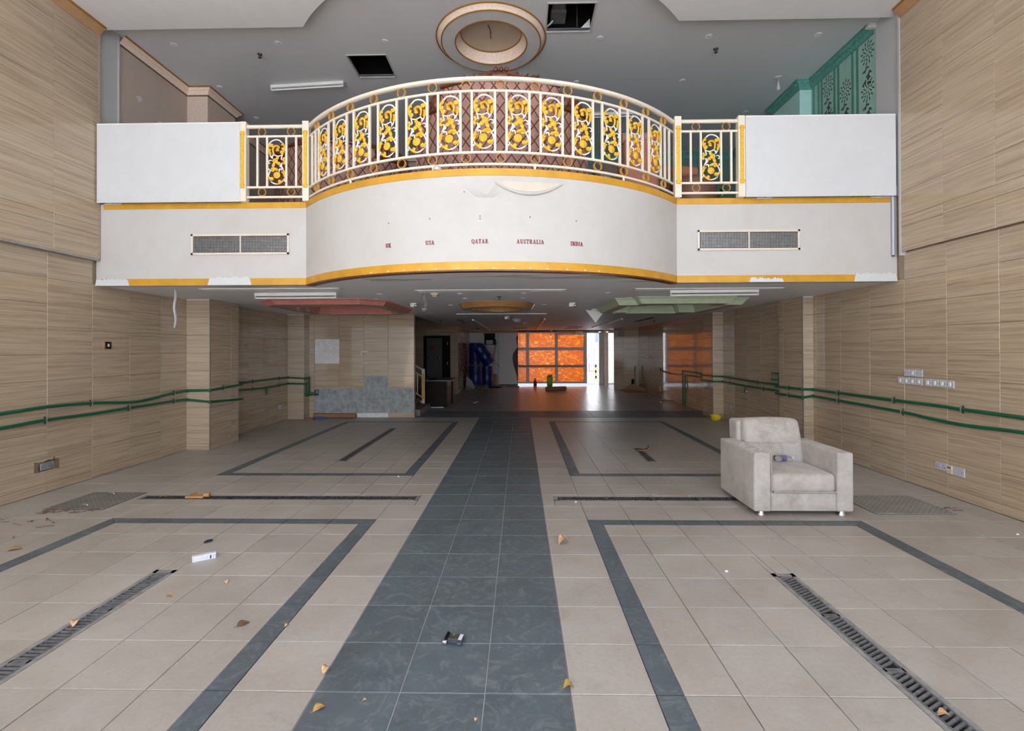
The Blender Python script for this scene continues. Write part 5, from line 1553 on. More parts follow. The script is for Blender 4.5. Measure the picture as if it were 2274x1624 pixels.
hatch('open square hatch showing ducts and a white hose, right of the ceiling rose', (0.36, 0.95, 6.10, 6.65), True)

# ------------------------------------------------------------------ lamps and small ceiling devices
def batten(label, x0, x1, y0, y1, zc, drop=0.0, kit=True):
    """fluorescent batten: white tray with one bare tube on end sockets"""
    o = thing('fluorescent_batten', label, 'lamp', ((x0 + x1) / 2, (y0 + y1) / 2, zc))
    L = math.hypot(x1 - x0, y1 - y0); rz = math.atan2(y1 - y0, x1 - x0)
    def put(nm, mb, mat, sm=False):
        ob = link(nm, mb.mesh(nm, [mat], (0, 0, 0), sm), o)
        return ob
    put('tray', MB().box(-L / 2, L / 2, -0.022, 0.022, -0.045, 0.0, b=0.004), 'white_metal')
    for s in (-1, 1): put('socket', MB().box(s * L / 2 - (0.02 if s > 0 else 0), s * L / 2 + (0.02 if s < 0 else 0), -0.016, 0.016, -0.09, -0.045, b=0.004), 'white_plastic')
    put('tube', MB().tube([(-L / 2 + 0.02, 0, -0.075), (L / 2 - 0.02, 0, -0.075)], 0.013, 10), 'tube_glass', True)
    o.rotation_euler = (0, 0, rz)
    return o
batten('bare fluorescent batten on the mezzanine ceiling left of the square black hatch', -4.02, -2.80, 7.90, 7.80, ZU)
batten('bare fluorescent batten on the mezzanine ceiling behind the carved booth crest', -1.05, 0.15, 7.86, 7.72, ZU)
batten('bare fluorescent batten far back on the mezzanine ceiling behind the right end of the railing', 1.0, 2.05, 9.0, 8.95, ZU)
batten('fluorescent batten under the balcony beside the rose octagonal moulding', -3.88, -2.66, 7.16, 7.12, ZC)
batten('fluorescent batten under the balcony beside the sage green moulding', 2.12, 3.34, 7.05, 7.0, ZC)
dl = {}
def downlight(label, x, y, zc, r=0.045):
    o = thing('downlight', label, 'downlight', (x, y, zc))
    if not dl:
        dl['rim'] = MB().lathe([(r, 0.0), (r, -0.005), (r * 0.78, -0.008), (r * 0.7, -0.002)], 0, 0, 18, 0, False, False).mesh('rim', ['white_metal'], (0, 0, 0), True)
        dl['lens'] = MB().lathe([(r * 0.7, -0.002), (r * 0.4, -0.012), (0.002, -0.016)], 0, 0, 18, 0, False, True).mesh('lens', ['white_plastic'], (0, 0, 0), True)
    link('rim', dl['rim'], o); link('lens', dl['lens'], o)
ORD = ['first', 'second', 'third', 'fourth', 'fifth', 'sixth', 'seventh', 'eighth']
for row, y, xs in (('front', 6.80, (-4.83, -3.36, -1.86, 1.11, 2.59, 4.07)), ('middle', 7.92, (-4.87, 0.91, 2.60)), ('rear', 9.0, (-4.85, 4.08))):
    for i, x in enumerate(xs):
        downlight('small round downlight in the upper ceiling, %s row, %s from the left' % (row, ORD[i]), x, y, ZU)
for row, y, xs in (('front', 7.35, (-3.41, -2.1, -0.90, 0.055, 1.30)), ('second', 8.05, (-2.36, -0.90, 0.05, 1.77)), ('third', 9.25, (-1.31, 0.455)), ('fourth', 11.1, (-2.02,)), ('rear', 12.6, (-1.42, -0.115))):
    for i, x in enumerate(xs):
        downlight('small round downlight in the lower ceiling, %s row, %s from the left' % (row, ORD[i]) if len(xs) > 1 else 'small lone downlight in the lower ceiling near the corner of the stair wall', x, y, ZC)
def sprinkler(label, x, y, zc):
    o = thing('sprinkler_head', label, 'sprinkler', (x, y, zc))
    part('cup', MB().lathe([(0.035, zc), (0.03, zc - 0.012), (0.012, zc - 0.016), (0.010, zc - 0.045), (0.004, zc - 0.05)], x, y, 12), 'clip', o, True)
    part('deflector', MB().lathe([(0.0, zc - 0.05), (0.024, zc - 0.052), (0.024, zc - 0.056), (0.0, zc - 0.058)], x, y, 10), 'clip', o)
sprinkler('dark sprinkler head in the upper ceiling near the left side', -3.75, 7.05, ZU)
sprinkler('dark sprinkler head in the upper ceiling near the right side', 2.80, 7.09, ZU)
sprinkler('dark sprinkler head in front of the bronze round moulding', -0.33, 7.79, ZC)
sprinkler('dark sprinkler head in the far lower ceiling near the stair opening', -2.25, 13.9, ZC)
sprinkler('dark sprinkler head in the far lower ceiling near the right wall', 3.95, 14.7, ZC)
o = thing('pendant_bulb', 'white bulb hanging on a short cord before the teal corner pier', 'lamp', (4.08, 7.86, ZU))
part('rose', MB().lathe([(0.05, ZU), (0.048, ZU - 0.012), (0.01, ZU - 0.02)], 4.08, 7.86, 14), 'ivory_plastic', o, True)
part('cord', MB().tube([(4.08, 7.86, ZU), (4.08, 7.86, ZU - 0.1)], 0.005, 6), 'white_plastic', o)
part('bulb', MB().lathe([(0.012, ZU - 0.09), (0.016, ZU - 0.13), (0.026, ZU - 0.17), (0.022, ZU - 0.20), (0.004, ZU - 0.215)], 4.08, 7.86, 12), 'white_plastic', o, True)
def slot(label, x0, x1, y0, y1, stained):
    o = thing('linear_diffuser', label, 'vent', ((x0 + x1) / 2, (y0 + y1) / 2, ZC))
    part('frame', MB().box(x0, x1, y0, y0 + 0.03, ZC - 0.012, ZC, b=0.003).box(x0, x1, y1 - 0.03, y1, ZC - 0.010, ZC, b=0.003).box(x0, x0 + 0.03, y0, y1, ZC - 0.012, ZC).box(x1 - 0.03, x1, y0, y1, ZC - 0.012, ZC), 'white_metal', o)
    mb = MB(); n = 4
    for i in range(n):
        y = y0 + 0.04 + (y1 - y0 - 0.08) * i / (n - 1)
        mb.box(x0 + 0.03, x1 - 0.03, y - 0.008, y + 0.008, ZC - 0.008, ZC - 0.001)
    part('vane', mb, 'alu', o, kind='stuff')
    if stained: part('rust_film', MB().box(x0 + 0.1, x1 - 0.5, y0 + 0.03, y0 + 0.10, ZC - 0.0095, ZC - 0.001), 'rust', o)
slot('long stained linear air diffuser in the middle of the lower ceiling', -1.47, 0.64, 6.87, 7.07, True)
slot('long linear air diffuser in the lower ceiling above the rose octagon', -4.34, -2.42, 6.58, 6.76, False)
slot('long linear air diffuser in the lower ceiling above the sage green moulding', 1.55, 3.62, 6.82, 7.0, False)
solo('ceiling_strip', MB().box(-1.49, 0.61, 11.50, 11.56, ZC - 0.02, ZC, b=0.004), 'white_metal', 'thin white strip across the lower ceiling behind the bronze round moulding', 'strip')
def detector(label, x, y, r=0.065):
    o = thing('smoke_detector', label, 'smoke detector', (x, y, ZC))
    part('base', MB().lathe([(r, ZC), (r, ZC - 0.018), (r * 0.92, ZC - 0.022)], x, y, 20), 'ivory_plastic', o, True)
    part('head', MB().lathe([(r * 0.86, ZC - 0.02), (r * 0.84, ZC - 0.038), (r * 0.55, ZC - 0.055), (0.003, ZC - 0.058)], x, y, 20), 'ivory_plastic', o, True)
    mb = MB()
    for k in range(8):
        a = 2 * PI * k / 8
        mb.box(x + r * 0.8 * math.cos(a) - 0.008, x + r * 0.8 * math.cos(a) + 0.008, y + r * 0.8 * math.sin(a) - 0.008, y + r * 0.8 * math.sin(a) + 0.008, ZC - 0.042, ZC - 0.03)
    part('chamber_slot', mb, 'grey_box', o, kind='stuff')
detector('larger ivory smoke detector on the lower ceiling beside the stained diffuser', -1.265, 7.3)
detector('smaller ivory smoke detector on the lower ceiling beyond the rose octagon', -1.95, 10.0, 0.058)
detector('dark-slotted smoke detector on the far lower ceiling before the amber windows', 0.13, 15.3, 0.06)
def emergency(label, x, y):
    o = thing('emergency_light', label, 'emergency light', (x, y, ZC))
    part('body', MB().box(x - 0.07, x + 0.05, y - 0.05, y + 0.05, ZC - 0.07, ZC, b=0.008), 'white_metal', o)
    for s in (0, ):
        part('lamp', MB().ball((x + 0.035, y - 0.055, ZC - 0.05), 0.032, 10, 7), 'chrome', o, True)
emergency('white twin-spot emergency light beside the rose octagon', -1.90, 8.85)
emergency('white twin-spot emergency light beside the sage green moulding', 0.95, 8.95)
emergency('small white emergency light beyond the bronze round moulding', -0.33, 12.6)
solo('ceiling_speaker', MB().lathe([(0.12, ZC), (0.13, ZC - 0.04), (0.10, ZC - 0.10), (0.0, ZC - 0.105)], -0.10, 13.5, 20), 'white_plastic', 'round white speaker can on the far lower ceiling', 'speaker', (-0.10, 13.5, ZC), None, True)
def linear(label, x, y0, y1, mat):
    o = thing('linear_light_fitting', label, 'lamp', (x, (y0 + y1) / 2, ZC))
    part('body', MB().box(x - 0.025, x + 0.025, y0, y1, ZC - 0.035, ZC, b=0.006), mat, o)
    for y in (y0, y1): part('end_cap', MB().box(x - 0.027, x + 0.027, y - 0.02, y + 0.02, ZC - 0.045, ZC, b=0.004), 'white_metal', o)
linear('long thin ceiling fitting running back toward the electrical recess', -1.31, 13.7, 20.8, 'white_metal')
linear('long tan ceiling fitting running back to the middle of the amber windows', 0.655, 13.4, 20.7, 'bronze')
linear('long white ceiling fitting running back to the back door', 2.76, 13.5, 19.0, 'white_metal')
def vent(label, x0, x1, y0, y1):
    o = thing('ceiling_vent', label, 'vent', ((x0 + x1) / 2, (y0 + y1) / 2, ZC))
    part('frame', MB().box(x0, x1, y0, y1, ZC - 0.008, ZC, b=0.003), 'clip', o)
    mb = MB()
    for i in range(6):
        y = y0 + (y1 - y0) * (i + 0.5) / 6
        mb.box(x0 + 0.02, x1 - 0.02, y - 0.01, y + 0.01, ZC - 0.014, ZC - 0.008)
    part('blade', mb, 'clip', o, kind='stuff')
vent('dark ceiling vent in the lower hall, nearest the black door', -1.83, -1.66, 13.9, 15.6)
vent('dark ceiling vent in the lower hall, deeper behind the one nearest the black door', -1.80, -1.66, 19.3, 20.6)
vent('dark ceiling vent before the left amber window', -0.30, 0.28, 19.4, 19.8)
vent('dark ceiling vent before the right amber window, nearer one', 1.77, 2.37, 18.75, 19.0)
vent('dark ceiling vent before the right amber window, farther one', 1.77, 2.37, 20.15, 20.4)
vent('dark ceiling vent in the lower hall near the right wall', 3.45, 3.6, 13.2, 15.2)
def flake(name, label, pts, w, mat='white_plastic', y=0.0):
    """a strip of peeling paint hanging down, slightly curled"""
    mb = MB(); rows = []
    for i, p in enumerate(pts):
        t = i / (len(pts) - 1)
        ww = w * (0.5 + 0.8 * math.sin(PI * (0.15 + 0.7 * t)))
        rows.append([(p[0] - ww / 2, p[1] + 0.01, p[2]), (p[0], p[1] - 0.008, p[2]), (p[0] + ww / 2, p[1] + 0.008, p[2])])
    mb.strip(rows)
    o = solo(name, mb, mat, label, 'paint flake', (pts[0][0], pts[0][1], pts[0][2]), None, True)
    md = o.modifiers.new('thickness', 'SOLIDIFY'); md.thickness = 0.002
flake('paint_strip', 'long white strip of paint hanging from the balcony soffit before the left wall', [(-4.68 + 0.012 * math.sin(i), 6.6, ZC - 0.053 * i) for i in range(11)], 0.032)
flake('paint_strip', 'short curl of white paint hanging beside the larger smoke detector', [(-1.40 - 0.02 * math.sin(i * 0.9), 7.25, ZC - 0.03 * i) for i in range(8)], 0.06, 'poly')
mb = MB().prism([(-0.19, 0.03), (0.20, 0.0), (0.02, -0.235)], -0.004, 0.004, 'y').prism([(-0.06, 0.03), (0.12, 0.03), (0.12, 0.05), (-0.06, 0.05)], -0.02, 0.06, 'y')
mb.v = [(x + 1.55, y + 10.35, z + ZC - 0.05) for x, y, z in mb.v]
solo('ceiling_board', mb, 'white_metal', 'white triangular ceiling piece hanging by the corner of the sage green moulding', 'panel', (1.55, 10.35, ZC))

# ------------------------------------------------------------------ green water pipes
PR = 0.0185
def pipe(label, runs, clips=(), taps=(), cat='pipe'):
    p0 = runs[0][0]
    o = thing('green_pipe', label, cat, p0)
    for r in runs:
        part('pipe_run', MB().tube(smooth_path(r, 4) if len(r) > 3 and all(abs(r[i][0] - r[0][0]) < 0.01 for i in range(len(r))) else r, PR, 9), 'pipe_green', o, True)
    for r in runs[:-1]:
        part('elbow', MB().ball(r[-1], PR * 1.5, 10, 7), 'pipe_green', o, True)
    for (x, y, z, sg) in clips:
        c = part('clip', MB().box(x - 0.021, x + 0.021, y - 0.008, y + 0.008, z - 0.022, z + 0.022, b=0.006), 'clip_grey', o)
        part('clip_stud', MB().box(x - 0.006 + sg * 0.012, x + 0.006 + sg * 0.012, y - 0.006, y + 0.006, z - 0.042, z + 0.042), 'clip', c)
    for (x, y, z0, z1, sg) in taps:
        t = part('tap_stub', MB().tube([(x, y, z0), (x, y, z1)], PR * 1.05, 9).ball((x, y, z1), PR * 1.4, 9, 6), 'pipe_green', o, True)
        part('tap_nozzle', MB().tube([(x, y, z1), (x + sg * 0.02, y - 0.10, z1)], 0.012, 8), 'steel', t, True)
    return o
lx = XL + 0.036
upL = [(lx, 2.0, .93), (lx, 4.0, .955), (lx, 5.03, .967), (lx, 5.53, .982), (lx, 6.13, .961), (lx, 6.73, .907), (lx, 7.04, .907), (lx, 7.6, .955), (lx, 7.92, .965)]
pipe('upper green water pipe along the left wall in front of the first pier', [upL, [(lx, 7.92, .965), (-5.03, 7.92, .972)], [(-5.03, 7.92, .972), (-5.03, 8.86, 1.003)]], [(lx, 6.13, .961, -1), (lx, 7.62, .955, -1), (-5.03, 8.3, .985, -1)])
loL = [(lx, 2.0, .80), (lx, 4.0, .812), (lx, 5.03, .817), (lx, 5.53, .832), (lx, 6.13, .823), (lx, 6.73, .827), (lx, 7.6, .83), (lx, 7.92, .82)]
pipe('lower green water pipe along the left wall in front of the first pier', [loL, [(lx, 7.92, .82), (-5.03, 7.92, .783)], [(-5.03, 7.92, .783), (-5.03, 8.86, .735)]], [(lx, 5.53, .832, -1), (lx, 6.73, .827, -1), (lx, 7.62, .83, -1)])
pipe('upper green water pipe between the two left piers, dropping beside the stair wall', [[(lx, 8.82, .992), (lx, 9.3, .99), (lx, 10.0, .985), (lx, 11.42, .978)], [(lx, 11.42, .978), (-5.03, 11.42, .953)], [(-5.03, 11.42, .953), (-5.02, 11.66, .955)], [(-5.02, 11.66, .955), (-5.02, 11.66, .60)], [(-5.02, 11.66, .60), (-4.87, 11.71, .585)]], [(lx, 9.9, .985, -1), (lx, 11.0, .98, -1)])
pipe('lower green water pipe between the two left piers, dropping beside the stair wall', [[(lx, 8.82, .85), (lx, 9.3, .848), (lx, 10.42, .82), (lx, 11.42, .838)], [(lx, 11.42, .838), (-5.03, 11.42, .827)], [(-5.03, 11.42, .827), (-5.02, 11.50, .828)], [(-5.02, 11.50, .828), (-5.02, 11.50, .555)], [(-5.02, 11.50, .555), (-4.88, 11.69, .565)]], [(lx, 9.9, .84, -1), (lx, 11.0, .83, -1)], [(lx, 10.42, .82, .70, 1)])
o = thing('wall_box', 'small grey wall box at the left edge of the combed stair wall', 'electrical box', (-4.88, YS, .6))
part('box', MB().box(-4.93, -4.83, YS - 0.02, YS + 0.005, .53, .67, b=0.004), 'clip', o)
part('cover', MB().box(-4.89, -4.84, YS - 0.024, YS - 0.019, .575, .655, b=0.003), 'poly', o)
rx = XR - 0.036
pipe('upper green water pipe along the right wall in front of the first pier', [[(rx, 2.0, .965), (rx, 4.0, .968), (rx, 4.66, .971), (rx, 5.31, .972), (rx, 5.53, .977), (rx, 6.27, .971), (rx, 7.35, .966), (rx, 7.97, .966)], [(rx, 7.97, .966), (4.485, 7.97, .969)], [(4.485, 7.97, .969), (4.485, 8.80, .948)]], [(rx, 5.31, .972, 1), (rx, 6.27, .971, 1), (rx, 7.35, .966, 1), (4.485, 8.4, .958, 1)])
pipe('lower green water pipe along the right wall in front of the first pier', [[(rx, 2.0, .85), (rx, 4.0, .842), (rx, 4.66, .837), (rx, 5.24, .812), (rx, 5.52, .813), (rx, 5.82, .825), (rx, 6.13, .841), (rx, 7.35, .855), (rx, 7.97, .861)], [(rx, 7.97, .861), (4.485, 7.97, .837)], [(4.485, 7.97, .837), (4.485, 8.80, .832)]], [(rx, 6.13, .841, 1), (rx, 7.35, .855, 1), (4.485, 8.4, .835, 1)])
pu = pipe('upper green water pipe on the right wall between the two piers', [[(rx, 8.80, .966), (rx, 9.83, .958), (rx, 10.5, .965), (rx, 11.49, .974)], [(rx, 11.49, .974), (4.415, 11.49, .982)], [(4.415, 11.49, .982), (4.415, 12.25, .972)]], [(rx, 9.83, .958, 1), (rx, 11.1, .972, 1)])
v = part('riser', MB().tube([(rx, 8.99, .964), (rx, 8.99, 1.19)], PR, 9), 'pipe_green', pu, True)
for z in (1.17, 1.06):
    part('valve', MB().tube([(rx, 8.99, z), (rx - 0.05, 9.08, z)], 0.014, 8).ball((rx - 0.07, 9.10, z), 0.028, 9, 6, 0, (0.5, 1, 1)), 'pipe_green', v, True)
pipe('lower green water pipe on the right wall between the two piers', [[(rx, 8.80, .853), (rx, 9.5, .85), (rx, 10.28, .847), (rx, 11.49, .859)], [(rx, 11.49, .859), (4.415, 11.49, .863)], [(4.415, 11.49, .863), (4.415, 12.25, .86)]], [(rx, 9.6, .85, 1), (rx, 11.1, .856, 1)], [(rx, 10.33, .847, .74, -1)])
pipe('upper green water pipe in the rear hall on the right, dropping to the floor', [[(rx, 12.25, .978), (rx, 14.28, .979)], [(rx, 14.28, .979), (rx, 14.28, .02)]], [(rx, 13.2, .978, 1)])
pipe('lower green water pipe in the rear hall on the right, ending in a raised stub', [[(rx, 12.25, .888), (rx, 13.4, .875), (rx, 14.33, .863), (rx, 15.43, .845)], [(rx, 15.43, .845), (rx, 16.45, .885)], [(rx, 16.45, .885), (rx, 16.60, .985)]], [(rx, 13.2, .876, 1)])
solo('green_pipe', MB().tube([(rx, 14.10, .86), (rx, 14.10, .015)], PR, 9), 'pipe_green', 'short vertical green pipe joining the lower rear pipe to the floor on the right', 'pipe', (rx, 14.1, 0), None, True)
o = thing('green_standpipe', 'green standpipe with tap on the tiled wall beside the blue barrels', 'pipe', (-2.24, 18.75, 0))
part('pipe_run', MB().tube([(-2.24, 18.75, 0.01), (-2.24, 18.75, .80)], PR, 9), 'pipe_green', o, True)
part('tap', MB().tube([(-2.24, 18.75, .72), (-2.14, 18.72, .74)], 0.014, 8).ball((-2.14, 18.72, .76), 0.022, 8, 6), 'pipe_green', o, True)
solo('green_standpipe', MB().tube([(4.53, 19.66, 0.01), (4.53, 19.66, .93)], PR, 9), 'pipe_green', 'thin green standpipe in the far right corner beside a black tube', 'pipe', (4.53, 19.66, 0), None, True)
solo('black_tube', MB().tube([(4.42, 19.60, 0.01), (4.43, 19.64, .42)], 0.05, 12), 'black', 'short upright black tube in the far right corner', 'tube', (4.42, 19.6, 0), None, True)

# conduit beside the right board
o = thing('conduit', 'white conduit with a bent top running down beside the right parapet board', 'conduit', (4.60, YB - 0.03, 2.75))
part('pipe_run', MB().tube(smooth_path([(4.665, YB - 0.03, 3.52), (4.65, YB - 0.03, 3.62), (4.60, YB - 0.03, 3.64), (4.585, YB - 0.03, 3.58), (4.61, YB - 0.03, 3.50), (4.615, YB - 0.03, 3.40)], 4) + [(4.615, YB - 0.03, 2.76)], 0.014, 8), 'white_plastic', o, True)
part('open_end', MB().lathe([(0.015, 2.758), (0.015, 2.772)], 4.615, YB - 0.03, 10), 'clip', o, True)

# ------------------------------------------------------------------ switches and sockets
def plate(label, y0, y1, z0, z1, side, kind='switch', mat='white_plastic', lab2=None):
    x = XR if side == 'R' else XL
    s = -1 if side == 'R' else 1
    o = thing('light_switch' if kind == 'switch' else ('blank_plate' if kind == 'blank' else 'wall_socket'), label, 'switch' if kind == 'switch' else ('plate' if kind == 'blank' else 'socket'), (x, (y0 + y1) / 2, (z0 + z1) / 2))
    part('plate', MB().box(x, x + s * 0.012, y0, y1, z0, z1, b=0.003), mat, o)
    yc, zc = (y0 + y1) / 2, (z0 + z1) / 2
    if kind == 'switch':
        part('rocker', MB().prism([(yc - 0.012, zc - 0.02), (yc + 0.012, zc - 0.02), (yc + 0.012, zc + 0.02), (yc - 0.012, zc + 0.02)], x + s * 0.012, x + s * 0.019, 'x'), 'white_metal', o)
    for q in (-1, 1):
        part('screw', MB().box(x + s * 0.011, x + s * 0.0135, yc + q * (y1 - y0) * 0.38 - 0.004, yc + q * (y1 - y0) * 0.38 + 0.004, zc - 0.003, zc + 0.003), 'clip', o)
    if kind == 'socket':
        w = y1 - y0
        for c in ((yc - w * 0.25, yc + w * 0.25) if w > 0.12 else (yc,)):
            mb = MB()
            for dy, dz in ((0, 0.016), (-0.013, -0.012), (0.013, -0.012)): mb.box(x + s * 0.0115, x + s * 0.0132, c + dy - 0.004, c + dy + 0.004, zc + dz - 0.005, zc + dz + 0.005)
            part('pin_hole', mb, 'clip', o, kind='stuff')
    return o
ys = [6.235, 6.138, 6.043, 5.948, 5.853]
NM4 = ['leftmost', 'second', 'third', 'rightmost']
for i in range(4):
    plate('white light switch, %s in the left set of four on the right wall' % NM4[i], ys[i + 1] + 0.003, ys[i] - 0.003, 1.185, 1.268, 'R')
ys = [5.823, 5.725, 5.628, 5.53, 5.432]
for i in range(4):
    plate('white light switch, %s in the right set of four on the right wall' % NM4[i], ys[i + 1] + 0.003, ys[i] - 0.003, 1.184, 1.267, 'R')
plate('blank white plate, left one of the three in the upper row on the right wall', 6.045, 6.13, 1.282, 1.366, 'R', 'blank')
plate('white light switch between two blank plates in the upper row on the right wall', 5.947, 6.038, 1.282, 1.366, 'R')
plate('blank white plate, right one of the three in the upper row on the right wall', 5.853, 5.941, 1.282, 1.366, 'R', 'blank')
plate('grey-white scuffed double socket low on the right wall, nearer the armchair', 5.535, 5.684, 0.265, 0.348, 'R', 'socket')
o = plate('white isolator socket with a yellowed end low on the right wall', 5.317, 5.522, 0.25, 0.345, 'R', 'blank')
part('yellowed_end', MB().box(XR - 0.018, XR, 5.46, 5.525, 0.25, 0.338, b=0.003), 'ivory_plastic', o)
part('red_switch', MB().box(XR - 0.021, XR - 0.017, 5.475, 5.512, 0.31, 0.325), 'brown_wood', o)
o = plate('paint-crusted grey double socket low on the left wall', 5.498, 5.655, 0.262, 0.345, 'L', 'socket', 'poly')
part('chipped_hole', MB().prism([(5.47, 0.30), (5.50, 0.36), (5.53, 0.352), (5.60, 0.37), (5.65, 0.36), (5.67, 0.39), (5.685, 0.34), (5.66, 0.33), (5.66, 0.25), (5.49, 0.25)], XL, XL + 0.0016, 'x'), 'broken', o)
for i, (y, z) in enumerate(((5.46, 0.30), (5.70, 0.30))):
    part('dirt_patch', MB().prism([(y - 0.03, z - 0.05), (y + 0.035, z - 0.06), (y + 0.03, z + 0.06), (y - 0.028, z + 0.07)], XL, XL + 0.0012, 'x'), 'dirt', o)
plate('small white socket low on the left wall before the rear pier', 11.02, 11.17, 0.285, 0.38, 'L', 'socket')
plate('small white socket low on the right wall before the rear pier', 11.08, 11.24, 0.27, 0.345, 'R', 'socket')
plate('small white socket low on the right wall just behind the rear pier', 12.35, 12.47, 0.25, 0.35, 'R', 'socket')
plate('small white socket low on the far right wall of the rear hall', 16.6, 16.75, 0.2, 0.36, 'R', 'socket')
o = thing('call_plate', 'dark bronze plate with a white button and brass edge on the left wall', 'switch', (XL, 6.40, 1.69))
part('plate', MB().box(XL, XL + 0.014, 6.37, 6.46, 1.645, 1.738, b=0.003), 'brass_dark', o)
part('brass_edge', MB().box(XL, XL + 0.012, 6.348, 6.37, 1.65, 1.733, b=0.002), 'brass', o)
part('button', MB().box(XL + 0.013, XL + 0.022, 6.396, 6.428, 1.672, 1.712, b=0.006), 'white_plastic', o)

# ------------------------------------------------------------------ drains and manhole covers
def drain(label, r, along, diag=False, mat='grate', e=0.028):
    x0, x1, y0, y1 = r
    o = thing('drain_channel', label, 'drain', ((x0 + x1) / 2, (y0 + y1) / 2, -0.0125))
    part('trough', MB().box(x0 + 0.021, x1 - 0.021, y0 + 0.031, y1 - 0.031, -0.148, -0.14), 'void', o)
    fr = MB()
    if along == 'y':
        fr.box(x0, x0 + e, y0, y1, -0.0124, -0.001).box(x1 - e, x1, y0, y1, -0.0124, -0.001).box(x0, x1, y1 - 0.05, y1, -0.0124, -0.001).box(x0, x1, y0, y0 + 0.03, -0.0124, -0.001)
        a0, a1, c0, c1 = y0 + 0.03, y1 - 0.05, x0 + e, x1 - e
    else:
        fr.box(x0, x1, y0, y0 + e, -0.0124, -0.001).box(x0, x1, y1 - e, y1, -0.0124, -0.001).box(x0, x0 + 0.04, y0, y1, -0.0124, -0.001).box(x1 - 0.04, x1, y0, y1, -0.0124, -0.001)
        a0, a1, c0, c1 = x0 + 0.04, x1 - 0.04, y0 + e, y1 - e
    part('edge', fr, 'grate_frame', o)
    def P(a, c): return (c, a) if along == 'y' else (a, c)
    L = 0.5; n = max(1, round((a1 - a0) / L)); L = (a1 - a0) / n
    for i in range(n):
        b0, b1 = a0 + L * i + 0.002, a0 + L * (i + 1) - 0.002
        g = MB()
        rim = 0.010
        for q in ((b0, b1, c0, c0 + rim), (b0, b1, c1 - rim, c1), (b0, b0 + 0.012, c0, c1), (b1 - 0.012, b1, c0, c1)):
            p, s = P(q[0], q[2]), P(q[1], q[3])
            g.box(p[0], s[0], p[1], s[1], -0.010, 0.001)
        step = 0.031; sk = 0.045 if diag else 0.0
        k = b0 + 0.02
        while k < b1 - 0.02 + sk * 0:
            qs = []
            for (da, c) in ((0, c0 + rim), (0.0135, c0 + rim), (0.0135 + sk, c1 - rim), (sk, c1 - rim)):
                a = min(k + da, b1 - 0.011)
                qs.append(P(a, c))
            g.prism(qs, -0.009, 0.0006)
            k += step
        part('grate', g, mat, o)
    return o
drain('long slotted floor drain running toward the camera on the left', DRAINS[0], 'y')
drain('long slotted floor drain running toward the camera on the right', DRAINS[1], 'y', True)
drain('slotted floor drain across the left half, beside the steel manhole cover', DRAINS[2], 'x', False, 'grate_dark', 0.018)
drain('slotted floor drain across the right half, running under the armchair', DRAINS[3], 'x', True, 'grate_dark', 0.018)
drain('brown-stained slotted drain in the far left floor rectangle', DRAINS[4], 'y', False, 'grate_brown')
drain('brown-stained short drain in the far right floor rectangle', DRAINS[5], 'y', False, 'grate_brown')
def manhole(label, r, handles, mat='plate'):
    x0, x1, y0, y1 = r
    o = thing('manhole_cover', label, 'manhole cover', ((x0 + x1) / 2, (y0 + y1) / 2, -0.0125))
    part('rim', MB().box(x0, x1, y0, y1, -0.0124, -0.009), 'void', o)
    part('plate', MB().box(x0 + 0.012, x1 - 0.014, y0 + 0.02, y1 - 0.006, -0.009, 0.002, b=0.003), mat, o)
    for hx, hy in handles:
        part('lifting_eye', MB().tube([(hx - 0.035, hy, 0.004), (hx - 0.03, hy, 0.016), (hx + 0.03, hy, 0.016), (hx + 0.035, hy, 0.004)], 0.005, 6), 'steel', o, True)
    return o
manhole('square chequer-plate steel manhole cover in the floor on the left', PLATES[0], ((-4.62, 5.50), (-4.56, 5.09)))
manhole('chequer-plate manhole cover in the floor right of the armchair', PLATES[1], (), 'plate_dusty')

# ------------------------------------------------------------------ armchair
ac = thing('armchair', 'stained cream fabric armchair standing on the tiled floor at the right', 'armchair', (2.737, 5.28, 0))
def taper_box(x0, x1, y0, y1, z0, z1, r, top_dx=0.0, lean=0.0, seg=4, puff=0.0, cuts=0):
    mb = MB().rbox(x0, x1, y0, y1, z0, z1, r, seg, 0, puff, cuts)
    xc = (x0 + x1) / 2
    mb.v = [(xc + (x - xc) * (1 - top_dx * (z - z0) / (z1 - z0)), y + lean * (z - z0) / (z1 - z0), z) for x, y, z in mb.v]
    return mb
part('side_arm', taper_box(2.258, 2.425, 4.845, 5.66, 0.04, 0.613, 0.022), 'fabric', ac, True)
part('side_arm', taper_box(3.050, 3.214, 4.845, 5.66, 0.04, 0.613, 0.022), 'fabric', ac, True)
part('front_rail', taper_box(2.415, 3.06, 4.862, 4.95, 0.042, 0.218, 0.012), 'fabric', ac, True)
part('base', MB().rbox(2.40, 3.07, 4.93, 5.72, 0.045, 0.22, 0.02, 2), 'fabric', ac, True)
part('seat_cushion', taper_box(2.428, 3.047, 4.842, 5.52, 0.222, 0.405, 0.045, 0.0, 0.0, 5, 0.022, 5), 'fabric', ac, True)
part('rear_frame', taper_box(2.395, 3.08, 5.50, 5.72, 0.05, 0.822, 0.035, 0.05, 0.09), 'fabric', ac, True)
bk = part('back_cushion', taper_box(2.432, 3.09, 5.40, 5.56, 0.34, 0.842, 0.05, 0.08, 0.11, 5, 0.015, 5), 'fabric', ac, True)
part('button', MB().ball((2.745, 5.428, 0.60), 0.014, 8, 5, 0, (1, 0.4, 1)), 'fabric', bk, True)
part('crease', MB().tube([(2.44, 5.437, 0.605), (2.6, 5.418, 0.603), (2.74, 5.418, 0.60), (2.9, 5.42, 0.605), (3.04, 5.437, 0.61)], 0.0022, 6), 'fabric', bk, True)
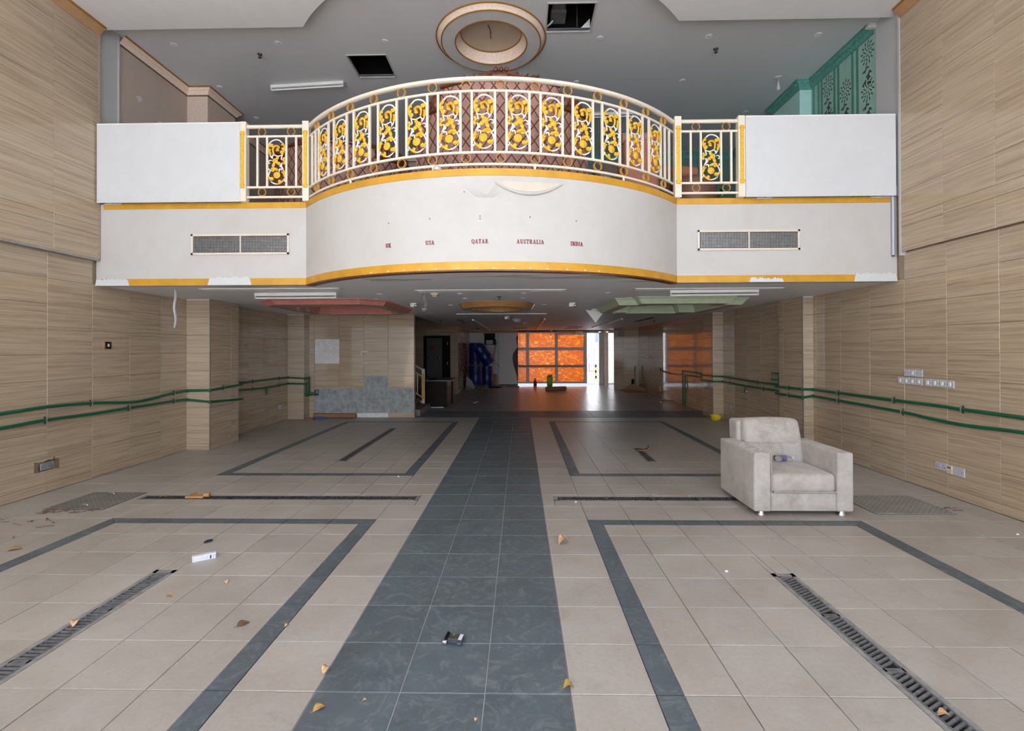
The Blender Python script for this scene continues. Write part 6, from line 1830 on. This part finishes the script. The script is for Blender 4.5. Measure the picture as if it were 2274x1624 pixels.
for x in (2.425, 3.05):
    part('piping', MB().tube([(x, 4.842, 0.08), (x, 4.842, 0.60)], 0.004, 6), 'fabric', ac, True)
part('hem', MB().tube([(2.44, 4.835, 0.235), (3.04, 4.835, 0.235)], 0.005, 6), 'fabric', ac, True)
for x, y in ((2.345, 4.90), (3.12, 4.90), (2.40, 5.62), (3.06, 5.62)):
    part('leg', MB().lathe([(0.026, 0.05), (0.028, 0.04), (0.034, 0.018), (0.041, 0.006), (0.041, 0.0)], x, y, 18), 'chrome', ac, True)
mb = MB()
rnd = random.Random(4)
for i in range(9):
    x, y = 2.29 + rnd.uniform(0, 0.11), 4.95 + rnd.uniform(0, 0.5); a = rnd.uniform(0, 3); l = rnd.uniform(0.006, 0.014)
    mb.box(x - l, x + l, y - 0.003, y + 0.003, 0.612, 0.6155)
part('paint_fleck', mb, 'white_metal', ac, kind='stuff')
# bottle lying on the seat
bt = thing('water_bottle', 'clear plastic water bottle with dark label lying on the armchair seat', 'bottle', (2.78, 5.30, 0.457))
prof = [(0.0, 0.0), (0.026, 0.002), (0.031, 0.012), (0.031, 0.06), (0.029, 0.065), (0.031, 0.07), (0.031, 0.125), (0.022, 0.155), (0.012, 0.172), (0.012, 0.182)]
def lay(prof, seg, x0, y, z, m=0):
    b = MB().lathe(prof, 0, 0, seg); b.v = [(x0 + c, y + a, z + b_) for a, b_, c in b.v]; return b
part('body', lay(prof, 20, 2.685, 5.30, 0.462), 'clear_plastic', bt, True)
part('label', lay([(0.0315, 0.078), (0.0318, 0.08), (0.0318, 0.115), (0.0315, 0.117)], 20, 2.685, 5.30, 0.462), 'bottle_label', bt, True)
part('cap', lay([(0.0, 0.198), (0.0145, 0.197), (0.0145, 0.178), (0.0, 0.177)][::-1], 14, 2.685, 5.30, 0.462), 'white_plastic', bt, True)

# ------------------------------------------------------------------ litter on the floor
def xf(mb, loc, rz=0.0, s=1.0, tilt=0.0):
    ca, sa = math.cos(rz), math.sin(rz)
    ct, st = math.cos(tilt), math.sin(tilt)
    out = []
    for x, y, z in mb.v:
        y, z = y * ct - z * st, y * st + z * ct
        out.append((loc[0] + (x * ca - y * sa) * s, loc[1] + (x * sa + y * ca) * s, loc[2] + z * s))
    zmin = min(p[2] for p in out)
    mb.v = [(x, y, z - zmin + loc[2]) for x, y, z in out]
    return mb
bx = thing('carton', 'small white printed carton lying on the beige floor at the left', 'box', (-2.46, 3.80, 0))
ang = math.atan2(0.17, 0.125)
rot = lambda mb: xf(mb, (-2.455, 3.80, 0), 0.62)
def local(mb, base=(-2.455, 3.80, 0), rz=0.62):
    ca, sa = math.cos(rz), math.sin(rz)
    mb.v = [(base[0] + x * ca - y * sa, base[1] + x * sa + y * ca, base[2] + z) for x, y, z in mb.v]
    return mb
part('body', local(MB().box(-0.075, 0.075, -0.019, 0.019, 0.0, 0.044, b=0.002)), 'paper', bx)
part('end_flap', local(MB().box(-0.082, -0.074, -0.021, 0.021, 0.002, 0.047, b=0.002)), 'paper', bx)
part('printed_mark', local(MB().box(0.034, 0.045, -0.0196, -0.0188, 0.006, 0.032)), 'print_blue', bx)
mb = MB()
for i, x in enumerate((0.055, 0.066)): mb.box(x, x + 0.004, -0.0196, -0.0188, 0.006, 0.034)
for i in range(6): mb.box(-0.03 + 0.009 * i, -0.026 + 0.009 * i, -0.0196, -0.0188, 0.012, 0.012 + 0.006 + 0.006 * (i % 3))
part('printed_text', local(mb), 'print_grey', bx, kind='stuff')
part('printed_mark', local(MB().box(0.045, 0.06, -0.008, 0.006, 0.0438, 0.0446)), 'print_grey', bx)
chip = MB().prism([(-0.03, -0.02), (-0.012, 0.024), (0.02, 0.03), (0.03, 0.012), (0.012, -0.02), (-0.02, -0.034)], 0, 0.012)
solo('slate_chip', xf(chip, (-2.648, 4.15, 0), 0.3, 1.0), 'chip', 'small dark slate chip on the floor behind the white carton', 'stone')
pk = thing('crushed_pack', 'crushed dark foil pack with open flap lying on the slate strip', 'packet', (-0.37, 2.74, 0))
L2 = lambda mb: local(mb, (-0.367, 2.755, 0), -0.16)
part('body', L2(MB().box(-0.038, 0.045, -0.028, 0.026, 0.004, 0.028, b=0.003)), 'pack_brown', pk)
part('sticker', L2(MB().box(0.022, 0.042, -0.027, 0.025, 0.0275, 0.0288)), 'paper', pk)
part('green_print', L2(MB().box(-0.018, -0.008, 0.006, 0.025, 0.0275, 0.0286)), 'lime', pk)
part('side_band', L2(MB().box(-0.03, 0.018, -0.0295, -0.0275, 0.006, 0.026)), 'ext_blue', pk)
part('open_flap', L2(MB().prism([(-0.038, 0.004), (-0.062, 0.002), (-0.052, 0.036), (-0.038, 0.028)], -0.03, 0.03, 'y')), 'black', pk)
part('foil', L2(MB().rbox(-0.062, -0.036, -0.05, -0.012, 0.002, 0.024, 0.006, 2)), 'chrome', pk, True)
part('crumple', L2(MB().rbox(0.018, 0.046, -0.042, -0.026, 0.0, 0.02, 0.006, 2)), 'ext_blue', pk, True)
def leaf(name, label, loc, s, rz, curl, mat, cat='leaf'):
    """a dry curled leaf: pointed outline folded along its midrib"""
    mb = MB(); rows = []
    n = 9
    for i in range(n):
        t = i / (n - 1)
        w = 0.36 * math.sin(PI * min(1, t ** 0.8 * 0.98 + 0.02)) + 0.015
        z = curl * math.sin(PI * t) + 0.10 * curl * math.sin(7 * t)
        up = 0.5 * w * (0.4 + curl)
        rows.append([(t - 0.5, -w, z + up), (t - 0.5, -w * 0.5, z + up * 0.25 + 0.02 * (i % 2)), (t - 0.5, 0, z), (t - 0.5, w * 0.5, z + up * 0.3), (t - 0.5, w, z + up * 1.2)])
    mb.strip(rows)
    mb.tube([(-0.72, 0.02, 0.03), (-0.5, 0, 0.015), (0.0, 0, curl * 1.0)], 0.015, 5)
    xf(mb, loc, rz, s)
    o = solo(name, mb, mat, label, cat, None, None, True)
    md = o.modifiers.new('thickness', 'SOLIDIFY'); md.thickness = 0.0012
leaf('dry_leaf', 'curled pale dry leaf on the left edge of the slate strip', (-0.985, 2.49, 0), 0.055, 1.3, 0.45, 'leaf')
leaf('dry_leaf', 'long yellow dry leaf on the slate strip at the bottom of the photo', (-0.915, 2.23, 0), 0.056, 0.7, 0.2, 'leaf_yellow')
leaf('dry_leaf', 'curled yellow dry leaf on the right edge of the slate strip', (0.226, 2.387, 0), 0.055, 0.2, 0.4, 'leaf_yellow')
leaf('dry_leaf', 'large crumpled tan leaf on the beige floor right of the slate strip', (0.355, 4.15, 0), 0.10, 0.5, 0.5, 'leaf')
leaf('dry_leaf', 'tan dry leaf lying on the right-hand lengthwise drain', (1.862, 2.227, 0.002), 0.05, -0.2, 0.35, 'leaf')
leaf('dry_leaf', 'tan dry leaf lying on the left-hand lengthwise drain', (-2.644, 2.893, 0.002), 0.06, 1.9, 0.35, 'leaf')
leaf('dry_leaf', 'small dry leaf on the beige floor left of the white carton and nearer', (-2.316, 3.229, 0), 0.045, 0.1, 0.4, 'leaf')
leaf('dry_leaf', 'small dry leaf on the beige floor right of the white carton', (-2.062, 3.427, 0), 0.04, 2.2, 0.4, 'leaf')
leaf('dry_leaf', 'brown flat leaf on the beige floor left of the inner border strip', (-1.647, 2.907, 0), 0.07, 0.8, 0.12, 'twig')
leaf('dry_leaf', 'orange dry leaf near the left edge of the photo', (-4.124, 3.96, 0), 0.09, 0.6, 0.15, 'cardboard_bright')
leaf('leaf_scrap', 'tiny leaf scrap on the slate strip near the bottom, left one', (-0.726, 2.287, 0), 0.02, 0.3, 0.3, 'leaf')
leaf('leaf_scrap', 'tiny leaf scrap on the slate strip near the bottom, middle one', (-0.201, 2.178, 0), 0.02, 1.3, 0.3, 'leaf')
leaf('leaf_scrap', 'tiny leaf scrap on the left near border strip', (-1.38, 2.897, 0), 0.028, 1.0, 0.3, 'leaf')
leaf('leaf_scrap', 'small orange leaf scrap on the drain by the manhole cover', (-3.95, 5.40, 0.002), 0.07, 0.2, 0.2, 'cardboard_bright')
leaf('leaf_scrap', 'small orange leaf scrap at the edge of the drain across the left half', (-3.66, 5.49, 0), 0.08, 0.0, 0.2, 'cardboard_bright')
cu = thing('cardboard_sleeve', 'flattened tan cardboard sleeve lying on the drain across the left half', 'cardboard', (-3.53, 5.40, 0))
part('sleeve', xf(MB().prism([(-0.13, -0.035), (0.06, -0.04), (0.06, 0.04), (-0.10, 0.05)], 0, 0.02), (-3.55, 5.40, 0.002), 0.08), 'cardboard_bright', cu)
part('rolled_end', MB().tube([(-3.49, 5.40, 0.026), (-3.435, 5.405, 0.026)], 0.024, 10), 'cardboard_bright', cu, True)
cs = thing('cardboard_scrap', 'curled brown cardboard scrap on the short far right drain', 'cardboard', (1.95, 7.93, 0))
pts = [(-0.10, 0.0, 0.006), (0.0, 0.0, 0.004), (0.07, 0.0, 0.02), (0.09, 0.0, 0.06), (0.07, 0.0, 0.09)]
rows = [[(1.95 + p[0], 7.86, 0.002 + p[2]), (1.95 + p[0] + 0.01, 8.0, 0.002 + p[2] * 1.1)] for p in pts]
q = part('curl', MB().strip(rows), 'cardboard', cs, True); md = q.modifiers.new('thickness', 'SOLIDIFY'); md.thickness = 0.003
rnd = random.Random(11)
def twigs(label, n, cx, cy, sx, sy):
    mb = MB()
    for i in range(n):
        x, y = cx + rnd.uniform(-sx, sx), cy + rnd.uniform(-sy, sy); a = rnd.uniform(-0.7, 0.7); l = rnd.uniform(0.04, 0.14)
        pts = [(x + l * (t - 0.5) * math.cos(a) + 0.012 * math.sin(5 * t + i), y + l * (t - 0.5) * math.sin(a) + 0.01 * math.sin(4 * t), 0.004) for t in [k / 5 for k in range(6)]]
        mb.tube(pts, 0.0026, 4)
    o = solo('twig_litter', mb, 'twig', label, 'twigs'); o['kind'] = 'stuff'
twigs('dry twigs and dust swept against the steel manhole cover on the left', 26, -4.60, 4.90, 0.24, 0.07)
twigs('sparse dry twigs scattered on the floor near the left edge', 16, -4.7, 4.4, 0.35, 0.3)
twigs('sparse brown twigs right of the right-hand manhole cover', 6, 4.32, 5.05, 0.08, 0.1)
for i, (x, y) in enumerate(((4.297, 4.378), (0.58, 5.25), (1.49, 3.63), (-1.56, 6.28))):
    solo('plaster_crumb', MB().ball((x, y, 0.008), 0.009, 6, 4, 0, (1.5, 1, 0.9)), 'white_metal', ['white plaster crumb by the right wall', 'white plaster crumb below the right transverse drain', 'white plaster crumb inside the near right rectangle', 'white plaster crumb by the far left rectangle'][i], 'crumb')

# ------------------------------------------------------------------ at the stair wall and the right pier
solo('cardboard_roll', MB().lathe([(0.052, 0), (0.058, 0.0), (0.058, 1.0), (0.052, 1.0), (0.052, 0)], 0, 0, 20, 0, False, False), 'cardboard', 'long brown cardboard tube lying at the foot of the combed stair wall', 'tube', (0, 0, 0), None, True)
o = bpy.data.objects['cardboard_roll']; o.rotation_euler = (0, PI / 2, 0); o.location = (-4.91, 11.66, 0.059)
rg = thing('blue_rag', 'bright blue plastic scrap on the floor before the brown cardboard tube', 'rag', (-4.68, 11.50, 0))
part('cloth', MB().rbox(-4.83, -4.55, 11.46, 11.54, 0.0, 0.035, 0.017, 3, 0, 0.012, 3), 'blue_cloth', rg, True)
part('red_tip', MB().rbox(-4.86, -4.76, 11.45, 11.49, 0.0, 0.02, 0.008, 2), 'red_plastic', rg, True)
hh = thing('hard_hat', 'yellow hard hat lying upside down by the rear right pier', 'helmet', (4.375, 11.18, 0))
part('shell', MB().lathe([(0.0, 0.0), (0.05, 0.006), (0.085, 0.035), (0.108, 0.085), (0.116, 0.13), (0.108, 0.132), (0.10, 0.085), (0.075, 0.04), (0.0, 0.015)], 4.375, 11.18, 26, 0, False, False, sy=1.15), 'yellow_helmet', hh, True)
part('brim', MB().lathe([(0.112, 0.124), (0.135, 0.130), (0.135, 0.137), (0.110, 0.134)], 4.375, 11.18, 26, 0, False, False, sy=1.15), 'yellow_helmet', hh, True)
part('ridge', MB().tube([(4.375 + 0.118 * math.sin(t) * 0.99, 11.18, 0.128 - 0.13 * math.cos(t)) for t in [-1.2 + 2.4 * k / 12 for k in range(13)]], 0.01, 7), 'yellow_helmet', hh, True)
mb = MB()
for i in range(5):
    x = 4.32 + 0.022 * i
    mb.tube([(x, 11.18 - 0.127 + 0.004 * i, 0.075), (x + 0.012, 11.18 - 0.124, 0.09 + 0.008 * (i % 2)), (x + 0.018, 11.18 - 0.122, 0.072)], 0.004, 5)
part('scribble', mb, 'scuff', hh, kind='stuff')

# ------------------------------------------------------------------ stairs and desk
st = thing('staircase', 'dark stone stairs rising to the left behind the combed stair wall', 'stairs', (-2.5, 12.6, 0))
for i in range(10):
    part('step', MB().box(-2.42 - 0.28 * (i + 1) - (0.0), -2.42 - 0.28 * i, 11.93, 13.25, 0.0 if i < 1 else 0.17 * i - 0.02, 0.17 * (i + 1), b=0.008), 'step_stone', st)
rl = thing('stair_railing', 'white and gold stair railing with newel post at the foot of the stairs', 'railing', (-2.62, 13.32, 0))
part('newel', MB().box(-2.665, -2.585, 13.28, 13.36, 0, 1.10, b=0.006), 'cream', rl)
part('gilt_pilaster', MB().box(-2.645, -2.60, 13.27, 13.282, 0.28, 0.98, b=0.004), 'gold_leaf', rl)
sl = 0.6
def slope_bar(z, h, nm):
    part(nm, MB().prism([(-2.62, z), (-2.62, z + h), (-4.6, z + h + 1.98 * sl), (-4.6, z + 1.98 * sl)], 13.30, 13.34, 'y'), 'cream', rl)
slope_bar(1.03, 0.05, 'hand_rail'); slope_bar(0.86, 0.03, 'rail'); slope_bar(0.30, 0.03, 'rail'); slope_bar(0.16, 0.03, 'rail')
for i in range(7):
    x = -2.78 - 0.26 * i
    z = 0.31 + (-2.62 - x) * sl
    part('baluster', MB().box(x - 0.013, x + 0.013, 13.305, 13.335, z, z + 0.57), 'cream', rl)
for i in range(3):
    x = -2.91 - 0.52 * i
    z = 0.31 + (-2.62 - x) * sl + 0.29
    o = link('scroll_panel', white_me, rl, Vector((x, 13.32, z)) - worldloc(rl)); o.scale = (0.8, 1, 0.8)
    link('gold_leaf', gold_me, o)
dk = thing('desk', 'dark wooden desk with top coloured as lit grey standing before the black door', 'desk', (-2.38, 14.3, 0))
part('top', MB().box(-2.80, -1.92, 13.68, 14.98, 0.735, 0.765, b=0.004), 'desk_top', dk)
part('edge_band', MB().box(-1.925, -1.905, 13.68, 14.98, 0.73, 0.768, b=0.004), 'edge_red', dk)
part('front_panel', MB().box(-2.74, -2.10, 13.75, 13.79, 0.02, 0.735, b=0.004), 'dark_wood', dk)
part('side_panel', MB().box(-2.10, -2.06, 13.78, 14.80, 0.06, 0.735, b=0.004), 'dark_wood_gloss', dk)
part('side_panel', MB().box(-2.74, -2.70, 13.78, 14.9, 0.0, 0.735, b=0.004), 'dark_wood', dk)
part('rear_leg', MB().box(-2.10, -2.03, 14.80, 14.90, 0.0, 0.735, b=0.006), 'dark_wood', dk)
part('front_leg', MB().box(-2.12, -2.05, 13.74, 13.80, 0.0, 0.735, b=0.006), 'dark_wood', dk)
part('chipped_base', ragged(-2.66, -2.14, 0.0, 0.018, 13.75, 21, 0.008, 16), 'paper', dk)
solo('desk_item', MB().box(-2.56, -2.42, 14.2, 14.3, 0.765, 0.785, b=0.004), 'black', 'small flat black object on top of the dark desk', 'remote')
for i, (x, y) in enumerate(((-1.386, 14.97), (-1.35, 15.2))):
    solo('paper_scrap', xf(MB().prism([(-0.04, -0.03), (0.03, -0.035), (0.045, 0.02), (-0.02, 0.035)], 0, 0.012), (x, y, 0), i), 'paper', ['white paper scrap on the dark floor right of the desk, nearer one', 'white paper scrap on the dark floor right of the desk, farther one'][i], 'paper')

# ------------------------------------------------------------------ barrels and rubble in the rear corner
def barrel(label, loc, h=0.93, r=0.285, tilt=None, open_=False):
    o = thing('plastic_barrel', label, 'barrel', loc)
    p = [(0.0, 0.0), (r * 0.9, 0.0), (r * 0.98, 0.02), (r, 0.08), (r, h * 0.30), (r * 1.03, h * 0.32), (r * 1.03, h * 0.36), (r, h * 0.38), (r, h * 0.70), (r * 1.03, h * 0.72), (r * 1.03, h * 0.76), (r, h * 0.78), (r, h * 0.93), (r * 0.95, h * 0.98), (r * 0.95, h)]
    p += [(r * 0.89, h), (r * 0.87, h * 0.9), (r * 0.5, h * 0.88), (0.0, h * 0.88)] if not open_ else [(r * 0.9, h), (r * 0.9, 0.05), (0.0, 0.04)]
    ob = link('shell', MB().lathe(p, 0, 0, 28, 0, False, False).mesh('shell', ['blue_plastic'], (0, 0, 0), True), o)
    link('rim', MB().tube([(r * 0.95 * math.cos(2 * PI * k / 28), r * 0.95 * math.sin(2 * PI * k / 28), h) for k in range(28)], 0.012, 6, True).mesh('rim', ['blue_plastic'], (0, 0, 0), True), o)
    if tilt: o.rotation_euler = tilt
    return o
bb = barrel('blue plastic barrel with yellowish lid edge at the front of the corner pile', (-1.86, 20.45, 0), 0.95, 0.275)
link('lid_edge', MB().box(-0.16, 0.22, -0.27, -0.2, 0.955, 0.975).mesh('lid_edge', ['yellow'], (0, 0, 0)), bb)
barrel('blue plastic barrel standing right of the front one in the corner pile', (-1.42, 20.95, 0), 0.90, 0.255)
barrel('blue plastic barrel standing at the back left of the corner pile', (-1.93, 21.3, 0), 0.93, 0.27)
barrel('blue plastic barrel stacked on top at the back of the corner pile', (-1.94, 21.3, 0.945), 0.93, 0.28)
barrel('blue plastic barrel lying tilted on top of the corner pile', (-1.30, 20.85, 1.02), 0.85, 0.26, (math.radians(10), math.radians(-34), 0), True)
def crumple(name, mat, label, x0, x1, y0, y1, h, seed, cat='sheet', nx=14, ny=9):
    rnd = random.Random(seed); rows = []
    ph = [rnd.uniform(0, 6) for _ in range(4)]
    for j in range(ny + 1):
        row = []
        for i in range(nx + 1):
            u, w = i / nx, j / ny
            e = min(1, 6 * u * (1 - u)) * min(1, 5 * w * (1 - w))
            z = h * e * (0.45 + 0.35 * math.sin(6 * u + ph[0] + 2 * math.sin(5 * w + ph[1])) + 0.25 * math.sin(11 * w + ph[2]) + rnd.uniform(-0.1, 0.1))
            row.append((x0 + (x1 - x0) * u + 0.06 * math.sin(7 * w + ph[3]) * (x1 - x0), y0 + (y1 - y0) * w, max(0.004, z)))
        rows.append(row)
    mb = MB().strip(rows)
    o = solo(name, mb, mat, label, cat, None, None, False)
    md = o.modifiers.new('thickness', 'SOLIDIFY'); md.thickness = 0.004; md.offset = 1
    return o
crumple('crumpled_sheet', 'asphalt_sheet', 'crumpled dark sheet on the floor before the blue barrels', -1.88, -1.26, 19.70, 20.10, 0.20, 5)
crumple('poly_sheet', 'poly', 'dusty grey plastic sheet on the floor left of the blue barrels', -2.22, -1.95, 19.75, 20.08, 0.18, 6)
solo('leaning_sheet', MB().prism([(-2.22, 0.0), (-1.82, 0.0), (-1.98, 0.32), (-2.2, 0.55)], 20.13, 20.16, 'y'), 'poly', 'grey plastic offcut leaning at the left foot of the front barrel', 'sheet')
solo('small_carton', MB().box(-1.20, -1.03, 21.3, 21.5, 0, 0.55, b=0.006), 'cardboard', 'upright brown carton standing right of the blue barrels', 'carton')
solo('rubble_board', xf(MB().box(-0.28, 0.28, -0.10, 0.10, 0, 0.05, b=0.004), (-0.93, 21.1, 0), -0.45, 1, 0.12), 'poly', 'pale broken board on the floor before the white rear wall', 'board')
solo('rubble_board', xf(MB().box(-0.22, 0.22, -0.12, 0.12, 0, 0.03, b=0.004), (-1.05, 20.75, 0.0), -0.3, 1, 0.05), 'dark_wood', 'dark broken board lying in front of the pale broken board', 'board')
solo('rubble_plank', MB().box(-0.62, -0.06, 21.1, 21.3, 0, 0.035, b=0.004), 'asphalt_sheet', 'dark flat plank on the floor at the foot of the broken wall edge', 'plank')

# ------------------------------------------------------------------ before the amber windows
rb = thing('red_bottle', 'dark red bottle standing before the amber windows', 'bottle', (0.645, 21.85, 0))
part('body', MB().lathe([(0.0, 0.0), (0.07, 0.0), (0.075, 0.02), (0.075, 0.17), (0.05, 0.225), (0.03, 0.24)], 0.645, 21.85, 16), 'red_plastic', rb, True)
part('neck', MB().lathe([(0.03, 0.235), (0.03, 0.29), (0.036, 0.29), (0.036, 0.325), (0.0, 0.325)], 0.645, 21.85, 14), 'red_plastic', rb, True)
jc = thing('jerry_can', 'lime green plastic jerry can standing before the amber windows', 'jerry can', (1.28, 21.6, 0))
part('body', MB().rbox(1.155, 1.395, 21.5, 21.72, 0, 0.42, 0.03, 3), 'lime', jc, True)
part('shoulder', MB().rbox(1.17, 1.38, 21.51, 21.71, 0.38, 0.47, 0.04, 3), 'lime', jc, True)
part('handle', MB().tube([(1.19, 21.61, 0.45), (1.20, 21.61, 0.50), (1.30, 21.61, 0.50), (1.31, 21.61, 0.45)], 0.015, 7), 'lime', jc, True)
part('cap', MB().lathe([(0.03, 0.45), (0.03, 0.495), (0, 0.495)], 1.35, 21.6, 12), 'black', jc, True)
mb = MB().lathe([(0.075, 0), (0.082, 0), (0.082, 0.86), (0.075, 0.86), (0.075, 0)], 0, 0, 18, 0, False, False)
o = solo('cardboard_core', mb, 'cardboard', 'brown cardboard core tube lying on the rear floor before the windows', 'tube', (0, 0, 0), None, True)
o.rotation_euler = (0, PI / 2, math.radians(24)); o.location = (0.98, 19.05, 0.083)
crumple('cardboard_heap', 'cardboard', 'large flattened brown cardboard on the floor in the far right corner', 3.86, 4.62, 18.35, 19.5, 0.10, 14, 'cardboard')
solo('folded_cardboard', MB().prism([(-0.38, 0.0), (0.30, 0.0), (0.34, 0.12), (-0.12, 0.30), (-0.30, 0.22)], 18.75, 18.79, 'y'), 'cardboard', 'folded cardboard flap rising from the heap in the far right corner', 'cardboard')
o = bpy.data.objects['folded_cardboard']; o.location.x = 4.36
solo('cardboard_strip', xf(MB().box(-0.22, 0.22, -0.06, 0.06, 0, 0.03, b=0.004), (4.46, 15.2, 0), 0.1, 1, 0.1), 'cardboard', 'brown cardboard strip on the floor by the vertical green pipes', 'cardboard')
solo('plaster_crumb', MB().ball((4.235, 15.06, 0.014), 0.02, 6, 4, 0, (1.3, 1, 0.7)), 'white_metal', 'white plaster crumb beside the cardboard strip in the rear hall', 'crumb')
solo('wall_bell', MB().box(3.88, 4.10, 19.64, 19.70, 2.10, 2.37, b=0.02), 'poly', 'pale square panel high on the cross wall right of the back door', 'panel')
